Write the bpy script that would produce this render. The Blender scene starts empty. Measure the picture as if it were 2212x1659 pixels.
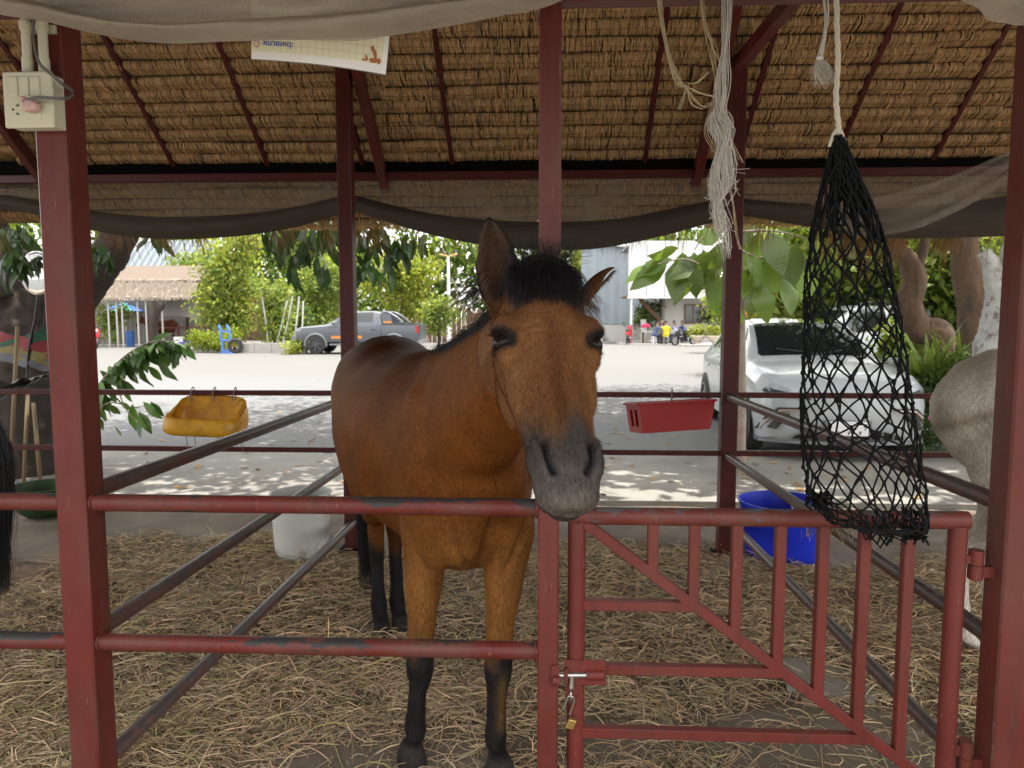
import bpy, bmesh, math, random
import numpy as np
from mathutils import Vector, Matrix

sc = bpy.context.scene
COL = sc.collection
R = math.radians
rng = np.random.default_rng(7)
random.seed(7)

# ------------------------------------------------------------------ camera
F_PX, PITCH, YAW, CAM_Z = 735.0, R(5.17), R(2.63), 1.57
cam_d = bpy.data.cameras.new('camera')
cam = bpy.data.objects.new('camera', cam_d)
COL.objects.link(cam)
cam.location = (0, 0, CAM_Z)
cam.rotation_euler = (R(90) - PITCH, 0, YAW)
cam_d.sensor_width = 36.0
cam_d.lens = 36.0 * F_PX / 1024.0
cam_d.clip_start, cam_d.clip_end = 0.05, 900
cam_d.dof.use_dof = True
cam_d.dof.focus_distance = 1.75
cam_d.dof.aperture_fstop = 8.0
sc.camera = cam

# ------------------------------------------------------------------ world, sun, exposure
SUN_TO = Vector((0.26, 0.10, 0.96)).normalized()
world = bpy.data.worlds.new('World')
sc.world = world
world.use_nodes = True
nt = world.node_tree
nt.nodes.clear()
sky = nt.nodes.new('ShaderNodeTexSky')
sky.sky_type = 'NISHITA'
sky.sun_disc = False
sky.sun_elevation = math.asin(SUN_TO.z)
sky.sun_rotation = math.atan2(SUN_TO.x, SUN_TO.y)
sky.air_density, sky.dust_density, sky.ozone_density = 1.0, 3.0, 1.0
bg = nt.nodes.new('ShaderNodeBackground')
bg.inputs['Strength'].default_value = 0.15
wo = nt.nodes.new('ShaderNodeOutputWorld')
# thin bright cloud over the whole sky, with blue gaps
wtc = nt.nodes.new('ShaderNodeTexCoord'); wn = nt.nodes.new('ShaderNodeTexNoise'); wr = nt.nodes.new('ShaderNodeValToRGB'); wm = nt.nodes.new('ShaderNodeMix')
wm.data_type = 'RGBA'; wn.inputs['Scale'].default_value = 2.2; wn.inputs['Detail'].default_value = 6
wr.color_ramp.elements[0].position, wr.color_ramp.elements[0].color = .32, (.45, .45, .45, 1)
wr.color_ramp.elements[1].position, wr.color_ramp.elements[1].color = .62, (.95, .95, .95, 1)
nt.links.new(wtc.outputs['Generated'], wn.inputs['Vector']); nt.links.new(wn.outputs['Fac'], wr.inputs['Fac'])
nt.links.new(wr.outputs['Color'], wm.inputs[0]); nt.links.new(sky.outputs[0], wm.inputs[6])
wm.inputs[7].default_value = (8.6, 8.4, 8.1, 1)
nt.links.new(wm.outputs[2], bg.inputs['Color'])
nt.links.new(bg.outputs[0], wo.inputs['Surface'])

sun_d = bpy.data.lights.new('sun', 'SUN')
sun_d.energy = 3.6
sun_d.angle = R(0.55)
sun_d.color = (1.0, 0.955, 0.88)
sun = bpy.data.objects.new('sun', sun_d)
COL.objects.link(sun)
sun.rotation_euler = SUN_TO.to_track_quat('Z', 'Y').to_euler()
sun.location = (6, -4, 20)

sc.view_settings.view_transform = 'Standard'
sc.view_settings.look = 'None'
sc.view_settings.exposure = 1.48
sc.view_settings.gamma = 1.0
sc.view_settings.use_curve_mapping = False
sc.cycles.use_denoising = True
sc.cycles.max_bounces = 10
sc.cycles.diffuse_bounces = 6
sc.cycles.transmission_bounces = 8
sc.cycles.transparent_max_bounces = 16
sc.cycles.sample_clamp_indirect = 8.0

# ------------------------------------------------------------------ measuring helpers: photo points to real places
_M = cam.rotation_euler.to_matrix()
def ray(vx, vy):
    k = 1024.0 / 2212.0
    return _M @ Vector(((vx * k - 512) / F_PX, (384 - vy * k) / F_PX, -1))
def P(vx, vy, Y):                       # point on the upright plane y = Y
    d = ray(vx, vy)
    return Vector((d.x * Y / d.y, Y, CAM_Z + d.z * Y / d.y))
def G(vx, vy, z=0.0):                   # point on a level plane
    d = ray(vx, vy)
    t = (z - CAM_Z) / d.z
    return Vector((d.x * t, d.y * t, z))
def lerp(a, b, t): return a + (b - a) * t

# ------------------------------------------------------------------ mesh builders
class MB:
    def __init__(s): s.v, s.f = [], []
    def add(s, vs, fs):
        o = len(s.v)
        s.v += [tuple(p) for p in vs]
        s.f += [tuple(i + o for i in f) for f in fs]
        return s
    def box(s, a, b):
        (x0, y0, z0), (x1, y1, z1) = a, b
        x0, x1 = min(x0, x1), max(x0, x1); y0, y1 = min(y0, y1), max(y0, y1); z0, z1 = min(z0, z1), max(z0, z1)
        return s.add([(x0,y0,z0),(x1,y0,z0),(x1,y1,z0),(x0,y1,z0),(x0,y0,z1),(x1,y0,z1),(x1,y1,z1),(x0,y1,z1)],
                     [(0,3,2,1),(4,5,6,7),(0,1,5,4),(1,2,6,5),(2,3,7,6),(3,0,4,7)])
    def cbox(s, c, size, rot=None):
        M = rot or Matrix.Identity(3)
        h = [k / 2 for k in size]
        vs = []
        for z in (-1, 1):
            for x, y in ((-1,-1),(1,-1),(1,1),(-1,1)):
                vs.append(Vector(c) + M @ Vector((x*h[0], y*h[1], z*h[2])))
        return s.add(vs, [(0,3,2,1),(4,5,6,7),(0,1,5,4),(1,2,6,5),(2,3,7,6),(3,0,4,7)])
    def bar(s, p0, p1, w, h=None, up=(0, 0, 1), bev=0.0):     # square bar from p0 to p1; w across, h along up
        h = h or w
        p0, p1 = Vector(p0), Vector(p1)
        d = (p1 - p0).normalized(); u = Vector(up)
        x = d.cross(u)
        if x.length < 1e-5: x = d.cross(Vector((0, 1, 0)))
        x.normalize(); u = x.cross(d)
        b = bev or min(w, h) * 0.08
        prof = [(-w/2+b,-h/2),(w/2-b,-h/2),(w/2,-h/2+b),(w/2,h/2-b),(w/2-b,h/2),(-w/2+b,h/2),(-w/2,h/2-b),(-w/2,-h/2+b)]
        vs = [p + x*a + u*c for p in (p0, p1) for a, c in prof]
        fs = [(i, (i+1) % 8, 8+(i+1) % 8, 8+i) for i in range(8)]
        fs += [tuple(range(7, -1, -1)), tuple(range(8, 16))]
        return s.add(vs, fs)
    def tube(s, pts, r, n=10, cap=True):
        pts = [Vector(p) for p in pts]
        rs = r if hasattr(r, '__len__') else [r] * len(pts)
        o = len(s.v); prev = None
        for i, p in enumerate(pts):
            d = (pts[min(i+1, len(pts)-1)] - pts[max(i-1, 0)])
            if d.length < 1e-9: d = Vector((0, 0, 1))
            d.normalize()
            if prev is None:
                a = Vector((0, 0, 1)) if abs(d.z) < 0.9 else Vector((1, 0, 0))
                x = d.cross(a).normalized()
            else:
                x = (prev - d * prev.dot(d))
                x = x.normalized() if x.length > 1e-6 else d.orthogonal().normalized()
            prev = x; y = d.cross(x)
            for k in range(n):
                t = 2 * math.pi * k / n
                s.v.append(tuple(p + (x * math.cos(t) + y * math.sin(t)) * rs[i]))
        m = len(pts)
        for i in range(m - 1):
            for k in range(n):
                k2 = (k + 1) % n
                s.f.append((o+i*n+k, o+i*n+k2, o+(i+1)*n+k2, o+(i+1)*n+k))
        if cap:
            s.f.append(tuple(o + k for k in range(n - 1, -1, -1)))
            s.f.append(tuple(o + (m-1)*n + k for k in range(n)))
        return s
    def lathe(s, prof, c=(0, 0, 0), n=24, M=None, close=False):
        o = len(s.v); c = Vector(c)
        for r, z in prof:
            for k in range(n):
                t = 2 * math.pi * k / n
                p = Vector((r * math.cos(t), r * math.sin(t), z))
                s.v.append(tuple(c + (M @ p if M else p)))
        m = len(prof)
        for i in range(m - 1):
            for k in range(n):
                k2 = (k + 1) % n
                s.f.append((o+i*n+k, o+i*n+k2, o+(i+1)*n+k2, o+(i+1)*n+k))
        return s
    def ball(s, c, r, n=12, m=8, sq=(1, 1, 1)):
        o = len(s.v); c = Vector(c)
        s.v.append(tuple(c + Vector((0, 0, r*sq[2]))))
        for i in range(1, m):
            a = math.pi * i / m
            for k in range(n):
                t = 2 * math.pi * k / n
                s.v.append(tuple(c + Vector((r*sq[0]*math.sin(a)*math.cos(t), r*sq[1]*math.sin(a)*math.sin(t), r*sq[2]*math.cos(a)))))
        s.v.append(tuple(c - Vector((0, 0, r*sq[2]))))
        for k in range(n):
            s.f.append((o, o+1+k, o+1+(k+1) % n))
            e = o+1+(m-2)*n
            s.f.append((e+k, o+1+(m-1)*n, e+(k+1) % n))
        for i in range(m - 2):
            for k in range(n):
                a = o+1+i*n
                s.f.append((a+k, a+n+k, a+n+(k+1) % n, a+(k+1) % n))
        return s
    def rings(s, rs, cap=True, closed=True):          # loft through equal rings of points
        n = len(rs[0]); o = len(s.v)
        for r in rs: s.v += [tuple(p) for p in r]
        for i in range(len(rs) - 1):
            for k in range(n if closed else n - 1):
                k2 = (k + 1) % n
                s.f.append((o+i*n+k, o+i*n+k2, o+(i+1)*n+k2, o+(i+1)*n+k))
        if cap and closed:
            s.f.append(tuple(o + k for k in range(n - 1, -1, -1)))
            s.f.append(tuple(o + (len(rs)-1)*n + k for k in range(n)))
        return s
    def poly(s, pts, depth):                          # plate: outline pushed along vector depth
        pts = [Vector(p) for p in pts]; n = len(pts); d = Vector(depth)
        return s.add(pts + [p + d for p in pts],
                     [tuple(range(n - 1, -1, -1)), tuple(range(n, 2*n))] + [(i, (i+1) % n, n+(i+1) % n, n+i) for i in range(n)])
    def mesh(s, name):
        me = bpy.data.meshes.new(name)
        me.from_pydata(s.v, [], s.f)
        return me

def link(o):
    COL.objects.link(o); return o
def tag(o, label=None, cat=None, group=None, kind=None):
    if label: o['label'] = label
    if cat: o['category'] = cat
    if group: o['group'] = group
    if kind: o['kind'] = kind
    return o
def thing(name, label, cat, loc=(0, 0, 0), rz=0.0, group=None):
    o = bpy.data.objects.new(name, None)
    o.empty_display_size = 0.1
    o.location = loc; o.rotation_euler = (0, 0, rz)
    link(o)
    return tag(o, label, cat, group)
def origin_of(p):
    m = Matrix.Identity(4)
    while p is not None:
        m = Matrix.LocRotScale(p.location, p.rotation_euler, p.scale) @ m
        p = p.parent
    return m
def obj(name, mb, mat, parent=None, local=False, smooth=False, autos=None):
    """one mesh object; points are world places unless local, then they are in the parent's own frame"""
    me = mb.mesh(name) if isinstance(mb, MB) else mb
    o = bpy.data.objects.new(name, me)
    if mat: me.materials.append(mat)
    if parent is not None and not local:
        me.transform(origin_of(parent).inverted())
    if parent is not None: o.parent = parent
    if smooth or autos:
        me.polygons.foreach_set('use_smooth', [True] * len(me.polygons))
        if autos:
            bm = bmesh.new(); bm.from_mesh(me)
            for e in bm.edges:
                if len(e.link_faces) == 2 and e.calc_face_angle(3.2) > autos: e.smooth = False
            bm.to_mesh(me); bm.free()
    return link(o)
def copy_tree(o, parent=None):
    c = o.copy(); link(c)
    if parent is not None: c.parent = parent
    for ch in list(o.children): copy_tree(ch, c)
    return c

def np_mesh(name, V, Fc, col=None, smooth=False):
    me = bpy.data.meshes.new(name)
    V = np.ascontiguousarray(V, dtype=np.float32); Fc = np.ascontiguousarray(Fc, dtype=np.int32)
    m, k = Fc.shape
    me.vertices.add(len(V)); me.vertices.foreach_set('co', V.ravel())
    me.loops.add(m * k); me.loops.foreach_set('vertex_index', Fc.ravel())
    me.polygons.add(m); me.polygons.foreach_set('loop_start', np.arange(0, m * k, k, dtype=np.int32))
    if smooth: me.polygons.foreach_set('use_smooth', np.ones(m, dtype=bool))
    me.update(calc_edges=True)
    if col is not None: set_col(me, col)
    return me
def set_col(me, col):
    col = np.asarray(col, dtype=np.float32)
    if col.ndim == 1: col = np.stack([col] * 3, 1)
    if col.shape[1] == 3: col = np.concatenate([col, np.ones((len(col), 1), np.float32)], 1)
    a = me.color_attributes.new('Col', 'FLOAT_COLOR', 'POINT')
    a.data.foreach_set('color', np.ascontiguousarray(col).ravel())
def unit(a):
    return a / np.maximum(np.linalg.norm(a, axis=-1, keepdims=True), 1e-9)
def ribbons(paths, side, col=None):
    """paths (N,S,3), side (N,S,3) half-width vectors -> V,F,col"""
    N, S, _ = paths.shape
    V = np.stack([paths - side, paths + side], 2).reshape(-1, 3)
    b = (np.arange(N)[:, None] * S + np.arange(S - 1)[None]) * 2
    Fq = np.stack([b, b + 1, b + 3, b + 2], -1).reshape(-1, 4)
    if col is not None:
        col = np.repeat(np.repeat(col[:, None], S, 1).reshape(N * S, -1), 2, 0)
    return V, Fq, col
def prisms(paths, rad, col=None):
    """three-sided thin strands: paths (N,S,3), rad (N,S)"""
    N, S, _ = paths.shape
    d = unit(np.gradient(paths, axis=1))
    a = unit(np.cross(d, rng.normal(size=(N, 1, 3)) + np.zeros((N, S, 3))))
    b = np.cross(d, a)
    V = np.stack([paths + (a * math.cos(t) + b * math.sin(t)) * rad[..., None] for t in (0, 2.094, 4.189)], 2).reshape(-1, 3)
    base = (np.arange(N)[:, None] * S + np.arange(S - 1)[None]) * 3
    Fq = np.concatenate([np.stack([base+k, base+(k+1) % 3, base+3+(k+1) % 3, base+3+k], -1).reshape(-1, 4) for k in range(3)])
    if col is not None:
        col = np.repeat(np.repeat(col[:, None], S, 1).reshape(N * S, -1), 3, 0)
    return V, Fq, col
def leaf_mesh(name, p, d, n, L, W, tint, fold=0.12, curl=0.15):
    """many leaves: base p, direction d, normal n, length L, width W (arrays); each 8 triangles, folded and drooping"""
    d = unit(d); n = unit(n - d * (n * d).sum(-1, keepdims=True)); s = np.cross(d, n)
    L = L[:, None]; W = W[:, None]
    c = [p, p + d*L*.34 + n*L*.03, p + d*L*.7 - n*L*curl*.45, p + d*L - n*L*curl]
    e = [p + d*L*.34 + s*W*.5 + n*W*fold, p + d*L*.34 - s*W*.5 + n*W*fold,
         p + d*L*.7 + s*W*.40 + n*W*fold - n*L*curl*.45, p + d*L*.7 - s*W*.40 + n*W*fold - n*L*curl*.45]
    V = np.stack([c[0], c[1], c[2], c[3], e[0], e[1], e[2], e[3]], 1).reshape(-1, 3)
    t = np.array([(0,1,4),(0,5,1),(1,2,6),(1,6,4),(1,7,2),(1,5,7),(2,3,6),(2,7,3)])
    Fc = (np.arange(len(p))[:, None, None] * 8 + t[None]).reshape(-1, 3)
    return np_mesh(name, V, Fc, np.repeat(tint, 8, 0), smooth=False)
def diamonds(name, p, d, n, L, W, tint):
    d = unit(d); n = unit(n - d * (n * d).sum(-1, keepdims=True)); s = np.cross(d, n)
    V = np.stack([p, p + d*L[:, None]*.5 + s*W[:, None]*.5 + n*W[:, None]*.1, p + d*L[:, None], p + d*L[:, None]*.5 - s*W[:, None]*.5 + n*W[:, None]*.1], 1).reshape(-1, 3)
    Fq = np.arange(len(p))[:, None] * 4 + np.arange(4)[None]
    return np_mesh(name, V, Fq, np.repeat(tint, 4, 0))
def catmull(pts, n):
    pts = [Vector(p) for p in pts]; q = [pts[0]] + pts + [pts[-1]]; out = []
    for i in range(1, len(q) - 2):
        for k in range(n):
            t = k / n
            out.append(0.5 * ((2*q[i]) + (q[i+1]-q[i-1])*t + (2*q[i-1]-5*q[i]+4*q[i+1]-q[i+2])*t*t + (3*q[i]-q[i-1]-3*q[i+1]+q[i+2])*t**3))
    return out + [pts[-1]]

# ------------------------------------------------------------------ materials
def new_mat(name):
    m = bpy.data.materials.new(name); m.use_nodes = True
    t = m.node_tree; t.nodes.clear()
    out = t.nodes.new('ShaderNodeOutputMaterial')
    b = t.nodes.new('ShaderNodeBsdfPrincipled')
    t.links.new(b.outputs[0], out.inputs['Surface'])
    return m, t, b, out
def N(t, kind, **kw):
    n = t.nodes.new('ShaderNode' + kind)
    for k, v in kw.items(): setattr(n, k, v)
    return n
def coords(t, scale=(1, 1, 1), kind='Object'):
    tc = N(t, 'TexCoord'); mp = N(t, 'Mapping')
    t.links.new(tc.outputs[kind], mp.inputs['Vector'])
    mp.inputs['Scale'].default_value = scale
    return mp.outputs[0]
def noise(t, vec, scale, detail=4, rough=.55):
    n = N(t, 'TexNoise')
    n.inputs['Scale'].default_value = scale; n.inputs['Detail'].default_value = detail
    n.inputs['Roughness'].default_value = rough
    t.links.new(vec, n.inputs['Vector'])
    return n.outputs['Fac']
def ramp(t, fac, stops):
    r = N(t, 'ValToRGB')
    while len(r.color_ramp.elements) < len(stops): r.color_ramp.elements.new(0.5)
    for e, (p, c) in zip(r.color_ramp.elements, stops):
        e.position = p
        e.color = (c, c, c, 1) if not hasattr(c, '__len__') else (*c[:3], 1)
    t.links.new(fac, r.inputs['Fac'])
    return r.outputs['Color']
def mix(t, fac, a, b, mode='MIX'):
    m = N(t, 'Mix', data_type='RGBA', blend_type=mode)
    for sock, v in ((m.inputs[0], fac), (m.inputs[6], a), (m.inputs[7], b)):
        if hasattr(v, 'is_output'): t.links.new(v, sock)
        elif hasattr(v, '__len__'): sock.default_value = (*v[:3], 1)
        else: sock.default_value = v
    return m.outputs[2]
def math_(t, op, a, b=0.0, clamp=False):
    m = N(t, 'Math', operation=op, use_clamp=clamp)
    for sock, v in ((m.inputs[0], a), (m.inputs[1], b)):
        if hasattr(v, 'is_output'): t.links.new(v, sock)
        else: sock.default_value = v
    return m.outputs[0]
def bump(t, b, h, strength=.3, dist=.01):
    n = N(t, 'Bump'); n.inputs['Strength'].default_value = strength; n.inputs['Distance'].default_value = dist
    t.links.new(h, n.inputs['Height']); t.links.new(n.outputs[0], b.inputs['Normal'])
def plain(name, col, rough=.6, metal=0.0, var=.25, scale=9, bmp=.15, bscale=60, stretch=(1, 1, 1), spec=.4, dirt=None, dirt_at=.55):
    m, t, b, o = new_mat(name)
    v = coords(t, stretch)
    f = noise(t, v, scale, 5)
    c = mix(t, f, [k * (1 - var) for k in col], [min(1, k * (1 + var)) for k in col])
    if dirt:
        g = ramp(t, noise(t, v, scale * .6, 8, .7), [(dirt_at, 0.0), (dirt_at + .12, 1.0)])
        c = mix(t, g, c, dirt)
    t.links.new(c, b.inputs['Base Color'])
    b.inputs['Roughness'].default_value = rough; b.inputs['Metallic'].default_value = metal
    b.inputs['Specular IOR Level'].default_value = spec
    if bmp: bump(t, b, noise(t, v, bscale, 3), bmp, .004)
    return m
def colored(name, rough=.7, trans=0.0, gain=(1, 1, 1), spec=.3, nscale=0, nvar=.2, sheen=0.0):
    """colour from the per-leaf / per-strand tint stored on the mesh"""
    m, t, b, o = new_mat(name)
    a = N(t, 'VertexColor'); a.layer_name = 'Col'
    c = mix(t, 1.0, a.outputs['Color'], gain, 'MULTIPLY')
    if nscale:
        f = noise(t, coords(t), nscale, 3)
        c = mix(t, 1.0, c, ramp(t, f, [(.3, 1 - nvar), (.7, 1 + nvar)]), 'MULTIPLY')
    t.links.new(c, b.inputs['Base Color'])
    b.inputs['Roughness'].default_value = rough; b.inputs['Specular IOR Level'].default_value = spec
    if trans:
        tr = N(t, 'BsdfTranslucent'); mx = N(t, 'MixShader'); mx.inputs[0].default_value = trans
        c2 = mix(t, 1.0, c, (1.15, 1.15, .55), 'MULTIPLY')
        t.links.new(c2, tr.inputs['Color'])
        t.links.new(b.outputs[0], mx.inputs[1]); t.links.new(tr.outputs[0], mx.inputs[2])
        t.links.new(mx.outputs[0], o.inputs['Surface'])
    return m

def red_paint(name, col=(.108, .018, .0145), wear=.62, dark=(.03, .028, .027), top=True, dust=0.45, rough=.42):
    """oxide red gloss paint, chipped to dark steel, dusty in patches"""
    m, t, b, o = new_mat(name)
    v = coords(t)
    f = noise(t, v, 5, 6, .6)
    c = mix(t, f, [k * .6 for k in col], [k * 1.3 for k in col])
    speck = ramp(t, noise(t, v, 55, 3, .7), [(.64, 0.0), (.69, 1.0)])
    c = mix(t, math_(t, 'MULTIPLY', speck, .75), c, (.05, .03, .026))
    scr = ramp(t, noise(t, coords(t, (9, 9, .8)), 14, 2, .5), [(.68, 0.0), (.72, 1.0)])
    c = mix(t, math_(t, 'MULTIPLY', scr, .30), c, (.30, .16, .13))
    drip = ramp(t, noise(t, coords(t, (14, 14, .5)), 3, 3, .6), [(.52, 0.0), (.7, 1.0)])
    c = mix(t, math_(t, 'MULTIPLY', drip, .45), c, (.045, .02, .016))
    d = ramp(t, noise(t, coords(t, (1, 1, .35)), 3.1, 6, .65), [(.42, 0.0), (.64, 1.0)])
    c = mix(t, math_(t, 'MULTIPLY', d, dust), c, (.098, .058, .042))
    w = noise(t, coords(t, (.6, 1.6, 1.6)), 8, 9, .72)
    if top:
        ge = N(t, 'NewGeometry'); sx = N(t, 'SeparateXYZ')
        t.links.new(ge.outputs['Normal'], sx.inputs[0])
        up = math_(t, 'MULTIPLY', math_(t, 'MAXIMUM', sx.outputs['Z'], 0.0), .13)
        w = math_(t, 'ADD', w, up)
    k = ramp(t, w, [(wear, 0.0), (wear + .02, 1.0)])
    c = mix(t, k, c, dark)
    t.links.new(c, b.inputs['Base Color'])
    b.inputs['Roughness'].default_value = rough; b.inputs['Specular IOR Level'].default_value = .22
    h = math_(t, 'SUBTRACT', noise(t, v, 90, 3), math_(t, 'MULTIPLY', k, 1.2))
    bump(t, b, h, .25, .002)
    return m

MAT = {}
MAT['red'] = red_paint('red_paint', wear=.80, top=False)
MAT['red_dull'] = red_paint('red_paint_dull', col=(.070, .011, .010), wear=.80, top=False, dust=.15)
MAT['rail'] = red_paint('red_paint_chipped', wear=.60)
MAT['gate'] = red_paint('gate_red_paint', col=(.118, .0215, .0175), wear=.74, top=False, dust=.2)
MAT['gate_top'] = red_paint('gate_rail_worn', col=(.12, .024, .02), wear=.60, dark=(.075, .072, .075))
MAT['beam_dark'] = plain('black_steel', (.004, .0035, .0035), .9, spec=.05)
# ================================================================== ground
def ground_mat():
    m, t, b, o = new_mat('asphalt_yard')
    v = coords(t)
    big = noise(t, v, .25, 5)
    c = mix(t, big, (.078, .080, .083), (.125, .124, .123))
    c = mix(t, math_(t, 'MULTIPLY', noise(t, v, 70, 3, .8), .5), c, (.22, .22, .215))
    crack = N(t, 'TexVoronoi', feature='DISTANCE_TO_EDGE'); crack.inputs['Scale'].default_value = .45
    t.links.new(v, crack.inputs['Vector'])
    k = ramp(t, crack.outputs['Distance'], [(0.0, 1.0), (.012, 0.0)])
    c = mix(t, math_(t, 'MULTIPLY', k, .35), c, (.08, .08, .08))
    # drier, paler cement band further out
    sx = N(t, 'SeparateXYZ'); t.links.new(v, sx.inputs[0])
    far = ramp(t, math_(t, 'MULTIPLY', sx.outputs['Y'], .01), [(.17, 0.0), (.21, 1.0)])
    c = mix(t, far, c, (.118, .115, .106))
    t.links.new(c, b.inputs['Base Color'])
    b.inputs['Roughness'].default_value = .9
    bump(t, b, noise(t, v, 120, 4, .8), .5, .006)
    return m
def dirt_mat():
    m, t, b, o = new_mat('stall_floor')
    v = coords(t)
    f = noise(t, v, 1.6, 7, .62)
    c = ramp(t, f, [(.3, (.075, .055, .04)), (.5, (.15, .115, .085)), (.7, (.23, .19, .145))])
    c = mix(t, math_(t, 'MULTIPLY', noise(t, v, 45, 4), .5), c, (.2, .16, .11))
    wet = ramp(t, noise(t, v, .9, 4), [(.58, 0.0), (.66, 1.0)])
    t.links.new(c, b.inputs['Base Color'])
    t.links.new(mix(t, wet, (.9, .9, .9), (.3, .3, .3)), b.inputs['Roughness'])
    bump(t, b, noise(t, v, 30, 6, .7), .6, .012)
    return m
def slab_mat():
    m, t, b, o = new_mat('concrete_apron')
    v = coords(t)
    f = noise(t, v, .8, 7, .6)
    c = ramp(t, f, [(.3, (.15, .138, .12)), (.6, (.24, .228, .20)), (.75, (.28, .24, .18))])
    t.links.new(c, b.inputs['Base Color']); b.inputs['Roughness'].default_value = .85
    bump(t, b, noise(t, v, 60, 5, .7), .4, .006)
    return m

def grid_sheet(name, x0, x1, y0, y1, nx, ny, zf, mat, kind='structure'):
    X, Y = np.meshgrid(np.linspace(x0, x1, nx), np.linspace(y0, y1, ny))
    Z = zf(X, Y)
    V = np.stack([X, Y, Z], -1).reshape(-1, 3)
    i = (np.arange(ny - 1)[:, None] * nx + np.arange(nx - 1)[None]).ravel()
    Fq = np.stack([i, i + 1, i + nx + 1, i + nx], -1)
    o = obj(name, np_mesh(name, V, Fq, smooth=True), mat)
    return tag(o, kind=kind)

g = MB().box((-400, 8.4, -.3), (400, 700, .0)).box((-400, -300, -.3), (-14, 8.4, 0)).box((14, -300, -.3), (400, 8.4, 0)).box((-14, -300, -.3), (14, -1.0, 0))
tag(obj('ground', g, ground_mat()), kind='structure')
SLAB_Y = 6.25
# concrete strip round the stable, one step above the stall floor
tag(obj('pavement', MB().box((-14, SLAB_Y, -.3), (14, 8.4, .0)), slab_mat()), kind='structure')
tag(obj('path', MB().box((-14, -1.0, -.3), (14, 1.2, -.02)), plain('packed_earth', (.34, .29, .23), .95, var=.4, scale=2, dirt=(.25,.2,.15))), kind='structure')
FLOOR_Z = -.05
def floor_z(X, Y):
    z = FLOOR_Z + .012*np.sin(X*2.1+Y*1.3) + .01*np.sin(X*5.3-Y*3.7) + .008*np.sin(Y*7.1+X*1.1)
    return z
grid_sheet('floor', -14, 14, 1.2, SLAB_Y, 220, 60, floor_z, dirt_mat())

# ================================================================== the stable
YF, YR = 2.12, 4.9                                    # front post face, rear post face
stable = thing('thatched_stable', 'open timber-and-steel stable with red posts under a thatched roof', 'stable', (0, YF, 0))
stable['label'] = 'open horse stable with dark red steel posts under a thatched roof'
SL = math.tan(R(37.5))
RIDGE_Y = 3.5
def roof_z(y, off=0.0):                               # underside of the thatch
    return 3.33 - SL * (abs(y - RIDGE_Y) + RIDGE_Y - 4.9) + off

def post(x0, x1, y0, dy, z1, mat='red', name='post'):
    mb = MB().bar(((x0+x1)/2, y0+dy/2, FLOOR_Z - .03), ((x0+x1)/2, y0+dy/2, z1), abs(x1-x0), dy, up=(0, 1, 0), bev=.006)
    return obj(name, mb, MAT[mat], stable)
LP0, LP1 = P(120, 1100, YF).x, P(187, 1100, YF).x     # near left post
CP0, CP1 = P(1161, 1300, YF).x, P(1207, 1300, YF).x   # near middle post
RP0 = P(2158, 1400, YF).x; RP1 = RP0 + (LP1 - LP0)
PW = LP1 - LP0
BZ = P(1700, 6, YF).z
post(LP0, LP1, YF, PW, 3.2)
post(CP0, CP1, YF, CP1 - CP0, BZ + .023)
post(RP0, RP1, YF, PW, 3.2)
_ex = LP1 - .004
obj('weld_seam', MB().tube([(_ex, YF + .002, FLOOR_Z + k*.3 + .05) for k in range(11)], [.0055 + .001*math.sin(k*2.3) for k in range(11)], 8), MAT['red'], stable, smooth=True)
RL0 = P(732, 600, YR).x; RL1 = RL0 + .095
RR1 = P(1603, 600, YR).x; RR0 = RR1 - .105
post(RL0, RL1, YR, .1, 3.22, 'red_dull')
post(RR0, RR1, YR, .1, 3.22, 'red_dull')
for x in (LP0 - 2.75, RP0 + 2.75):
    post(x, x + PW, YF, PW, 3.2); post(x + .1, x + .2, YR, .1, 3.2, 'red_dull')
# base plates at the rear posts
for x0, x1 in ((RL0, RL1), (RR0, RR1)):
    obj('base_plate', MB().box((x0 - .03, YR - .03, FLOOR_Z + .005), (x1 + .03, YR + .13, FLOOR_Z + .03)), MAT['beam_dark'], stable)
# front cross beam
obj('beam', MB().bar((-5.5, YF + .05, BZ + .075), (5.5, YF + .05, BZ + .075), .06, .1), MAT['red'], stable)
# eave purlin: a dark channel over a red tube
EY = 5.62
ez = P(1000, 381, EY).z
obj('purlin', MB().bar((-5.5, EY, ez + .005), (5.5, EY, ez + .005), .05, .06), MAT['red_dull'], stable)
obj('purlin', MB().bar((-5.5, EY + .03, ez + .093), (5.5, EY + .03, ez + .093), .05, .105), MAT['beam_dark'], stable)
# principal rafters beside the rear posts, and braces
def slope_pt(x, y, off): return (x, y, roof_z(y, off))
for x in (RL1 + .05, RR0 - .05, RL1 - 2.6, RR1 + 2.6):
    obj('principal_rafter', MB().bar(slope_pt(x, RIDGE_Y, -.13), slope_pt(x, 5.74, -.13), .06, .1), MAT['red'], stable)
    obj('principal_rafter', MB().bar(slope_pt(x, RIDGE_Y, -.13), slope_pt(x, 1.3, -.13), .06, .1), MAT['red'], stable)
obj('brace', MB().bar((RR0 + .05, YR + .03, 3.18), P(1745, -40, 4.2), .07, .09), MAT['red'], stable)
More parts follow.
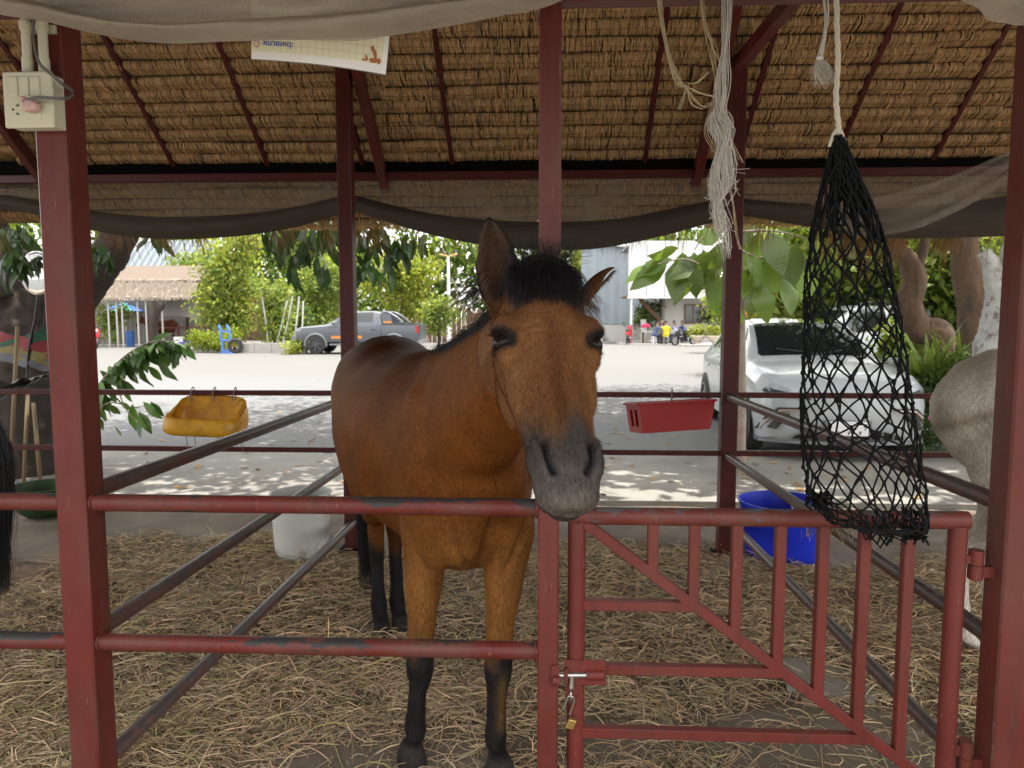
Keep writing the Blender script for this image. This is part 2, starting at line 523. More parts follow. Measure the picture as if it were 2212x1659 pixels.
# thin rafters under the thatch, spaced as seen
SP = MB()
xs_r = []
for vx, vy in ((5, 90), (225, 75), (475, 95), (762, 270), (940, 70), (1437, 40), (1680, 40), (1945, 5), (2178, 50)):
    # photo point to the roof plane
    d = ray(vx, vy); best = None
    y = 4.6
    for _ in range(40):
        zz = CAM_Z + d.z * y / d.y
        y += (roof_z(y, -.03) - zz) / (SL + d.z / d.y)
    xs_r.append(d.x * y / d.y)
xs_r += [-4.6, 4.4, 5.0]
for x in xs_r:
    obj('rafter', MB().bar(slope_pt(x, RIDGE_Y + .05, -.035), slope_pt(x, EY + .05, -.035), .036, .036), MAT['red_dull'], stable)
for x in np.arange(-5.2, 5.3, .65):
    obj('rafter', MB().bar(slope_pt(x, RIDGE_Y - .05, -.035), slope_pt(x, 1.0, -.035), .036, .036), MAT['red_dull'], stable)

# ---- thatch: courses of panels, each panel a batten with reeds bent over it
MAT['thatch'] = colored('thatch_reed', .8, .06, (1, 1, 1), .25)
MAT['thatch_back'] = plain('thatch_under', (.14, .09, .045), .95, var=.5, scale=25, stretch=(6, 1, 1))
sn, cs = math.sin(R(37.5)), math.cos(R(37.5))
def thatch_panel(width, seed, n, length=.17):
    """local frame: x along the batten, y down the slope (outwards), z away from the roof, inwards"""
    r = np.random.default_rng(seed)
    x = np.sort(r.uniform(-width/2, width/2, n))
    prof = np.array([(.014, -.022), (-.010, -.010), (-.016, .012), (-.004, .034), (.028, .036), (.075, .012), (length, -.062)])
    S = len(prof)
    paths = np.zeros((n, S, 3))
    lean = r.normal(0, .012, n)
    paths[:, :, 0] = x[:, None] + lean[:, None] * np.linspace(-.2, 1.6, S)[None] + r.normal(0, .0012, (n, S))
    paths[:, :, 1] = prof[None, :, 0] + r.normal(0, .003, (n, 1)) + (r.normal(0, .012, (n, 1)) * np.linspace(0, 1, S)[None] ** 3)
    paths[:, :, 2] = prof[None, :, 1] + r.normal(0, .0028, (n, 1)) + r.normal(0, .001, (n, S))
    wob = .004*np.sin(x*5 + seed) + .0015*np.sin(x*13 + seed*2)
    paths[:, :, 1] += wob[:, None]
    hw = width / n * r.uniform(.7, 1.3, (n, 1)) * np.ones((n, S)) * np.array([.8, 1, 1, 1, 1, .95, .6])[None]
    side = np.zeros((n, S, 3)); side[:, :, 0] = hw; side[:, :, 2] = r.normal(0, .35, (n, 1)) * hw
    base = np.array([.53, .34, .165])
    tint = base[None] * r.uniform(.7, 1.2, (n, 1)) * (1 + r.normal(0, .04, (n, 3)))
    dk = r.random(n) < .1; tint[dk] *= .6
    V, Fq, C = ribbons(paths, side, tint)
    m = MB().tube([(-width/2 - .01, .004, .0), (width/2 + .01, .004, .0)], .012, 6).tube([(-width/2 - .01, -.021, .014), (width/2 + .01, -.021, .014)], .0055, 6)  # batten, plus a thin dark stick added to draw the shadow line above it
    # stitching: two lines of thin cord
    k0 = len(V); Vb = np.array(m.v)
    V = np.concatenate([V, Vb])
    q = np.array([f for f in m.f if len(f) == 4])
    Fq = np.concatenate([Fq, q + k0])
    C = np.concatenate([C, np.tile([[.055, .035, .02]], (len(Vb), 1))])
    st = int(width / .022)
    sx = np.linspace(-width/2, width/2, st)
    pp = np.zeros((st, 3, 3)); pp[:, :, 0] = sx[:, None] + np.array([-.008, 0, .008]); pp[:, :, 1] = .034 + np.array([.002, 0, -.002]) + .006*np.sin(sx*5+seed)[:, None]; pp[:, :, 2] = .0385 + np.array([-.003, .002, -.003])
    V2, F2, C2 = prisms(pp, np.full((st, 3), .0022), np.tile([[.13, .085, .04]], (st, 1)))
    Fq = np.concatenate([Fq, F2 + len(V)]); V = np.concatenate([V, V2]); C = np.concatenate([C, C2])
    return np_mesh('thatch_panel', V, Fq, C)
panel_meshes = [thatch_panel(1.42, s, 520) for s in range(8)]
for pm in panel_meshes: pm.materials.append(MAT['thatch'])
GAP = .112
n_course = 0
s_len0 = (EY + .30 - RIDGE_Y) / cs
for c in range(30):
    s = (4.35 - RIDGE_Y) / cs + c * GAP                # distance down the slope from the ridge
    y = RIDGE_Y + s * cs
    if y > 6.2: break
    off = random.uniform(-.6, .6)
    tilt = random.uniform(-.006, .006)
    for k in range(-3, 4):
        x = k * 1.4 + off
        if abs(x) > 4.6: continue
        yy = y + random.uniform(-.007, .007)
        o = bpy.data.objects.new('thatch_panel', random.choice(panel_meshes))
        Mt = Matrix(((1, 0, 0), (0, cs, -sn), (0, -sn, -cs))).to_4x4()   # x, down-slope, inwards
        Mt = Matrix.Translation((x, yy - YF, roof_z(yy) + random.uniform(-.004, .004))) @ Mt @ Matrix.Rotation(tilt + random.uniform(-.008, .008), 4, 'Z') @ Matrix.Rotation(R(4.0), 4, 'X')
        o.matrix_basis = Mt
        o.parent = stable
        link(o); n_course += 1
# weather layer above the panels (both slopes), and the fringe at the rear eave
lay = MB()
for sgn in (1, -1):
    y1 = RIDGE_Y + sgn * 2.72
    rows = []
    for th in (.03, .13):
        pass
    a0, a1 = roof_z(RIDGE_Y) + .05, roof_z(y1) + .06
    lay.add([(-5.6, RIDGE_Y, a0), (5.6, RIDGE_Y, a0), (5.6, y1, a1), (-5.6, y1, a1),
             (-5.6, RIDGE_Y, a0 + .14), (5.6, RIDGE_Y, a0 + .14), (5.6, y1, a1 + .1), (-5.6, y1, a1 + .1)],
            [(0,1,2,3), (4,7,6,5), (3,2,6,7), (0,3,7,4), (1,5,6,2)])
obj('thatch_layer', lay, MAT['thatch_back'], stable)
def fringe(n, x0, x1, y, L0, L1, seed, dens=None):
    r = np.random.default_rng(seed)
    x = r.uniform(x0, x1, n)
    cl = np.sin(x*3.1)+np.sin(x*7.7+1)+np.sin(x*17+2)
    keep = r.random(n) < np.clip(.45 + .3*cl, .04, 1)
    x = x[keep]; n = len(x)
    L = r.uniform(L0, L1, n) * np.clip(.8 + .25*np.sin(x*5.3)+.25*np.sin(x*11.7), .35, 1.5)
    S = 5; tt = np.linspace(0, 1, S)[None]
    p = np.zeros((n, S, 3))
    p[:, :, 0] = x[:, None] + r.normal(0, .03, (n, 1)) * tt**1.5
    yy = y + r.uniform(-.14, .06, (n, 1))
    p[:, :, 1] = yy + L[:, None] * .35 * (1 - (1 - tt)**2)
    p[:, :, 2] = roof_z(y, .03) - (yy - y)*SL - L[:, None] * tt
    side = np.zeros((n, S, 3)); w = r.uniform(.0012, .0035, (n, 1)) * (1 - .6*tt)
    a = r.uniform(0, 3.14, (n, 1)); side[:, :, 0] = np.cos(a)*w; side[:, :, 1] = np.sin(a)*w
    tint = np.array([.27, .15, .065])[None] * r.uniform(.5, 1.3, (n, 1))
    return ribbons(p, side, tint)
V, Fq, C = fringe(5200, -5.2, 5.2, 6.28, .08, .26, 3)
V2, F2, C2 = fringe(1800, 2.3, 4.3, 6.28, .2, .42, 4)
fr = np_mesh('thatch_fringe', np.concatenate([V, V2]), np.concatenate([Fq, F2 + len(V)]), np.concatenate([C, C2]))
o = obj('thatch_fringe', fr, MAT['thatch'], stable); o['kind'] = 'stuff'

# ================================================================== fences
def pipe(p0, p1, r, mat, parent, name='rail'):
    p0, p1 = Vector(p0), Vector(p1)
    pts = [p0.lerp(p1, k / 8) for k in range(9)]
    return obj(name, MB().tube(pts, r, 20), MAT[mat], parent, autos=1.0)
RY = YF + .035
rail_r = .0268
zu = (P(300, 1090, RY).z + P(1100, 1092, RY).z) / 2; zl = (P(300, 1395, RY).z + P(1100, 1397, RY).z) / 2
ff = thing('pipe_fence', 'two-rail red pipe fence with chipped paint in front of the brown horse', 'fence', (LP1, RY, 0))
pipe((LP1 - .004, RY, zu), (CP0 + .004, RY, zu), rail_r, 'rail', ff)
pipe((LP1 - .004, RY, zl), (CP0 + .004, RY, zl), rail_r, 'rail', ff)
def weld(x, z, parent, d):                          # lumpy weld bead where a rail meets a post
    pts = [(x + d*(.003 + .002*math.sin(k*1.9)), RY + (rail_r + .002)*math.cos(k*.2992), z + (rail_r + .002)*math.sin(k*.2992)) for k in range(22)]
    obj('weld_bead', MB().tube(pts, [.0045 + .0014*math.sin(k*2.7) for k in range(22)], 6, cap=False), MAT['red'], parent, smooth=True)
for z in (zu, zl): weld(LP1, z, ff, 1); weld(CP0, z, ff, -1)
fl = thing('pipe_fence', 'short stretch of red pipe fence left of the switch box post', 'fence', (LP0, RY, 0))
pipe((LP0 - 2.65, RY, zu), (LP0 + .004, RY, zu), rail_r, 'rail', fl)
pipe((LP0 - 2.65, RY, zl), (LP0 + .004, RY, zl), rail_r, 'rail', fl)
MAT['galv'] = red_paint('galvanised_pipe', col=(.10, .05, .045), wear=.55, dark=(.07, .055, .05), dust=.3, rough=.33)
def side_fence(label, xf, xr, zs_f, zs_r, mat):
    t = thing('partition_fence', label, 'fence', (xf, YF, 0))
    for a, b in zip(zs_f, zs_r):
        pipe((xf, YF + PW * .7, a), (xr, YR + .03, b), .0265, mat, t)
    return t
lx = LP1 - .03
zf = [P(222, 1062, YF + .07).z, P(238, 1362, YF + .07).z, P(253, 1645, YF + .07).z]
zr = [P(745, 858, YR).z, P(748, 995, YR).z, P(752, 1128, YR).z]
side_fence('three-pipe partition running back from the switch box post', lx, RL0 + .07, zf, zr, 'galv')
zf2 = [P(2135, 1088, YF + .07).z, P(2117, 1380, YF + .07).z, P(2090, 1690, YF + .07).z]
zr2 = [P(1580, 858, YR).z, P(1578, 985, YR).z, P(1583, 1118, YR).z]
side_fence('three-pipe partition running back from the gate hinge post', RP0 + .03, RR0 + .04, zf2, zr2, 'galv')
rf = thing('bar_fence', 'two thin dark red bars across the back of the stalls', 'fence', (0, YR, 0))
for vy in (853, 978):
    z = P(1180, vy, YR).z
    for x0, x1 in ((-5.3, RL0 + .003), (RL1 - .003, RR0 + .003), (RR1 - .003, 5.5)):
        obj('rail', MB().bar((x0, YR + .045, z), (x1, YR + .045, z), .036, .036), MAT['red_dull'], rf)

# ================================================================== gate
GY = YF + .05
gx0 = P(1245, 1300, GY).x; gx1 = P(2067, 1180, GY).x
gz1 = (P(1300, 1116, GY).z + P(2000, 1121, GY).z) / 2
gz0 = .13
gate = thing('stall_gate', 'dark red steel gate of upright and diagonal bars, below the hay net', 'gate', (gx1, GY, 0))
gr = .0268
def gbar(name, p0, p1, w=.033, mat='gate'):
    return obj(name, MB().bar(p0, p1, w, w, up=(0, 1, 0)), MAT[mat], gate)
obj('rail', MB().tube([(lerp(gx0 - gr*.9, gx1, k/8), GY, gz1) for k in range(9)] + [(gx1 + gr*.98, GY, gz1)], gr, 20), MAT['gate_top'], gate, autos=1.0)
obj('stile', MB().tube([(gx0, GY, gz1 - gr*.6), (gx0, GY, gz0)], gr, 20), MAT['gate'], gate, autos=1.0)
obj('stile', MB().tube([(gx1, GY, gz1 - gr*.6), (gx1, GY, gz0)], gr, 20), MAT['gate'], gate, autos=1.0)
obj('rail', MB().tube([(gx0, GY, gz0), (gx1, GY, gz0)], gr, 20), MAT['gate'], gate, autos=1.0)
d0 = P(1262, 1128, GY); d1 = P(1962, 1655, GY)
sl = (d1.z - d0.z) / (d1.x - d0.x)
def dz(x): return d0.z + sl * (x - d0.x)
gbar('diagonal_bar', (gx0 + gr*.7, GY, dz(gx0 + gr*.7)), (gx1 - gr*.7, GY, max(dz(gx1 - gr*.7), gz0)), .032)
for vx in (1410, 1500, 1592, 1686, 1778, 1868, 1963):
    x = P(vx, 1150, GY).x
    gbar('upright_bar', (x, GY, gz1 - gr*.8), (x, GY, dz(x) + .012), .031)
for vy, vxe in ((1307, 1480), (1445, 1650), (1582, 1810)):
    z = P(1400, vy, GY).z
    xe = d0.x + (z - d0.z) / sl
    gbar('cross_bar', (gx0 + gr*.7, GY, z), (xe - .012, GY, z), .031)
for vy0, vy1, vx in ((1188, 1250, 2105), (1598, 1668, 2068)):
    a, b = P(vx, vy0, GY), P(vx, vy1, GY)
    xh = gx1 + gr + .03
    h = obj('hinge', MB().tube([(xh, GY, a.z), (xh, GY, (a.z+b.z)/2 + .001)], .021, 16).tube([(xh, GY, (a.z+b.z)/2 - .001), (xh, GY, b.z)], .021, 16)
        .box((gx1 + gr*.8, GY - .008, a.z - .015), (xh - .015, GY + .008, (a.z+b.z)/2 + .004)).box((xh + .012, GY - .008, b.z + .006), (RP0 + .004, GY + .012, (a.z+b.z)/2 - .006)), MAT['gate'], gate, autos=.8)
# sliding latch
MAT['steel'] = plain('bare_steel', (.42, .41, .39), .3, metal=.9, var=.2)
MAT['brass'] = plain('old_brass', (.42, .30, .10), .38, metal=.85, var=.25, scale=30)
def q(zx, zy, dy=0.0):                                 # latch close-up to gate plane
    return P((2150 + zx * 350/1659) * .54004, (2600 + zy * 350/1659) * .54004, GY - gr - .004 - dy)
lt = MB().poly([q(500,190), q(780,200), q(1290,200), q(1305,660), q(730,665), q(740,690), q(735,900), q(690,960), q(540,960), q(525,700), q(515,640), q(500,600)], (0, .006, 0))
obj('latch_plate', lt, MAT['gate'], gate)
hs = MB().tube([q(920, 470), q(1260, 470)], .0155, 16)
obj('latch_housing', hs, MAT['gate'], gate, autos=.8)
bz = q(0, 475, .006)
obj('latch_bolt', MB().tube([q(300, 480, .004), q(930, 475, .004)], .0085, 14).tube([q(648, 478, .004), q(645, 560, .004), q(640, 720, .006)], .009, 10), MAT['steel'], gate, autos=.8)
k = [q(495, 380), q(530, 310), q(560, 320), q(575, 400), q(575, 560), q(545, 620), q(500, 600)]
obj('latch_loop', MB().poly([p + Vector((0, -.018, 0)) for p in k], (0, .02, 0)), MAT['gate'], gate)
kp = [Vector((p.x, YF - .003, p.z)) for p in (q(255, 260), q(300, 215), q(370, 215), q(405, 270), q(405, 570), q(370, 620), q(300, 610), q(262, 560))]
obj('latch_keeper', MB().poly([p + Vector((0, -.005, 0)) for p in kp], (0, .006, 0)).tube([Vector((q(290, 480).x, YF - .012, q(0, 480).z)), Vector((q(420, 480).x, YF - .012, q(0, 480).z))], .014, 14), MAT['gate'], stable, autos=.8)
# padlock hangs open from the latch staple
pl = thing('padlock', 'small open brass padlock hanging from the gate latch', 'padlock', q(620, 1330, .02))
sh = [q(480, 1140, .016), q(540, 1000, .018), q(580, 900, .02), q(625, 872, .022), q(672, 900, .02), q(690, 960, .018), q(660, 1080, .016), q(610, 1230, .014)]
obj('shackle', MB().tube(catmull(sh, 5), .0032, 10), MAT['steel'], pl, smooth=True)
bd = [q(598, 1228), q(740, 1265), q(672, 1432), q(518, 1395)]
bdm = MB().poly([p + Vector((0, -.026, 0)) for p in bd], (0, .02, 0))
ob = obj('padlock_body', bdm, MAT['brass'], pl)
bv = ob.modifiers.new('b', 'BEVEL'); bv.width = .0025; bv.segments = 2
obj('staple', MB().tube([q(630, 730, .004), q(632, 860, .014), q(640, 930, .016), q(610, 985, .01), q(575, 950, .004)], .0035, 8), MAT['steel'], gate, smooth=True)
# ================================================================== horses
def voxel(mb, size, smooth=6, fac=.5):
    me = mb.mesh('tmp'); o = bpy.data.objects.new('tmp', me); link(o)
    r = o.modifiers.new('r', 'REMESH'); r.mode = 'VOXEL'; r.voxel_size = size; r.adaptivity = 0
    s = o.modifiers.new('s', 'SMOOTH'); s.factor = fac; s.iterations = smooth
    out = bpy.data.meshes.new_from_object(o.evaluated_get(bpy.context.evaluated_depsgraph_get()))
    bpy.data.objects.remove(o); bpy.data.meshes.remove(me)
    out.polygons.foreach_set('use_smooth', [True] * len(out.polygons))
    return out
def get_co(me):
    V = np.empty(len(me.vertices) * 3, np.float32); me.vertices.foreach_get('co', V); return V.reshape(-1, 3).astype(float)
def get_no(me):
    V = np.empty(len(me.vertices) * 3, np.float32); me.vertex_normals.foreach_get('vector', V); return V.reshape(-1, 3).astype(float)
def oval(c, x, y, rx, ry, n=28, p=1.0, squash=0.0):
    """ring round c in the plane of unit vectors x, y; p<1 boxier; squash narrows the lower half"""
    out = []
    for k in range(n):
        t = 2 * math.pi * k / n
        cx, sy = math.cos(t), math.sin(t)
        cx = math.copysign(abs(cx) ** p, cx); sy = math.copysign(abs(sy) ** p, sy)
        w = 1 - squash * max(0, -sy)
        out.append(Vector(c) + Vector(x) * (rx * cx * w) + Vector(y) * (ry * sy))
    return out

def trunk(mb, O, Fw, Lt, zs=1.0, ws=1.0):
    Z = Vector((0, 0, 1))
    # forward, top, bottom, half width, squash
    st = [(.285, 1.16, .98, .05, 0), (.255, 1.24, .84, .125, 0), (.20, 1.30, .745, .185, .06), (.11, 1.37, .68, .225, .12), (0, 1.42, .645, .245, .16),
          (-.13, 1.455, .64, .255, .14), (-.26, 1.455, .645, .272, .06), (-.42, 1.425, .655, .312, -.02), (-.60, 1.41, .67, .337, -.03),
          (-.78, 1.425, .70, .335, -.02), (-.95, 1.46, .745, .312, .03), (-1.10, 1.485, .80, .292, .08), (-1.24, 1.465, .88, .268, .1),
          (-1.36, 1.40, .98, .215, .1), (-1.43, 1.30, 1.08, .13, 0), (-1.455, 1.24, 1.14, .05, 0)]
    rs = []
    for f, zt, zb, w, sq in st:
        c = O + Fw * f + Z * ((zt + zb) / 2 * zs)
        rs.append(oval(c, Lt, Z, w * ws, (zt - zb) / 2 * zs, 36, .92, sq))
    mb.rings(rs)
    # shoulder and haunch masses
    for s in (-1, 1):
        for f, l, z, a, b, c in ((.02, .150, 1.05, .18, .10, .30), (.10, .125, .86, .12, .088, .17), (-1.10, .165, 1.08, .23, .125, .32), (-1.04, .155, .92, .17, .105, .22)):
            ball(mb, O + Fw * f + Lt * (l * s * ws) + Z * z * zs, Fw * a, Lt * b, Z * c * zs)
    # breast muscles
    for s in (-1, 1):
        ball(mb, O + Fw * .21 + Lt * (.085 * s) + Z * .90 * zs, Fw * .085, Lt * .09, Z * .17)
def ball(mb, c, X, Y, Z, n=20, m=12):
    o = len(mb.v)
    mb.ball((0, 0, 0), 1, n, m)
    for i in range(o, len(mb.v)):
        v = mb.v[i]; mb.v[i] = tuple(Vector(c) + Vector(X)*v[0] + Vector(Y)*v[1] + Vector(Z)*v[2])
def leg(mb, path, Fw, Lt):
    """path: (centre point, radius sideways, radius fore-aft)"""
    mb.rings([oval(p, Lt, Fw, rl, rf, 20, .95) for p, rl, rf in path])
def front_leg(mb, el, kn, fe, ho, Fw, Lt, s=1.0):
    el, kn, fe, ho = map(Vector, (el, kn, fe, ho))
    Z = Vector((0, 0, 1))
    def on(a, b, t): return a.lerp(b, t)
    up = el + (el - kn).normalized() * .16
    path = [(up, .085, .12), (on(el, up, .45), .09, .118), (el, .080, .102), (on(el, kn, .22), .069, .084), (on(el, kn, .45), .058, .066), (on(el, kn, .70), .047, .053), (on(el, kn, .88), .045, .05),
            (kn + Z*.012, .0485, .053), (kn - Z*.02, .047, .051), (kn - Z*.055, .039, .044), (on(kn, fe, .42), .0315, .038), (on(kn, fe, .72), .032, .039), (fe + Z*.03, .036, .045),
            (fe, .0395, .049), (fe - Z*.03, .036, .044), (on(fe, ho + Z*.055, .6), .033, .039), (ho + Z*.062, .041, .046)]
    leg(mb, [(p, a*s, b*s) for p, a, b in path], Fw, Lt)
    leg(mb, [(ho + Z*.058, .043*s, .049*s), (ho + Z*.03, .05*s, .058*s), (ho + Fw*.008, .056*s, .066*s), (ho - Z*.012 + Fw*.008, .05*s, .06*s)], Fw, Lt)
    return el, kn, fe, ho
def hind_leg(mb, hip, ho, Fw, Lt, s=1.0):
    hip, ho = Vector(hip), Vector(ho); Z = Vector((0, 0, 1))
    h = hip.z - ho.z
    st = hip + Fw*.10 - Z*.26*h/1.0 ; hk = Vector((ho.x, ho.y, ho.z)) - Fw*.11 + Z*.50
    st = Vector((lerp(hip.x, ho.x, .35), lerp(hip.y, ho.y, .35), st.z)) + Fw*.06
    fe = Vector((ho.x, ho.y, ho.z)) - Fw*.075 + Z*.135
    path = [(hip + Z*.05, .11, .18), (hip - Z*.08, .115, .19), (st + Z*.06 - Fw*.02, .105, .165), (st - Fw*.03, .09, .135), (st.lerp(hk, .35) - Fw*.01, .066, .088), (st.lerp(hk, .68), .048, .062), (hk + Z*.06, .042, .062),
            (hk + Z*.01, .044, .066), (hk - Z*.05 + Fw*.012, .040, .053), (hk.lerp(fe, .4), .033, .041), (hk.lerp(fe, .75), .033, .041), (fe + Z*.03, .037, .046), (fe, .041, .049),
            (fe - Z*.035 + Fw*.014, .036, .043), (ho + Z*.062 - Fw*.016, .041, .046)]
    leg(mb, [(p, a*s, b*s) for p, a, b in path], Fw, Lt)
    leg(mb, [(ho + Z*.058, .043*s, .049*s), (ho + Z*.03, .049*s, .056*s), (ho + Fw*.008, .055*s, .064*s), (ho - Z*.012 + Fw*.008, .05*s, .06*s)], Fw, Lt)
    return hk, fe, ho

# ------------------------------------------------------------------ head shape (own frame: t down the face, x to the photo's right, n out of the face)
class Head:
    prof = [(-.10, -.09, -.15, .035, 0), (-.075, -.035, -.17, .068, .1), (-.03, -.006, -.19, .088, .1), (.02, .008, -.215, .100, .15), (.07, .018, -.235, .110, .2), (.12, .020, -.255, .118, .25), (.17, .017, -.265, .120, .3),
            (.22, .010, -.265, .115, .33), (.28, .003, -.25, .101, .35), (.335, -.002, -.215, .0915, .35), (.39, -.006, -.178, .0855, .3), (.44, -.007, -.152, .0795, .25), (.48, -.006, -.138, .0755, .2),
            (.52, -.005, -.13, .0735, .15), (.555, -.008, -.126, .0725, .1), (.585, -.014, -.122, .0735, .1), (.612, -.025, -.116, .069, .05), (.634, -.041, -.105, .058, 0), (.648, -.063, -.09, .036, 0)]
    def __init__(s, p0, p1, yaw):
        s.o = Vector(p0); s.a = (Vector(p1) - s.o).normalized()
        l = Vector((math.cos(yaw), math.sin(yaw), 0)); l = (l - s.a * l.dot(s.a)).normalized()
        s.l = l; s.n = s.a.cross(l)
        s.k = .925
        if s.n.z < 0: s.n = -s.n
    def w(s, t, x, n): return s.o + s.a * (t * s.k) + s.l * x + s.n * n
    def loc(s, V):
        d = V - np.array(s.o)
        return (d @ np.array(s.a)) / s.k, d @ np.array(s.l), d @ np.array(s.n)
    def build(s, mb):
        rs = []
        for t, nd, nv, w, sq in s.prof:
            rs.append(oval(s.w(t, 0, (nd + nv) / 2), s.l, s.n, w, (nd - nv) / 2, 40, .86, sq))
        mb.rings(rs)
        for q in (-1, 1):
            ball(mb, s.w(.160, .096*q, -.034), s.a*.05, s.l*.036, s.n*.032)        # brow above the eye
            ball(mb, s.w(.205, .094*q, -.055), s.a*.06, s.l*.030, s.n*.036)         # orbit
            ball(mb, s.w(.27, .076*q, -.075), s.a*.12, s.l*.030, s.n*.045)          # cheek crest
            ball(mb, s.w(.20, .056*q, -.19), s.a*.13, s.l*.050, s.n*.085)           # jowl
            ball(mb, s.w(.532, .050*q, -.045), s.a*.058, s.l*.033, s.n*.040)        # nostril wing
            ball(mb, s.w(.40, .026*q, -.012), s.a*.14, s.l*.024, s.n*.014)          # edge of the nasal bone
        ball(mb, s.w(.606, 0, -.052), s.a*.046, s.l*.062, s.n*.038)                 # upper lip
        ball(mb, s.w(.612, 0, -.104), s.a*.034, s.l*.042, s.n*.026)                 # lower lip
        ball(mb, s.w(.575, 0, -.128), s.a*.045, s.l*.038, s.n*.028)                 # chin
        ball(mb, s.w(.0, 0, .006), s.a*.07, s.l*.075, s.n*.03)                    # poll under the forelock

def ear(mb, base, tip, open_dir, w, thick=.011):
    """cupped leaf-shaped ear: open towards open_dir"""
    base, tip = Vector(base), Vector(tip); ax = tip - base; L = ax.length; ax.normalize()
    od = Vector(open_dir); od = (od - ax * od.dot(ax)).normalized(); sd = ax.cross(od)
    rs = []
    prof = [(-.14, .55, 1.6), (.0, .72, 1.75), (.12, .90, 1.6), (.28, 1.0, 1.25), (.45, .99, 1.0), (.6, .86, .85), (.74, .66, .75), (.86, .43, .7), (.95, .20, .6), (1.0, .06, .5)]
    for t, ww, cup in prof:
        c = base + ax * (L * t) - od * (.012 * math.sin(t * 3.1))
        hw = w * ww; r_out = []; r_in = []
        for k in range(11):
            u = -1 + 2 * k / 10
            ang = u * min(cup, 1.45)
            # arc of a cup seen along the ear
            px, py = hw * math.sin(ang) / math.sin(min(cup, 1.45)), hw * .75 * (1 - math.cos(ang))
            th = thick * (1 - .55 * abs(u)) * (.5 + .5 * ww)
            r_out.append(c + sd * px + od * (py - th)); r_in.append(c + sd * px * .93 + od * (py + th * .35))
        if t < .0: r_in = [c + (p - c) * .98 + od * .0 for p in r_in]
        rs.append(r_out + r_in[::-1])
    mb.rings(rs)
    return base, ax, od, sd, L

# ------------------------------------------------------------------ the bay horse
Fw = Vector((.431, -.902, 0)).normalized(); Lt = Vector((.902, .431, 0)).normalized(); Zu = Vector((0, 0, 1))
HO = Vector((-.30, 2.62, 0))
FLZ = FLOOR_Z + .02
hm = MB()
h1m = MB()
trunk(h1m, HO, Fw, Lt)
neck = [(Vector((-.46, 2.86, 1.14)), .17, .29), (Vector((-.36, 2.66, 1.17)), .165, .285), (Vector((-.265, 2.46, 1.235)), .148, .255), (Vector((-.185, 2.28, 1.32)), .126, .215), (Vector((-.115, 2.11, 1.405)), .108, .18),
        (Vector((-.06, 1.97, 1.475)), .096, .155), (Vector((-.02, 1.87, 1.53)), .088, .13)]
rs = []
for i, (c, rw, rh) in enumerate(neck):
    d = (neck[min(i+1, len(neck)-1)][0] - neck[max(i-1, 0)][0]).normalized()
    x = d.cross(Zu).normalized(); y = x.cross(d)
    rs.append(oval(c, x, y, rw, rh, 32, 1.0, -.25))
h1m.rings(rs)
ball(h1m, Vector((-.22, 2.44, 1.05)), Vector((.16, 0, 0)), Vector((0, .16, 0)), Vector((0, 0, .2)))
_b = voxel(h1m, .013, 26)
hm.add([tuple(v.co) for v in _b.vertices], [tuple(p.vertices) for p in _b.polygons])
H = Head((-.006, 1.80, 1.668), (.064, 1.385, 1.205), R(13))
H.build(hm)
EA = ear(hm, P(1088, 656, 1.84), P(1056, 468, 1.90), Vector((-.12, -1, .05)), .058, .014)
EB = ear(hm, P(1250, 652, 1.85), P(1329, 578, 1.97), Vector((.55, -.1, -.8)), .043, .013)
z0 = FLZ
la = front_leg(hm, P(918, 1185, 2.56), P(907, 1442, 2.50), P(897, 1575, 2.50), G(890, 1642, z0), Fw, Lt)
lb = front_leg(hm, P(1092, 1185, 2.50), P(1076, 1447, 2.43), P(1071, 1592, 2.43), G(1080, 1672, z0), Fw, Lt)
h1 = G(826, 1376, z0); h2 = G(866, 1362, z0)
hip = lambda s, f=-1.10: HO + Fw * f + Lt * (.155 * s) + Zu * .98
ha = hind_leg(hm, hip(-1), h1, Fw, Lt)
hb = hind_leg(hm, hip(1, -1.08), h2, Fw, Lt)
bay = voxel(hm, .0052, 9)
V = get_co(bay); Nn = get_no(bay)
t, x, n = H.loc(V)
near = (t > -.12) & (t < .7) & (np.abs(x) < .2) & (n > -.32) & (n < .12)
def gz(d2, s): return np.exp(-d2 / (2 * s * s))
dist = np.zeros(len(V))
headmask = near.copy()
def seg_d(px, py, ax_, ay, bx, by):
    vx_, vy_ = bx - ax_, by - ay
    k = np.clip(((px - ax_) * vx_ + (py - ay) * vy_) / (vx_*vx_ + vy_*vy_), 0, 1)
    return np.hypot(px - ax_ - k*vx_, py - ay - k*vy_), k
front = Nn @ np.array(H.n)
pits = np.zeros(len(V)); rims = np.zeros(len(V))
eyes = []
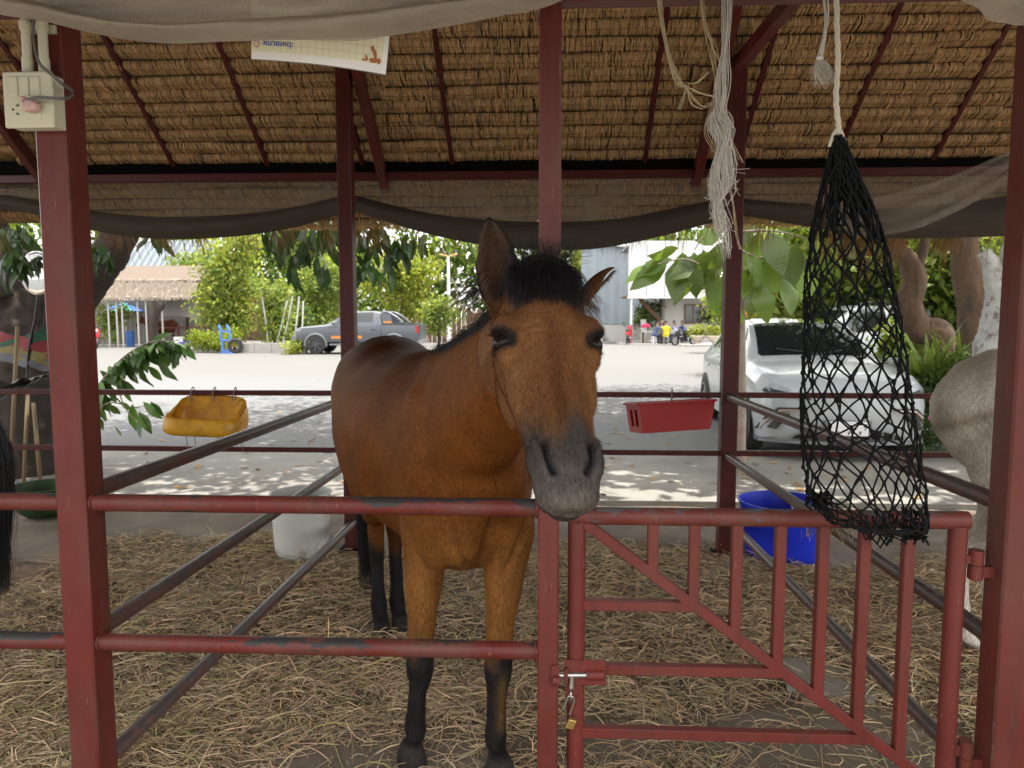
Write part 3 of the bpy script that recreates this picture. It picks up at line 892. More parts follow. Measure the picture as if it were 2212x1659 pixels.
for q in (-1, 1):
    xq = x * q
    d, k = seg_d(xq, t, .051, .500, .046, .545)
    d2, k2 = seg_d(xq, t, .046, .545, .036, .578)
    dn = np.minimum(d, d2 * 1.15)
    m = headmask & (n > -.10) & (xq > 0) & (t > .42)
    wid = .0076
    g = gz(dn, wid) if False else np.exp(-(dn / wid) ** 2)
    pits += np.where(m, g, 0)
    dist += np.where(m, -.022 * g, 0)
    # wing of the nostril on the outer side, and a dip behind it
    dw, kw = seg_d(xq, t, .064, .50, .056, .575)
    dist += np.where(m, .0075 * np.exp(-(dw / .012) ** 2), 0)
    dd_, kd = seg_d(xq, t, .079, .485, .064, .60)
    dist += np.where(headmask & (n > -.12) & (xq > 0) & (t > .42), -.0045 * np.exp(-(dd_ / .009) ** 2), 0)
    # inner edge of the nasal bone fades to a soft hollow on the cheek
    dc, kc = seg_d(xq, t, .066, .30, .055, .43)
    dist += np.where(headmask & (n > -.09) & (xq > 0), -.006 * np.exp(-(dc / .022) ** 2), 0)
    dh, kh = seg_d(xq, t, .066, .085, .072, .125)
    dist += np.where(headmask & (n > -.09) & (xq > 0), -.006 * np.exp(-(dh / .02) ** 2), 0)
    # eye: measured round a point on the side of the skull
    E = np.array(H.w(.190, .118*q, -.034)); eN = np.array((H.l * q * .74 + H.n * .66 - H.a * .02).normalized())
    eU = np.array(H.a) * .93 + np.cross(eN, np.array(H.a)) * (.30 * q); eU = eU - eN * (eU @ eN); eU /= np.linalg.norm(eU)
    eV = np.cross(eN, eU); 
    # long axis runs slightly down towards the nose, across the skull
    rel = V - E
    u, v_, w_ = rel @ eV, rel @ eU, rel @ eN
    eyes.append((q, E, eN, eU, eV))
    mm = headmask & (np.abs(w_) < .05) & (np.hypot(u, v_) < .07)
    al = np.sqrt((u / .0290) ** 2 + (v_ / .0185) ** 2)
    dist += np.where(mm, -.018 * np.clip(1.12 - al, 0, 1) ** .5 * (al < 1.12), 0)
    dist += np.where(mm, .0042 * np.exp(-((al - 1.38) / .24) ** 2), 0)
    dist += np.where(mm & (v_ < 0), .0035 * np.exp(-((al - 1.75) / .3) ** 2), 0)
# mouth line between the lips
d, k = seg_d(t, n, .505, -.098, .638, -.082)
mouth = np.where(headmask & (t > .48), np.exp(-(d / .006) ** 2), 0)
dist -= .008 * mouth
# small dip in the middle of the upper lip; channel between the jaw bars on the face
dist -= np.where(headmask, .005 * np.exp(-(x / .010) ** 2) * np.clip((t - .60) / .03, 0, 1) * (n > -.085), 0)
V2 = V + Nn * dist[:, None]
# muscle relief: forearms, breast, shoulder
f_ = (V - np.array(HO)) @ np.array(Fw); l_ = (V - np.array(HO)) @ np.array(Lt); z_ = V[:, 2]
body = ~headmask
gr_ = np.where(body & (f_ > .05) & (z_ < 1.2) & (z_ > .6), -.014 * np.exp(-(l_ / .018) ** 2) * np.exp(-((z_ - .88) / .17) ** 2), 0)
for s in (-1, 1):
    d, k = seg_d(l_ * s, z_, .045, .70, .15, .92)
    gr_ += np.where(body & (f_ > .02), -.013 * np.exp(-(d / .014) ** 2), 0)
    d, k = seg_d(l_ * s, z_, .105, .45, .125, .66)
    gr_ += np.where(body & (f_ > -.12), -.006 * np.exp(-(d / .012) ** 2), 0)
gr_ += np.where(body, .0035*np.sin(V[:, 0]*19+V[:, 2]*11)*np.sin(V[:, 1]*13+V[:, 2]*17), 0)
V2 += Nn * gr_[:, None]
bay.vertices.foreach_set('co', V2.astype(np.float32).ravel()); bay.update()
# ---- coat colours
def smooth01(a, lo, hi):
    k = np.clip((a - lo) / (hi - lo), 0, 1); return k * k * (3 - 2 * k)
def mixc(C, c, k): return C * (1 - k[:, None]) + np.array(c)[None] * k[:, None]
C = np.tile([[.112, .038, .0085]], (len(V), 1))
C = mixc(C, (.042, .0125, .004), smooth01(z_, 1.15, 1.5) * body * smooth01(-f_, -.2, .3))              # darker topline
C = mixc(C, (.175, .078, .022), .8 * (1 - smooth01(z_, .68, 1.0)) * body * smooth01(f_, -.4, .05))     # lighter breast and elbows
bl = (.014, .0125, .013)
nz = .035*np.sin(V[:, 0]*41+V[:, 2]*23) + .02*np.sin(V[:, 1]*57-V[:, 2]*31)
isf = f_ > -.6
C = mixc(C, bl, np.where(isf, 1 - smooth01(z_ + nz, .36, .50), 1 - smooth01(z_ + nz, .34, .52)) * body)
strip = np.where(isf & body & (l_ > .0), np.exp(-((l_ - .045) / .02) ** 2) * smooth01(z_, .12, .2) * (1 - smooth01(z_, .3, .4)), 0)
C = mixc(C, (.10, .06, .025), strip * .8)
C = mixc(C, (.03, .027, .025), (1 - smooth01(z_, .03, .055)) * body)                                 # hooves
hd = headmask.astype(float)
C = mixc(C, (.138, .062, .025), hd * .9)
C = mixc(C, (.07, .026, .010), hd * np.exp(-(x / .022) ** 2) * smooth01(t, .1, .2) * (1 - smooth01(t, .42, .5)) * .7 * (n > -.1))
C = mixc(C, (.145, .07, .03), hd * smooth01(np.abs(x), .06, .1) * smooth01(t, .22, .3) * (1 - smooth01(t, .4, .5)) * .55)
grey = hd * smooth01(t + .03*np.sin(x*60) + .25*np.maximum(-n - .1, 0), .40, .52)
C = mixc(C, (.047, .041, .037), grey)
C = mixc(C, (.075, .063, .053), hd * smooth01(t, .615, .645) * (n > -.088) * .7)                      # pale lip
C = mixc(C, (.03, .027, .025), hd * smooth01(t, .50, .56) * (n < -.088))                             # dark lower lip
C = mixc(C, (.010, .009, .008), np.clip(pits, 0, 1)**1.5 * hd)
C = mixc(C, (.02, .016, .014), mouth * hd)
for q, E, eN, eU, eV in eyes:
    rel = V - E; u, v_ = rel @ eV, rel @ eU
    al = np.sqrt((u / .0290) ** 2 + (v_ / .0185) ** 2)
    C = mixc(C, (.014, .011, .010), (1 - smooth01(al, 1.35, 1.95)) * hd * ((rel @ eN) > -.05))
    C = mixc(C, (.15, .085, .045), hd * np.exp(-((u) / .03) ** 2 - ((v_ + .034) / .010) ** 2) * ((rel @ eN) > -.05) * .5)
for EE in (EA, EB):
    b, ax, od, sd, L = EE
    rel = V - np.array(b); ta = (rel @ np.array(ax)) / L; so = rel @ np.array(od); ss = rel @ np.array(sd)
    inn = (ta > -.25) & (ta < 1.1) & (np.abs(ss) < .07) & (np.abs(so) < .08) & ((t < .05) | (np.abs(x) > .13))
    fr_ = (Nn @ np.array(od)) > .25
    C = mixc(C, (.05, .021, .009), inn * .7)
    C = mixc(C, (.034, .019, .011), (inn & fr_ & (ta > 0.05)) * .9)
    C = mixc(C, (.012, .010, .010), inn * smooth01(ta, .84, .95))
    edge = inn & (np.abs(ss) > .85 * np.interp(ta, [0, .3, .5, .75, 1], [.041, .058, .057, .038, .006])) & (ta > .1)
    C = mixc(C, (.014, .012, .011), edge * .8)
    C = mixc(C, (.008, .007, .007), (inn & fr_) * np.exp(-((ta - .16) / .13) ** 2) * np.exp(-((ss) / .012) ** 2))
C = mixc(C, bl, hd * (1 - smooth01(t, .03, .08)) * (np.abs(x) < .085) * (n > -.10) * (n < .05))                # under the forelock
set_col(bay, np.clip(C, 0, 1))
def coat_mat(name, sheen=.35, rough=.48, gain=(1, 1, 1)):
    m, t_, b, o = new_mat(name)
    a = N(t_, 'VertexColor'); a.layer_name = 'Col'
    v = coords(t_)
    vv = coords(t_, (1, 1, .22))
    hair = noise(t_, vv, 190, 4, .75)
    c = mix(t_, 1.0, a.outputs['Color'], ramp(t_, noise(t_, v, 6, 6, .6), [(.3, .68), (.7, 1.28)]), 'MULTIPLY')
    c = mix(t_, 1.0, c, ramp(t_, hair, [(.32, .55), (.68, 1.45)]), 'MULTIPLY')
    c = mix(t_, 1.0, c, gain, 'MULTIPLY')
    t_.links.new(c, b.inputs['Base Color'])
    b.inputs['Roughness'].default_value = rough; b.inputs['Specular IOR Level'].default_value = .045
    b.inputs['Sheen Weight'].default_value = sheen; b.inputs['Sheen Roughness'].default_value = .4
    b.inputs['Sheen Tint'].default_value = (.8, .6, .4, 1)
    h = math_(t_, 'ADD', hair, math_(t_, 'MULTIPLY', noise(t_, v, 55, 4), .8))
    bump(t_, b, h, .5, .003)
    return m
def coat_hair(name, keep, flow, n_, L, w, parent, lift=.16, seed=3):
    r = np.random.default_rng(seed); idx = np.flatnonzero(keep); idx = idx[r.integers(0, len(idx), n_)]
    V3 = V2; N3 = get_no(bay)
    p0 = V3[idx] + r.normal(0, .0022, (n_, 3)); nn = N3[idx]
    f = flow[idx] + r.normal(0, .16, (n_, 3)); f = unit(f - nn * (f * nn).sum(1, keepdims=True))
    Ls = r.uniform(.6, 1.3, (n_, 1)) * L
    p = np.stack([p0 - nn*.001, p0 + f*Ls*.5 + nn*Ls*lift*.7, p0 + f*Ls + nn*Ls*lift*.8], 1)
    sd = np.cross(f, nn)[:, None] * (w * np.array([1, .8, .1]))[None, :, None]
    tint = C[idx] * r.uniform(.6, 1.75, (n_, 1))
    o = obj(name, np_mesh(name, *ribbons(p, sd, tint)), MAT['coat_hair'], horse); o['kind'] = 'stuff'
    return o
MAT['coat_hair'] = colored('coat_hair', .6, 0, (1, 1, 1), .05)
MAT['coat'] = coat_mat('bay_coat', 0.0, .5)
horse = thing('horse', 'brown bay horse with black forelock and grey muzzle looking over the front fence', 'horse', (HO.x, HO.y, FLOOR_Z))
obj('body', bay, MAT['coat'], horse)
headflow = np.array(H.a)[None]*1.0 + np.outer(np.sign(x)*np.clip(np.abs(x)/.08, 0, 1)*.55, np.array(H.l))
whorl = np.hypot(x, t - .20); wk = np.exp(-(whorl/.07)**2)[:, None]
headflow = headflow*(1 - wk) + wk*(np.outer(x/.05, np.array(H.l)) + np.outer((t - .20)/.05, np.array(H.a)))
coat_hair('face_hair', headmask & (t > .03) & (t < .56) & (front > -.35), headflow, 60000, .0095, .00034, horse, seed=3)
bodyflow = np.tile(np.array([-Fw*.75 - Zu*.75]), (len(V), 1))
coat_hair('body_hair', body & (f_ > -.40) & (z_ > .52) & (z_ < 1.6) & ~((t < .1) & (np.abs(x) < .12)), bodyflow, 60000, .011, .0005, horse, lift=.07, seed=4)
# ---- eyes
m_, t_, b_, o_ = new_mat('eyeball'); b_.inputs['Base Color'].default_value = (.010, .006, .004, 1); b_.inputs['Roughness'].default_value = .03; b_.inputs['Specular IOR Level'].default_value = .12
MAT['eye'] = m_
for q, E, eN, eU, eV in eyes:
    me_ = MB(); c = E - eN * .0165
    ball(me_, Vector(c), Vector(eV) * .031, Vector(eU) * .0245, Vector(eN) * .0225, 32, 20)
    obj('eye', me_, MAT['eye'], horse, smooth=True)
# ---- hair: forelock, mane, tail, lashes, whiskers, ear tufts
def hair_mat(name, col, rough=.42):
    m, t, b, o = new_mat(name)
    b.inputs['Base Color'].default_value = (*col, 1); b.inputs['Roughness'].default_value = rough; b.inputs['Specular IOR Level'].default_value = .5
    return m
MAT['hair'] = hair_mat('black_hair', (.0085, .0075, .008))
def strands(starts, dirs, length, droop, seg=7, curl=.01, w=.0006, seed=1, taper=.8, pull=None):
    """hair: leaves along dirs, then bends towards droop"""
    r = np.random.default_rng(seed); n_ = len(starts)
    L = length[:, None]
    S = seg; p = np.zeros((n_, S, 3)); p[:, 0] = starts; d = unit(dirs); dr = droop
    wob = r.normal(0, 1, (n_, 3))
    for k in range(1, S):
        d = unit(d + dr * (1.0 / S) * (1 + .6*k/S) + wob * curl * np.sin(k * 1.7 + r.uniform(0, .4, (n_, 1))))
        p[:, k] = p[:, k-1] + d * L / (S - 1)
    rad = w * (1 - taper * np.linspace(0, 1, S)[None] ** 1.5) * r.uniform(.7, 1.3, (n_, 1))
    return prisms(p, rad)[:2]
def np_join(parts):
    Vs, Fs, o = [], [], 0
    for V_, F_ in parts: Vs.append(V_); Fs.append(F_ + o); o += len(V_)
    return np.concatenate(Vs), np.concatenate(Fs)
r = np.random.default_rng(5)
def hpts(tt, xx, nn): return np.array(H.o)[None] + np.outer(tt * H.k, np.array(H.a)) + np.outer(xx, np.array(H.l)) + np.outer(nn, np.array(H.n))
nF = 8500
tt = r.uniform(-.05, .04, nF); xx = r.normal(0, .034, nF).clip(-.066, .066); nn = .028 - .9*np.abs(tt+.0)*.35 - 3.2*xx**2 + r.normal(0, .004, nF)
dirs = np.outer(r.uniform(.05, .42, nF), np.array(H.n)) + np.outer(r.uniform(.1, 1.0, nF), np.array(H.a)) + np.outer(xx*3.5 + r.normal(0, .26, nF), np.array(H.l))
dr = np.outer(np.full(nF, 1.35), np.array(H.a)) + np.array([0, 0, -.25]) - np.outer(np.full(nF, .75), np.array(H.n)) + r.normal(0, .16, (nF, 3))
fl_ = strands(hpts(tt, xx, nn), dirs, r.uniform(.05, .10, nF), dr, 8, .035, .00055, 11)
nW = 600                                              # finer fly-away hair round the top
tt = r.uniform(-.06, 0, nW); xx = r.uniform(-.07, .07, nW); nn = .03 - 3*xx**2
dirs = np.outer(r.uniform(.6, 1, nW), np.array(H.n)) - np.outer(r.uniform(.0, .9, nW), np.array(H.a)) + np.outer(xx*9 + r.normal(0, .4, nW), np.array(H.l))
fw_ = strands(hpts(tt, xx, nn), dirs, r.uniform(.04, .085, nW), r.normal(0, .5, (nW, 3)) + np.outer(np.full(nW, .6), np.array(H.a)), 7, .12, .0004, 12)
Vh, Fh = np_join([fl_, fw_])
obj('forelock', np_mesh('forelock', Vh, Fh, smooth=True), MAT['hair'], horse)
# mane: rises from the crest and falls to the photo's left side of the neck
crest = catmull([(-.035, 1.86, 1.655), (-.075, 1.97, 1.632), (-.13, 2.11, 1.582), (-.205, 2.28, 1.532), (-.285, 2.46, 1.487), (-.375, 2.66, 1.452)], 8)
cr = np.array([tuple(c) for c in crest])
nM = 2000
ki = r.uniform(0, len(cr) - 1.01, nM); k0 = ki.astype(int); fr2 = (ki - k0)[:, None]
st = cr[k0] * (1 - fr2) + cr[k0 + 1] * fr2 + r.normal(0, .007, (nM, 3))
kk = ki / len(cr)
sideL = -np.array((1.0, .45, 0)) / 1.1
dirs = np.outer(r.uniform(.5, 1.0, nM), sideL) + np.outer(r.uniform(.1, .5, nM), [0, 0, 1]) + r.normal(0, .18, (nM, 3))
dr = np.outer(np.full(nM, .55), sideL) * 0 + np.outer(np.full(nM, 2.2), [0.02, 0, -1]) + r.normal(0, .22, (nM, 3))
mn = strands(st, dirs, (r.uniform(.05, .115, nM) * (1.0 - .3*kk)), dr, 8, .05, .0009, 21)
nS = 120                                              # a few long wisps blown out behind the ear
st = np.array(P(1052, 612, 1.92))[None] + r.normal(0, .016, (nS, 3))
dirs = np.array([-.75, .1, -.25])[None] + r.normal(0, .16, (nS, 3))
ws = strands(st, dirs, r.uniform(.07, .17, nS), np.array([[-.2, 0, -1.0]]) + r.normal(0, .4, (nS, 3)), 9, .12, .0007, 22)
Vh, Fh = np_join([mn, ws])
obj('mane', np_mesh('mane', Vh, Fh, smooth=True), MAT['hair'], horse)
def tail_mesh(root, out, zb, n_, seed, spread=.05, core=True, w=.0011):
    """tail hanging from root: first out along out, then straight down to height zb"""
    r = np.random.default_rng(seed); S = 12
    root = np.array(root); out = np.array(out)
    tt = np.linspace(0, 1, S)
    L = root[2] - zb
    ang = r.uniform(0, 6.28, n_); rad = np.sqrt(r.uniform(0, 1, n_))
    ex = np.stack([np.cos(ang)*rad, np.sin(ang)*rad, np.zeros(n_)], 1)
    wd = .022 + spread * np.sin(np.clip(tt*1.25, 0, 1) * 2.6)
    len_ = r.uniform(.72, 1.0, n_)
    p = root[None, None] + ex[:, None] * wd[None, :, None]
    p = p + out[None, None] * (.10 * (1 - np.exp(-tt * 7)))[None, :, None]
    p[:, :, 2] -= L * tt[None] * len_[:, None] - .02*np.sin(tt*3.1)[None]
    p += (r.normal(0, .010, (n_, 1, 3)) * np.sin(tt*5 + r.uniform(0, 6, (n_, 1)))[:, :, None])
    radii = w * (1 - .7*tt[None]) * r.uniform(.7, 1.4, (n_, 1))
    a = prisms(p, radii)[:2]
    mb = MB().tube([tuple(root + out*.1*(1-math.exp(-q*7)) - np.array([0, 0, L*q])) for q in np.linspace(0, .8, 9)], [.03, .034, .036, .038, .038, .034, .028, .018, .006], 12)
    q4 = np.array([f for f in mb.f if len(f) == 4])
    return np_join([a, (np.array(mb.v), q4)])
tr = HO + Fw * -1.40 + Zu * 1.28 - Lt * .035
Vh, Fh = tail_mesh(tr, -np.array(Fw) * .7 - np.array(Lt) * .15, .06, 1600, 31)
obj('tail', np_mesh('tail', Vh, Fh, smooth=True), MAT['hair'], horse)
# lashes and whiskers
parts = []
for q, E, eN, eU, eV in eyes:
    n_ = 46; a = r.uniform(-1.0, 1.0, n_)
    st = E[None] + np.outer(a * .027, eV) + np.outer(-.0205 * np.sqrt(1 - (a*.9) ** 2), eU) + eN * .004
    parts.append(strands(st, np.outer(np.ones(n_), eN) + r.normal(0, .12, (n_, 3)), r.uniform(.014, .024, n_), np.tile(eU * .8, (n_, 1)), 5, .01, .0005, 41))
n_ = 90
ph = r.uniform(.5, .64, n_); xs_ = np.sign(r.normal(size=n_)) * r.uniform(.045, .07, n_); nn = r.uniform(-.12, -.05, n_)
st = hpts(ph, xs_, nn)
parts.append(strands(st, np.outer(np.sign(xs_), np.array(H.l)) + np.outer(r.uniform(.2, .9, n_), np.array(H.a)) + r.normal(0, .25, (n_, 3)), r.uniform(.02, .06, n_), np.array([[0, 0, -.4]]) + r.normal(0, .1, (n_, 3)), 6, .02, .00028, 43))
Vh, Fh = np_join(parts)
obj('whiskers', np_mesh('whiskers', Vh, Fh, smooth=True), MAT['hair'], horse)['kind'] = 'stuff'
# soft hair on the rims of the ears and cheek edge
MAT['fuzz'] = hair_mat('brown_fuzz', (.07, .036, .018), .6)
parts = []
for EE, op in ((EA, .050), (EB, .012)):
    b, ax, od, sd, L = [np.array(q) if not isinstance(q, float) else q for q in EE]
    n_ = 700; ta = r.uniform(.0, .9, n_); sg = np.sign(r.normal(size=n_))
    hw = np.interp(ta, [0, .12, .28, .45, .6, .74, .9], [.72, .9, 1, .99, .86, .66, .3]) * op
    st = b[None] + np.outer(ta * L, ax) + np.outer(sg * hw * r.uniform(.75, 1, n_), sd) + np.outer(hw * .5, od)
    parts.append(strands(st, np.outer(-sg * .8, sd) + np.outer(r.uniform(.2, .9, n_), ax) + np.outer(r.uniform(.1, .6, n_), od), r.uniform(.012, .026, n_), r.normal(0, .3, (n_, 3)), 5, .03, .0004, 47))
n_ = 260                                              # long hair below the right-hand ear
st = np.array(P(1268, 655, 1.85))[None] + r.normal(0, .014, (n_, 3))
parts.append(strands(st, np.array([[.7, -.2, -.6]]) + r.normal(0, .3, (n_, 3)), r.uniform(.02, .05, n_), np.array([[0, 0, -.8]]) + r.normal(0, .2, (n_, 3)), 6, .03, .0004, 49))
Vh, Fh = np_join(parts)
obj('ear_hair', np_mesh('ear_hair', Vh, Fh, smooth=True), MAT['fuzz'], horse)
# ================================================================== straw bedding
MAT['straw'] = colored('straw_stalks', .6, .12, (1, 1, 1), .35)
def straw_h(X, Y):
    """height of the straw bed above the floor"""
    h = .030 + .024*np.sin(X*2.3+.7)*np.sin(Y*3.1+X) + .02*np.sin(X*5.1-Y*4.3+1) + .013*np.sin(X*11+Y*9)
    bare = np.exp(-((X-.95)/.55)**2 - ((Y-2.75)/.42)**2) + .9*np.exp(-((X+.35)/.5)**2 - ((Y-2.55)/.25)**2) + .8*np.exp(-((X-.75)/.5)**2 - ((Y-4.35)/.4)**2) + .95*np.exp(-((X-1.35)/.45)**2 - ((Y-2.6)/.4)**2) + .75*np.exp(-((X+.85)/.22)**2 - ((Y-2.5)/.2)**2) + .7*np.exp(-((X-.25)/.25)**2 - ((Y-2.75)/.2)**2) + .7*np.exp(-((X+.55)/.3)**2-((Y-3.9)/.5)**2)
    mound = .05*np.exp(-((X+1.2)/.35)**2-((Y-3.6)/.6)**2) + .07*np.exp(-((X-2.2)/.5)**2-((Y-4.0)/.6)**2) + .05*np.exp(-((X-.3)/.3)**2-((Y-4.0)/.4)**2) + .04*np.exp(-((X+2.0)/.5)**2-((Y-4.2)/.5)**2)
    edge = np.clip((5.15 + .22*np.sin(X*2.1) + .12*np.sin(X*5.7) - Y) / .5, 0, 1)
    return np.clip(h + mound - .08*bare, 0, .2) * edge, np.clip(1 - 1.0*bare, .10, 1) * edge
def straw_batch(n, x0, x1, y0, y1, seed, Lr=(.05, .20), wr=(.0009, .0022), lift=1.0):
    r = np.random.default_rng(seed)
    X = r.uniform(x0, x1, n); Y = r.uniform(y0, y1, n)
    h, dens = straw_h(X, Y)
    k = r.random(n) < dens
    X, Y, h = X[k], Y[k], h[k]; m = len(X)
    L = r.uniform(*Lr, m) * r.uniform(.6, 1.2, m)
    az = r.uniform(0, 2*np.pi, m) * .5 + (r.normal(0, .7, m) + .3*np.sin(X*3+Y*2)) ; az = np.where(r.random(m) < .5, az, r.uniform(0, 6.28, m))
    S = 5; s = np.linspace(-.5, .5, S)
    bend = r.normal(0, .55, m) * (r.random(m) < .75); kink = r.normal(0, .9, m) * (r.random(m) < .22)
    a = az[:, None] + bend[:, None] * s[None]*2 + kink[:, None]*(s[None] > .05)
    dx = np.cos(a) * L[:, None] / (S-1); dy = np.sin(a) * L[:, None] / (S-1)
    px = X[:, None] + np.cumsum(dx, 1) - dx.sum(1, keepdims=True)/2; py = Y[:, None] + np.cumsum(dy, 1) - dy.sum(1, keepdims=True)/2
    tilt = r.normal(0, .13, m) * lift
    z0 = floor_z(X, Y) + h * r.uniform(.15, 1.0, m) + .006
    pz = z0[:, None] + tilt[:, None] * L[:, None] * s[None] + (np.abs(r.normal(0, .012, m))[:, None]) * (1 - 4*s[None]**2)
    gz_ = floor_z(px, py) + .003
    pz = np.maximum(pz, gz_)
    py = np.maximum(py, 1.35)
    p = np.stack([px, py, pz], -1)
    rad = r.uniform(*wr, (m, 1)) * np.array([.8, 1, 1, 1, .6])[None]
    base = np.array([.70, .525, .325])
    tint = base[None] * np.clip(r.normal(.85, .28, (m, 1)), .25, 1.5) * (1 + r.normal(0, .05, (m, 3)))
    pale = r.random(m) < .22; tint[pale] = np.array([.62, .50, .31]) * r.uniform(.7, 1.1, (pale.sum(), 1))
    dk = r.random(m) < .2; tint[dk] *= .5
    gn = r.random(m) < .05; tint[gn] *= np.array([.8, .95, .6])
    return prisms(p, rad, tint)
bt = [straw_batch(26000, -2.3, 2.6, 1.6, 3.1, 1, (.06, .24), (.0012, .0027)), straw_batch(34000, -3.2, 3.8, 3.0, 5.3, 2, (.06, .22), (.0012, .0030)),
      straw_batch(9000, -2.3, 2.6, 1.5, 2.9, 5, (.02, .09), (.0006, .0013)), straw_batch(7500, -2.3, 2.6, 1.7, 5.0, 6, (.14, .34), (.0015, .0030), 1.6)]
# a tousled tuft against the left front post
r = np.random.default_rng(77); n_ = 260
c0 = G(345, 1610, FLOOR_Z + .02)
p = np.zeros((n_, 5, 3)); a = r.uniform(0, 6.28, n_); el = r.uniform(.05, 1.1, n_); L = r.uniform(.07, .22, n_)
for k in range(5):
    q = k / 4
    p[:, k, 0] = c0.x + r.normal(0, .05, n_)*(k == 0) + np.cos(a)*np.cos(el)*L*q; p[:, k, 1] = c0.y + np.sin(a)*np.cos(el)*L*q*.8; p[:, k, 2] = c0.z + .01 + np.sin(el)*L*(q - .45*q*q)
p[:, :, 0] += r.normal(0, .05, (n_, 1)); p[:, :, 1] += r.normal(0, .05, (n_, 1))
bt.append(prisms(p, np.full((n_, 5), .0017), np.array([[.50, .39, .2]]) * r.uniform(.5, 1.2, (n_, 1))))
Vs, Fs, Cs, o_ = [], [], [], 0
for V_, F_, C_ in bt: Vs.append(V_); Fs.append(F_ + o_); Cs.append(C_); o_ += len(V_)
st_o = obj('straw', np_mesh('straw', np.concatenate(Vs), np.concatenate(Fs), np.concatenate(Cs)), MAT['straw'])
tag(st_o, 'loose dry straw bedding strewn over the stall floor', 'straw', kind='stuff')
# matted litter beneath the loose stalks
MAT['litter'] = plain('matted_litter', (.18, .125, .078), .95, var=.6, scale=16, bmp=.8, bscale=45, dirt=(.05, .037, .025), dirt_at=.5)
def lit_z(X, Y):
    h, d = straw_h(X, Y)
    return floor_z(X, Y) + np.where(h > .012, h * .62, -.02)
lo = grid_sheet('matted_straw', -4.5, 5, 1.35, 5.6, 190, 90, lit_z, MAT['litter'], 'stuff')
tag(lo, 'flattened brown straw litter under the loose stalks', 'straw litter')
# broken concrete slab lying near the gate
sb = thing('concrete_slab', 'broken flat concrete slab lying on the floor behind the gate', 'slab', G(1800, 1480, FLOOR_Z))
c4 = [G(1690, 1440, FLOOR_Z), G(1810, 1425, FLOOR_Z), G(1905, 1500, FLOOR_Z), G(1885, 1530, FLOOR_Z), G(1840, 1520, FLOOR_Z), G(1700, 1500, FLOOR_Z)]
MAT['slab'] = plain('old_concrete', (.22, .19, .15), .9, var=.4, scale=7, bmp=.6, bscale=50, dirt=(.1, .08, .06))
obj('slab', MB().poly([p + Vector((0, 0, .0)) for p in c4], (0, 0, .035)), MAT['slab'], sb)

# ================================================================== buckets and feeders
def bucket(name, label, c, r0, r1, h, mat, rim=.008, handle=True, cat='bucket', wallt=.004):
    t = thing(name, label, cat, c)
    pr = [(0.0, .004), (r0 - .01, .004), (r0, .012)] + [(lerp(r0, r1, k/6), h*k/6) for k in range(1, 7)]
    pr += [(r1 + rim, h), (r1 + rim, h + rim*1.4), (r1 - .002, h + rim*1.4)] + [(lerp(r1, r0, k/6) - wallt, lerp(h, .016, k/6)) for k in range(0, 7)] + [(0, .016)]
    obj('tub_body', MB().lathe(pr, n=48), mat, t, local=True, autos=.7)
    if handle:
        pts = [(math.cos(a)*(r1 + rim + .004), -.02 - .05*math.sin(a), h - .012 - .045*math.sin(a)) for a in np.linspace(0, math.pi, 15)]
        M_ = Matrix.Rotation(R(75), 3, 'Z')
        obj('handle', MB().tube([M_ @ Vector(q) for q in pts], .004, 8), MAT['steel'], t, local=True, smooth=True)
        for s in (-1, 1):
            obj('handle_lug', MB().cbox(M_ @ Vector((s*(r1 + rim*.5), 0, h - .012)), (.025, .03, .035), M_), mat, t, local=True)
    return t
MAT['blue_tub'] = plain('blue_plastic', (.012, .03, .50), .38, var=.12, scale=6, bmp=.1, bscale=30, dirt=(.03, .05, .30), dirt_at=.6)
MAT['white_tub'] = plain('grubby_white_plastic', (.50, .50, .47), .5, var=.12, scale=5, bmp=.15, bscale=25, dirt=(.30, .27, .2), dirt_at=.56)
MAT['green_tub'] = plain('green_plastic', (.018, .05, .012), .5, var=.2, scale=8)
bc = G(1686, 1206, FLOOR_Z)
bw = (P(1772, 1160, bc.y).x - P(1606, 1160, bc.y).x) / 2
bh = P(1690, 1080, bc.y).z - FLOOR_Z
bt_ = bucket('blue_tub', 'wide bright blue plastic tub standing behind the gate bars', (bc.x, bc.y, FLOOR_Z), bw*.90, bw*1.10, bh*.97, MAT['blue_tub'])
wc = G(653, 1200, FLOOR_Z); ww = (P(713, 1160, wc.y).x - P(597, 1160, wc.y).x) / 2
bucket('white_bucket', 'grubby off-white plastic bucket on the straw left of the brown horse', (wc.x, wc.y, FLOOR_Z), ww*.94, ww*1.06, P(655, 1066, wc.y).z - FLOOR_Z, MAT['white_tub'], handle=False)
gc = P(66, 1000, 5.6)
gt = thing('green_basin', 'dark green plastic basin on the ground at the far left edge', 'basin', (gc.x, 5.75, FLOOR_Z))
gr_ = .27
obj('basin_body', MB().lathe([(0, .01), (.15, .01), (.2, .05), (.25, .15), (gr_, .24), (gr_ + .012, .25), (gr_ - .012, .25), (.24, .16), (.18, .06), (0, .03)], n=36), MAT['green_tub'], gt, local=True, autos=.7)

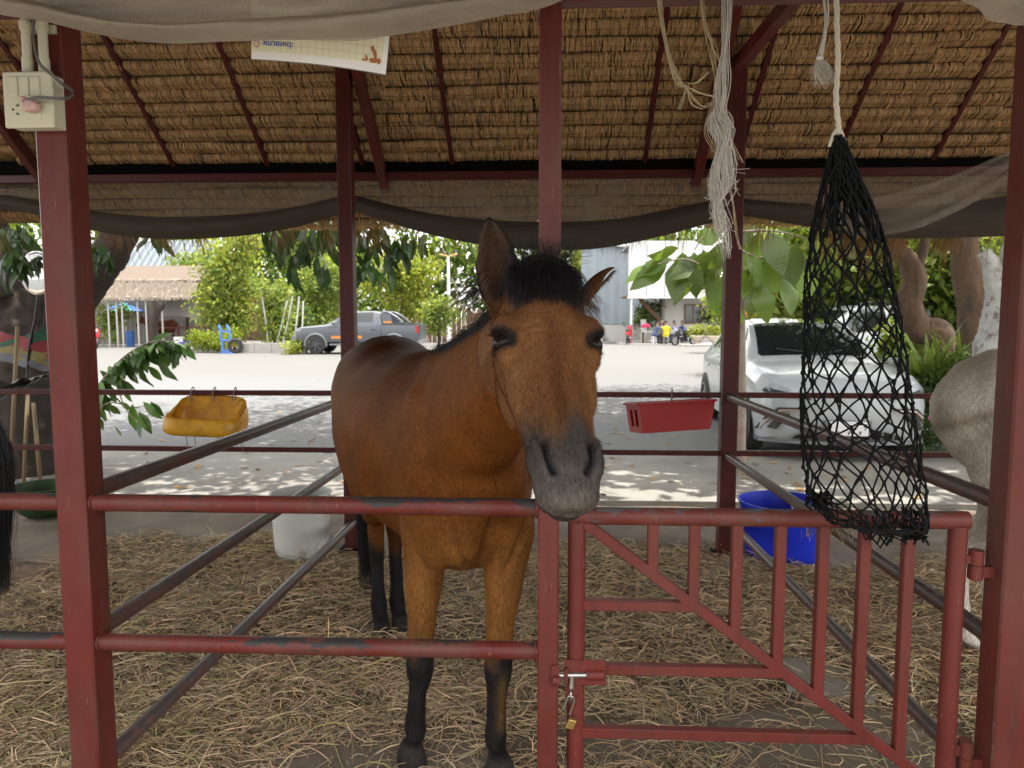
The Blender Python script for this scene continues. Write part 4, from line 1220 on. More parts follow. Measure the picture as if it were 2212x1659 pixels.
# yellow cut-open can tied to the rear bar as a feeder
def soft_box(mb, c, X, Y, Z, n=40, m=14, p=.45, fn=None):
    """rounded box with half axes X,Y,Z (superellipsoid); fn may reshape unit points"""
    o = len(mb.v)
    def sp(v): return math.copysign(abs(v) ** p, v)
    for i in range(m + 1):
        a = -math.pi/2 + math.pi * i / m
        for k in range(n):
            t = 2*math.pi*k/n
            q = Vector((sp(math.cos(a))*sp(math.cos(t)), sp(math.cos(a))*sp(math.sin(t)), sp(math.sin(a))))
            if fn: q = fn(q)
            mb.v.append(tuple(Vector(c) + X*q.x + Y*q.y + Z*q.z))
    for i in range(m):
        for k in range(n):
            mb.f.append((o+i*n+k, o+i*n+(k+1) % n, o+(i+1)*n+(k+1) % n, o+(i+1)*n+k))
    return mb
YC = YR - .08
ca, cb = P(366, 900, YC), P(530, 900, YC); ct, cbm = P(450, 858, YC), P(450, 937, YC)
cx, cz = (ca.x + cb.x)/2, (ct.z + cbm.z)/2; hw, hh = (cb.x - ca.x)/2, (ct.z - cbm.z)/2
m_, t_, b_, o_ = new_mat('yellow_can_plastic')
v_ = coords(t_); f_n = noise(t_, v_, 9, 5, .65)
col_ = mix(t_, ramp(t_, f_n, [(.42, 0.0), (.62, 1.0)]), (.80, .45, .03), (.60, .29, .03))
t_.links.new(col_, b_.inputs['Base Color']); b_.inputs['Roughness'].default_value = .3
b_.inputs['Subsurface Weight'].default_value = 0.0
tr_ = N(t_, 'BsdfTranslucent'); mx_ = N(t_, 'MixShader'); mx_.inputs[0].default_value = .3
t_.links.new(col_, tr_.inputs['Color']); t_.links.new(b_.outputs[0], mx_.inputs[1]); t_.links.new(tr_.outputs[0], mx_.inputs[2]); t_.links.new(mx_.outputs[0], o_.inputs['Surface'])
MAT['can'] = m_
jc = thing('plastic_can_feeder', 'yellow plastic can cut open as a feeder, tied to the rear bar', 'feeder', (cx, YC, cz))
# trough: wall runs as an open-topped rounded box whose back stands higher than its front
mb = MB(); nseg = 44; lv = [(-1.0, .80), (-.86, .95), (-.6, 1.0), (-.2, 1.0), (.15, .97), (.5, .92), (.8, .88), (1.0, .84)]
def can_ring(u, sc_, inner):
    out = []
    for k in range(nseg):
        t = 2*math.pi*k/nseg
        ex = math.copysign(abs(math.cos(t))**.38, math.cos(t)); ey = math.copysign(abs(math.sin(t))**.38, math.sin(t))
        back = (ey + 1) / 2                                    # 1 at the back
        top = lerp(-.08, 1.0, back**1.3)
        z = min(u, top) if u > -.3 else u
        s_ = sc_ - (.035 if inner else 0)
        out.append((cx + hw*s_*ex+ .03*z*hw, YC + .12*s_*ey + .03*z, cz + hh*z - .06*hh*ex))
    return out
mb.rings([can_ring(u, s_, False) for u, s_ in lv], cap=False)
o1 = len(mb.v) - nseg
mb.rings([can_ring(u, s_, True) for u, s_ in lv[::-1]][:-1] + [can_ring(-.93, .8, True)], cap=False)
o2 = o1 + nseg
for k in range(nseg): mb.f.append((o1 + k, o1 + (k+1) % nseg, o2 + (k+1) % nseg, o2 + k))
mb.f.append(tuple(k for k in range(nseg - 1, -1, -1))); mb.f.append(tuple(len(mb.v) - nseg + k for k in range(nseg)))
obj('can_body', mb, MAT['can'], jc, smooth=True)
gp = [P(508, 876, YC - .10), P(520, 862, YC - .08), P(526, 868, YC - .05), P(522, 884, YC - .08), P(510, 896, YC - .11)]
obj('can_handle', MB().tube(catmull(gp, 5), .011, 10), MAT['can'], jc, smooth=True)
MAT['twine'] = plain('grey_twine', (.20, .19, .17), .9, var=.4, scale=60)
zt = P(450, 846, YR).z
for vx in (398, 446, 492):
    a = P(vx, 862, YC); pts = [(a.x, YC + .07, a.z - .02), (a.x + .004, YR + .02, zt + .01), (a.x, YR + .05, zt + .026), (a.x - .006, YR + .078, zt), (a.x, YC + .10, a.z - .03)]
    obj('tie', MB().tube(catmull(pts, 4), .0035, 6), MAT['twine'], jc)
zt2 = P(450, 968, YR).z
for vx in (392, 410, 461, 512):
    a = P(vx, 930, YC)
    obj('tie', MB().tube([(a.x, YC + .06, a.z), (a.x - .008, YR, (a.z + zt2)/2), (a.x - .012, YR + .03, zt2 - .03)], .0025, 5), MAT['twine'], jc)

# red plastic crate tied under the bar
MAT['crate'] = plain('red_plastic', (.30, .008, .008), .4, var=.15, scale=8, bmp=.05)
YK = YR - .02
k00, k10 = P(1370, 873, YK - .16), P(1530, 864, YK - .01)
cr_ = thing('red_crate', 'red plastic crate with slotted base tied under the rear bar', 'crate', ((k00.x + k10.x)/2, YK, k00.z))
ux = (k10 - k00); wC = ux.length; ux.normalize(); dn_ = Vector((0, -.10, -1)).normalized(); hC = k00.z - P(1385, 926, YK).z
uy = ux.cross(dn_).normalized()
if uy.y > 0: uy = -uy
dC = .22
def cp(a, b, c):                                        # a along, b towards the camera, c down; the crate narrows downwards
    k = 1 - .10*c/hC
    return k00 + ux*(wC/2 + (a - .5)*wC*k) + uy*(dC/2 + (b - .5)*dC*k - .14) + dn_*c
def wall(a0, b0, a1, b1, c0, c1, th=.006):
    p = [cp(a0, b0, c0), cp(a1, b1, c0), cp(a1, b1, c1), cp(a0, b0, c1)]
    nrm = (p[1] - p[0]).cross(p[2] - p[0]).normalized()
    return MB().poly(p, nrm*th)
for a0, b0, a1, b1 in ((0, 1, 1, 1), (0, 0, 1, 0), (0, 0, 0, 1), (1, 0, 1, 1)):
    if a0 == a1 == 0:
        # end wall has two slots
        for u0, u1, v0, v1 in ((0, 1, 0, .2), (0, 1, .8, 1), (0, .22, .2, .8), (.42, .58, .2, .8), (.78, 1, .2, .8)):
            obj('crate_wall', wall(a0, u0, a1, u1, hC*v0, hC*v1), MAT['crate'], cr_)
    else:
        obj('crate_wall', wall(a0, b0, a1, b1, .004, hC), MAT['crate'], cr_)
rimp = [cp(-.015, -.02, 0), cp(1.015, -.02, 0), cp(1.015, 1.02, 0), cp(-.015, 1.02, 0)]
for i in range(4): obj('crate_rim', MB().bar(rimp[i], rimp[(i+1) % 4], .022, .014, up=(0, 0, 1)), MAT['crate'], cr_)
for i in range(15):
    u = i / 14
    obj('base_slat', MB().bar(cp(u*.98 + .01, .01, hC), cp(u*.98 + .01, .99, hC), .008, .008), MAT['crate'], cr_)
for i in range(7):
    u = i / 6
    obj('base_slat', MB().bar(cp(.01, u*.98 + .01, hC), cp(.99, u*.98 + .01, hC), .007, .006), MAT['crate'], cr_)
for vx in (1448, 1556):
    a = P(vx, 850, YR)
    obj('tie', MB().tube(catmull([(a.x, YR - .03, a.z - .06), (a.x + .01, YR + .0, a.z + .01), (a.x + .02, YR + .06, a.z + .03), (a.x + .03, YR + .085, a.z - .02), (a.x + .01, YR + .02, a.z - .08)], 4), .004, 6), MAT['twine'], cr_)

# ================================================================== shade nets
def net_mat(name, col, alpha=.0, trans=.45, wave=900):
    m, t, b, o = new_mat(name)
    v = coords(t)
    f = noise(t, coords(t, (1, 1, 4)), 3.5, 6, .6)
    c = mix(t, f, [k*.75 for k in col], [min(1, k*1.25) for k in col])
    fine = noise(t, coords(t, (6, 6, 1)), 90, 2)
    c = mix(t, 1.0, c, ramp(t, fine, [(.3, .82), (.7, 1.15)]), 'MULTIPLY')
    t.links.new(c, b.inputs['Base Color']); b.inputs['Roughness'].default_value = .9; b.inputs['Specular IOR Level'].default_value = .1
    tr = N(t, 'BsdfTranslucent'); t.links.new(c, tr.inputs['Color'])
    mx = N(t, 'MixShader'); mx.inputs[0].default_value = trans
    t.links.new(b.outputs[0], mx.inputs[1]); t.links.new(tr.outputs[0], mx.inputs[2])
    tp = N(t, 'BsdfTransparent'); mx2 = N(t, 'MixShader')
    a = ramp(t, noise(t, coords(t, (1, 1, 1)), 2.2, 4), [(.3, alpha*.6), (.7, min(1, alpha*1.4))])
    # rare pinholes
    hole = N(t, 'TexVoronoi'); hole.inputs['Scale'].default_value = 26; t.links.new(v, hole.inputs['Vector'])
    hk = math_(t, 'MULTIPLY', math_(t, 'LESS_THAN', hole.outputs['Distance'], .10), math_(t, 'GREATER_THAN', noise(t, v, 2.7, 2), .66))
    a2 = math_(t, 'MAXIMUM', a, hk)
    t.links.new(a2, mx2.inputs[0]); t.links.new(mx.outputs[0], mx2.inputs[1]); t.links.new(tp.outputs[0], mx2.inputs[2])
    t.links.new(mx2.outputs[0], o.inputs['Surface'])
    bump(t, b, noise(t, coords(t, (1.5, 1, 8)), 6, 4), .5, .03)
    return m
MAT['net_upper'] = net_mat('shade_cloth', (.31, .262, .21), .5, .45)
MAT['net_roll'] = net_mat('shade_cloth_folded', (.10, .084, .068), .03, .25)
MAT['net_front'] = net_mat('shade_cloth_pale', (.50, .445, .37), .18, .5)
def interp(xs, ys, x): return float(np.interp(x, xs, ys))
def cloth(name, tops, bots, Yt, Yb, mat, parent, nx=60, nz=14, belly=.05, rip=.012, seed=0, roll=False):
    """hanging sheet between an upper and a lower edge, each a list of photo points (vx, vy)"""
    tx, ty = zip(*tops); bx, by = zip(*bots)
    mb = MB(); rows = []
    for j in range(nz + 1):
        v = j / nz; row = []
        for i in range(nx + 1):
            u = i / nx
            vt = lerp(tx[0], tx[-1], u); vb = lerp(bx[0], bx[-1], u)
            smooth_b = np.interp(vb, bx, by)
            a = P(vt, interp(tx, ty, vt), Yt); b = P(vb, smooth_b, Yb)
            p = a.lerp(b, v)
            bl = math.sin(math.pi * v) * belly
            p.y += bl + rip * math.sin(u*23 + v*7 + seed) * v + rip*.8*math.sin(u*9 - v*13 + seed*2) + rip*.5*math.sin(u*51 + v*31)
            if roll:
                ph = math.pi * v
                p.y = lerp(Yt, Yb, v) - belly*math.sin(ph) + rip*math.sin(u*17 + seed + v*5)
            row.append(p)
        rows.append(row)
    n1 = nx + 1
    mb.v = [tuple(p) for row in rows for p in row]
    mb.f = [(j*n1+i, j*n1+i+1, (j+1)*n1+i+1, (j+1)*n1+i) for j in range(nz) for i in range(nx)]
    return obj(name, mb, mat, parent, smooth=True)
def dense(pts, n=24):
    q = catmull([(a, b, 0) for a, b in pts], 8)
    return [(p.x, p.y) for p in q]
YN = EY + .06
def rear_net(label, tops, mids, bots):
    t = thing('shade_net', label, 'net', tuple(P(tops[0][0], tops[0][1], YN)))
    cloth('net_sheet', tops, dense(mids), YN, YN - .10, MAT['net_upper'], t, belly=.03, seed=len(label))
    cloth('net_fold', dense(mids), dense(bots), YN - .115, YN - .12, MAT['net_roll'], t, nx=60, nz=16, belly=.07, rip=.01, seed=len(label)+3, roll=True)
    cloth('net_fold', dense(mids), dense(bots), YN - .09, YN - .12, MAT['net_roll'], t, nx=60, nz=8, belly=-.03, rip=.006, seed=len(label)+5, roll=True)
    return t
rear_net('grey-brown shade net rolled up between the far left and the left rear post', [(-420, 384), (200, 385), (748, 388)], [(-420, 560), (-300, 470), (-120, 425), (0, 421), (60, 428), (180, 452), (330, 468), (520, 463), (650, 445), (748, 420)], [(-420, 620), (-300, 520), (-120, 450), (0, 452), (100, 468), (220, 502), (340, 516), (480, 513), (620, 495), (748, 460)])
rear_net('shade net rolled up in a sag between the two rear posts, behind the brown horse', [(750, 389), (1180, 384), (1575, 380)], [(750, 418), (860, 446), (960, 466), (1080, 476), (1200, 479), (1320, 474), (1430, 455), (1575, 425)], [(750, 452), (860, 486), (960, 514), (1080, 534), (1200, 540), (1300, 536), (1430, 510), (1575, 470)])
rear_net('shade net sagging from the right rear post behind the black hay net', [(1572, 379), (1900, 372), (2330, 365)], [(1572, 425), (1680, 436), (1800, 446), (1900, 452), (2050, 440), (2330, 400)], [(1572, 458), (1680, 478), (1800, 500), (1900, 514), (2050, 514), (2330, 505)])
sw = thing('shade_net', 'loose shade net swept up sideways to the right front post', 'net', tuple(P(1900, 440, 5.0)))
def swept(name, up, lo, mat, Y0, Y1, seed):
    ux_, uy_ = zip(*dense(up)); lx_, ly_ = zip(*dense(lo)); mb = MB(); nx, nz = 50, 12
    for j in range(nz + 1):
        for i in range(nx + 1):
            u, v = i/nx, j/nz
            a = lerp(up[0][0], up[-1][0], u); b = lerp(lo[0][0], lo[-1][0], u)
            vy = lerp(interp(ux_, uy_, a), interp(lx_, ly_, b), v); vx = lerp(a, b, v)
            Yp = lerp(Y0, Y1, u) + .03*math.sin(v*14 + u*3 + seed) + .012*math.sin(v*31 - u*9)
            mb.v.append(tuple(P(vx, vy, Yp)))
    mb.f = [(j*(nx+1)+i, j*(nx+1)+i+1, (j+1)*(nx+1)+i+1, (j+1)*(nx+1)+i) for j in range(nz) for i in range(nx)]
    return obj(name, mb, mat, sw, smooth=True)
swept('net_sheet', [(1760, 455), (1900, 425), (2040, 385), (2150, 340), (2260, 285)], [(1840, 512), (1960, 500), (2060, 460), (2160, 405), (2260, 345)], MAT['net_upper'], 5.3, 3.6, 1)
# front nets
fn = thing('shade_net', 'pale shade net bunched along the front beam above the horse', 'net', tuple(P(600, 20, YF - .06)))
fb = [(-300, -90), (-150, -30), (0, 30), (90, 45), (180, 66), (280, 84), (380, 92), (480, 90), (560, 89), (680, 86), (800, 78), (920, 62), (1040, 42), (1150, 20), (1235, -10), (1300, -60)]
cloth('net_sheet', [(-300, -130), (1300, -130)], dense(fb), YF - .05, YF - .10, MAT['net_front'], fn, nx=90, nz=18, belly=-.06, rip=.012, seed=4)
cloth('net_fold', [(x, y - 46 + 12*math.sin(x*.006)) for x, y in fb], dense([(x, y + 1) for x, y in fb]), YF - .13, YF - .105, MAT['net_front'], fn, nx=90, nz=10, belly=.045, rip=.007, seed=9, roll=True)
fn2 = thing('shade_net', 'corner of pale shade net at the top right of the front', 'net', tuple(P(2180, 10, YF - .06)))
cloth('net_sheet', [(2000, -130), (2500, -130)], dense([(2000, -60), (2060, -10), (2110, 20), (2160, 42), (2230, 58), (2330, 60), (2500, 20)]), YF - .05, YF - .09, MAT['net_front'], fn2, nx=40, nz=12, belly=-.04, rip=.01, seed=6)

# ================================================================== laminated timetable hanging behind the front net
YS = YF + .02
sg = thing('paper_sign', 'laminated paper sheet with a pale grid hanging below the front net', 'sign', tuple(P(690, 60, YS)))
MAT['paper'] = plain('white_paper', (.78, .78, .76), .35, var=.03, bmp=0)
MAT['cream'] = plain('cream_paper', (.74, .72, .52), .35, var=.03, bmp=0)
MAT['gridline'] = plain('grey_print', (.42, .42, .34), .5, var=.05, bmp=0)
MAT['ink'] = plain('blue_print', (.05, .09, .38), .5, var=.05, bmp=0)
MAT['brown_print'] = plain('brown_print', (.36, .13, .05), .5, var=.08, bmp=0)
MAT['pink_print'] = plain('pink_print', (.45, .25, .22), .5, var=.08, bmp=0)
MAT['laminate_edge'] = plain('laminate_edge', (.18, .18, .17), .2, var=.1, bmp=0)
TL, TR, BR, BL = (546, -95), (858, -95), (833, 161), (543, 127)
def sp_(u, v, d=0.0):                                   # u across, v down the sheet; it bows a little
    bow = .020*math.sin(math.pi*u)*v
    sagv = -10*math.sin(math.pi*u)*v
    x = lerp(lerp(TL[0], TR[0], u), lerp(BL[0], BR[0], u), v); y = lerp(lerp(TL[1], TR[1], u), lerp(BL[1], BR[1], u), v) + sagv
    p = P(x, y, YS); p.y += bow - d
    return p
def sheet(u0, u1, v0, v1, d, mat, name, nu=14, nv=6):
    mb = MB()
    for j in range(nv + 1):
        for i in range(nu + 1): mb.v.append(tuple(sp_(lerp(u0, u1, i/nu), lerp(v0, v1, j/nv), d)))
    mb.f = [(j*(nu+1)+i, (j+1)*(nu+1)+i, (j+1)*(nu+1)+i+1, j*(nu+1)+i+1) for j in range(nv) for i in range(nu)]
    return obj(name, mb, mat, sg, smooth=True)
e_ = sheet(-.004, 1.004, 0, 1.008, -.0006, MAT['laminate_edge'], 'laminate')
sheet(0, 1, 0, 1, 0, MAT['paper'], 'paper')
sheet(-.0, .965, 0, .925, .0008, MAT['cream'], 'print_panel')
gm = MB()
def strip(u0, v0, u1, v1, w, d):
    n_ = 10; o = len(gm.v)
    for i in range(n_ + 1):
        u, v = lerp(u0, u1, i/n_), lerp(v0, v1, i/n_)
        du, dv = (0, w) if abs(u1-u0) > abs(v1-v0) else (w, 0)
        gm.v.append(tuple(sp_(u-du, v-dv, d))); gm.v.append(tuple(sp_(u+du, v+dv, d)))
    gm.f += [(o+2*i, o+2*i+1, o+2*i+3, o+2*i+2) for i in range(n_)]
for i in range(1, 19): strip(i*.051, 0, i*.051, .92, .0010, .0014)
for i in range(1, 14): strip(.0, .925 - i*.071, .963, .925 - i*.071, .0013, .0015)
obj('grid_print', gm, MAT['gridline'], sg)
def text_mesh(o, parent, Mx):
    me = bpy.data.meshes.new_from_object(o.evaluated_get(bpy.context.evaluated_depsgraph_get()))
    m2 = bpy.data.objects.new('lettering', me); link(m2); m2.parent = parent; m2.matrix_basis = Mx
    if not me.materials: me.materials.append(o.data.materials[0])
    bpy.data.objects.remove(o)
    return m2
def print_text(s, u, v, size, mat, d=.0022):
    cu = bpy.data.curves.new('lettering', 'FONT'); cu.body = s; cu.size = size; cu.offset = .0004; cu.resolution_u = 3
    cu.materials.append(mat)
    o = bpy.data.objects.new('lettering', cu); link(o)
    p = sp_(u, v, d); q = sp_(u + .2, v, d)
    ax = (q - p).normalized(); up = (sp_(u, v - .05, d) - p); nr = ax.cross(up).normalized(); up = nr.cross(ax)
    Mx = Matrix((ax, up, nr)).transposed().to_4x4(); Mx.translation = p - Vector(sg.location)
    return text_mesh(o, sg, Mx)
print_text('หมายเหตุ:', .082, .862, .0215, MAT['ink'])
print_text('12.00: อาหาร  เวลา', .30, .52, .022, MAT['ink'])
print_text('หมาย', .22, .70, .02, MAT['ink'])
ring = MB()
cc = sp_(.035, .855, .002)
ring.tube([cc + Vector((.0075*math.cos(a), 0, .0085*math.sin(a))) for a in np.linspace(0, 6.283, 17)], .0012, 6, cap=False)
obj('bullet_print', ring, MAT['pink_print'], sg)
# small printed doodle of a brown animal lying on its back, kept generic
dd = MB()
def blob(u, v, ru, rv, n_=16, ang=0.0):
    o = len(dd.v); pts = []
    for k in range(n_):
        a = 2*math.pi*k/n_; x, y = ru*math.cos(a), rv*math.sin(a)
        pts.append(tuple(sp_(u + x*math.cos(ang) - y*math.sin(ang), v + (x*math.sin(ang) + y*math.cos(ang))*1.9, .0024)))
    dd.v += pts; dd.f.append(tuple(range(o + n_ - 1, o - 1, -1)))
blob(.90, .90, .034, .012, ang=-.05); blob(.905, .84, .012, .026, ang=-.6); blob(.885, .80, .011, .014); blob(.845, .885, .008, .017, ang=-.7); blob(.83, .905, .02, .005); blob(.94, .90, .014, .014)
obj('doodle_print', dd, MAT['brown_print'], sg)

# ================================================================== switch box and conduits on the left front post
MAT['pvc'] = plain('cream_pvc', (.50, .48, .36), .45, var=.06, scale=10, bmp=.08, dirt=(.33, .30, .2), dirt_at=.66)
MAT['pvc_dark'] = plain('socket_black', (.015, .015, .015), .4, var=.1, bmp=0)
MAT['plug'] = plain('pink_plug', (.50, .31, .29), .5, var=.12, scale=20, dirt=(.35, .2, .18))
MAT['cord'] = plain('grey_cord', (.12, .115, .105), .55, var=.2)
YB = YF - .062
def sw_(zx, zy, d=0.0, Y=YB):                           # close-up (1024 px square shown at 1659) to the box face plane
    k = 1024/1659 * 2212/4096
    return P(zx*k, zy*k, Y - d)
sx_ = thing('switch_box', 'cream surface-mounted switch and socket box on the left front post', 'switch box', tuple(sw_(190, 640)))
f0, f1 = sw_(8, 462), sw_(352, 826)
b0 = Vector((sw_(30, 470, -.058).x, YF - .002, 0))
def plate(p0, p1, y0, y1, name, mat, bev=.004, parent=None):
    mb = MB().box((p0.x, y0, p0.z), (p1.x, y1, p1.z))
    o = obj(name, mb, mat, parent or sx_)
    b = o.modifiers.new('b', 'BEVEL'); b.width = bev; b.segments = 3
    return o
plate(f0, f1, YB, YB + .012, 'face_plate', MAT['pvc'], .006)
plate(f0 + Vector((.006, 0, -.005)), f1 + Vector((-.005, 0, .005)), YB + .0125, YF - .001, 'mounting_box', MAT['pvc'], .003)
for x0, x1 in ((58, 123), (125, 194), (196, 266)):
    a, b = sw_(x0, 500), sw_(x1, 624)
    w_ = plate(a + Vector((.0008, 0, 0)), b - Vector((.0008, 0, 0)), YB - .0045, YB + .002, 'switch', MAT['pvc'], .0015)
a, b = sw_(68, 645), sw_(270, 775)
plate(a, b, YB - .002, YB + .002, 'socket', MAT['pvc'], .001)
hm_ = MB()
for zx, zy, wx, wz in ((112, 686, 18, 9), (118, 680, 8, 14), (112, 738, 18, 9), (118, 744, 8, 12), (84, 711, 12, 16)):
    p0, p1 = sw_(zx - wx/2 + 4, zy - wz/2), sw_(zx + wx/2 + 4, zy + wz/2)
    hm_.box((p0.x, YB - .0026, p0.z), (p1.x, YB - .0015, p1.z))
obj('socket_slots', hm_, MAT['pvc_dark'], sx_)
for zx in (155, 262):
    cxp = sw_(zx, 300, -.02)
    obj('conduit', MB().tube([(cxp.x, YF - .030, f0.z - .01), (cxp.x, YF - .030, 2.62)], .0125, 18), MAT['pvc'], sx_, autos=1)
    obj('conduit_socket', MB().tube([(cxp.x, YF - .030, f0.z - .002), (cxp.x, YF - .030, sw_(zx, 370, -.02).z)], .0148, 18), MAT['pvc'], sx_, autos=1)
    cz_ = sw_(zx, 160, -.02).z
    obj('conduit_clip', MB().tube([(cxp.x, YF - .030, cz_ - .011), (cxp.x, YF - .030, cz_ + .011)], .0165, 18).box((cxp.x - .024, YF - .012, cz_ - .011), (cxp.x + .024, YF - .001, cz_ + .011)), MAT['pvc'], sx_, autos=1)
cd = thing('power_cord', 'grey twin cord looping from the socket up beside the conduits', 'cord', tuple(sw_(160, 650, .02)))
pth = [sw_(150, 655, .028), sw_(260, 632, .03), sw_(400, 640, .03), sw_(462, 622, .012, YF - .02), sw_(468, 590, .0, YF - .015), sw_(400, 540, .02), sw_(330, 480, .045), sw_(262, 420, .035), sw_(232, 340, .02), sw_(215, 230, .0), sw_(213, 120, -.01), sw_(205, -60, -.02)]
for dx in (-.0022, .0022):
    obj('cord_core', MB().tube([p + Vector((dx*.3, 0, dx)) for p in catmull(pth, 8)], .0026, 8), MAT['cord'], cd, smooth=True)
pg = MB()
soft_box(pg, sw_(205, 690, .017), Vector((.021, 0, -.006)), Vector((0, .016, 0)), Vector((.008, 0, .016)), 20, 10, .6, lambda q: Vector((q.x, q.y, q.z*(1 - .35*max(0, q.x)))))
soft_box(pg, sw_(155, 645, .02), Vector((.009, 0, 0)), Vector((0, .012, 0)), Vector((0, 0, .008)), 14, 8, .7)
obj('plug', pg, MAT['plug'], cd, smooth=True)

# ================================================================== hanging hay net
MAT['netcord'] = plain('black_net_cord', (.007, .0075, .0075), .75, var=.4, scale=70, bmp=.3, bscale=200, spec=.08)
MAT['rope'] = plain('pale_rope', (.50, .45, .36), .85, var=.25, scale=90, bmp=.4, bscale=220)
YH = YF - .10
hn = thing('hay_net', 'empty black knotted hay net hanging on a pale rope over the gate', 'hay net', tuple(P(1805, 300, YH)))
rp = [P(x, y, YH) for x, y in ((1806, -60), (1808, 60), (1810, 130), (1806, 210), (1811, 270), (1812, 290))]
rpc = catmull(rp, 6)
for ph in (0, 2.1, 4.2):
    pts = [p + Vector((.0036*math.cos(ph + i*.9), .0036*math.sin(ph + i*.9), 0)) for i, p in enumerate(rpc)]
    obj('rope_strand', MB().tube(catmull(pts, 2), .0042, 8), MAT['rope'], hn, smooth=True)
for xx in (1792, 1826):
    obj('rope_end', MB().tube([P(1811, 272, YH), P(lerp(1811, xx, .6), 292, YH), P(xx, 318, YH)], [.0055, .005, .006], 8), MAT['rope'], hn, smooth=True)
# outline of the net in the photo: (y, left, right)
prof_n = [(305, 1798, 1823), (330, 1793, 1832), (370, 1783, 1852), (420, 1772, 1873), (470, 1760, 1893), (520, 1750, 1912), (570, 1744, 1920), (640, 1738, 1932), (720, 1736, 1948), (800, 1734, 1962), (880, 1732, 1972), (960, 1731, 1984), (1040, 1740, 1998), (1100, 1752, 2003), (1150, 1800, 2006), (1180, 1880, 1990)]
py_, pl_, pr_ = zip(*prof_n)
r = np.random.default_rng(3)
NC, NR = 15, 24                                          # meshes round, rows down
rows_y = np.concatenate([np.linspace(318, 520, 6), np.linspace(556, 1135, NR - 6)])
nodes = []
for j in range(NR):
    vy = rows_y[j]; l_v, r_v = np.interp(vy, py_, pl_), np.interp(vy, py_, pr_)
    row = []
    for i in range(NC):
        a = 2*math.pi*(i + .5*(j % 2))/NC + .25*math.sin(j*.4) + r.normal(0, .05)
        dep = .55 if vy < 700 else .42
        xx = lerp(l_v, r_v, .5 + .5*math.cos(a) + 0.0)
        p = P(xx, vy + r.normal(0, 4.5) + 10*math.cos(a*2 + j)*(vy > 560) + (18 if vy > 1090 else 0)*math.cos(a - .6), YH)
        hwid = (P(r_v, vy, YH).x - P(l_v, vy, YH).x)/2
        p.y += hwid*dep*math.sin(a) + r.normal(0, .004)
        p.y = min(p.y, GY - gr - .012) if p.z < gz1 + .05 else p.y
        row.append(p)
    nodes.append(row)
cords = MB(); knots = MB()
def cord(p, q, rad=.0028, sag=.0):
    mid = (p + q)/2 + Vector((r.normal(0, .004), r.normal(0, .004), -sag + r.normal(0, .003)))
    qs = [p, p.lerp(mid, .5)*1.0, mid, mid.lerp(q, .5), q]
    cords.tube([p] + [((1-t)**2)*p + 2*t*(1-t)*mid + t*t*q for t in (.33, .66)] + [q], rad, 5, cap=False)
for j in range(NR - 1):
    for i in range(NC):
        k2 = (i + 1) % NC if j % 2 else (i - 1) % NC
        tight = j < 5
        cord(nodes[j][i], nodes[j+1][i], .0034 if tight else .0028)
        cord(nodes[j][i], nodes[j+1][k2], .0034 if tight else .0028)
    if j > 2:
        for i in range(NC): knots.ball(nodes[j][i], .0060, 6, 4, (1, 1, 1.3))
for i in range(NC):                                      # loops closing the foot of the net
    cord(nodes[-1][i], nodes[-1][(i + 1) % NC], .0030, .022); cord(nodes[-1][i], nodes[-1][(i + 2) % NC], .0028, .012)
top = P(1810, 300, YH)
for i in range(NC):
    for dx in (-.004, .004): cord(top + Vector((.012*math.cos(i*2.4), .012*math.sin(i*2.4), r.uniform(-.01, .01))), nodes[0][i] + Vector((dx, 0, 0)), .0042)
# extra slack cord loops in the throat and the bunched foot on the right
for i in range(60):
    y0 = r.uniform(310, 380); y1 = y0 + r.uniform(60, 150)
    f0_, f1_ = r.uniform(.1, .9), r.uniform(.05, .95)
    a = P(lerp(np.interp(y0, py_, pl_), np.interp(y0, py_, pr_), f0_), y0, YH + r.uniform(-.02, .02)); b = P(lerp(np.interp(y1, py_, pl_), np.interp(y1, py_, pr_), f1_), y1, YH + r.uniform(-.05, .05))
    cord(a, b, .0036)
for i in range(34):
    a = Vector(P(r.uniform(1945, 2002), r.uniform(1095, 1165), YH + r.uniform(-.03, .03))); b = Vector(P(r.uniform(1940, 2006), r.uniform(1110, 1180), YH + r.uniform(-.04, .02)))
    cord(a, b, .0034, r.uniform(-.01, .03))
for i in range(9):                                       # loops over the gate rail
    x0 = r.uniform(1840, 1930); a = P(x0, 1112 + r.uniform(-12, 25), GY - gr - .02); b = P(x0 + r.uniform(25, 60), 1115 + r.uniform(-10, 30), GY - gr - .02)
    c = P(x0 + r.uniform(5, 40), 1160 + r.uniform(0, 28), GY - gr - .03)
    cords.tube([a.lerp(c, .0), a.lerp(c, .6) + Vector((-.01, 0, 0)), c, b.lerp(c, .5) + Vector((.008, 0, 0)), b], .0032, 5, cap=False)
for i in range(26):
    a = P(r.uniform(1740, 1792), r.uniform(1060, 1100), YH + r.uniform(-.02, .05)); b = P(r.uniform(1740, 1800), r.uniform(1070, 1104), YH + r.uniform(-.02, .05))
    cord(a, b, .0036)
o = obj('netting', cords, MAT['netcord'], hn, smooth=True); o['kind'] = 'stuff'
o = obj('knots', knots, MAT['netcord'], hn, smooth=True); o['kind'] = 'stuff'; o.name = 'netting_knots'
hw_ = straw_batch(10, 0, 1, 2, 3, 3)
r2 = np.random.default_rng(8); n_ = 90
c0 = np.array(P(1795, 1118, GY + .06)); p = np.zeros((n_, 4, 3)); dv = unit(r2.normal(0, 1, (n_, 3)))
for k in range(4): p[:, k] = c0 + r2.normal(0, 1, (n_, 3))*0 + dv*(k - 1.5)*.025 + np.array([0, 0, -.004*k*k])
p += r2.normal(0, .02, (n_, 1, 3))*np.array([1.6, .6, .5])
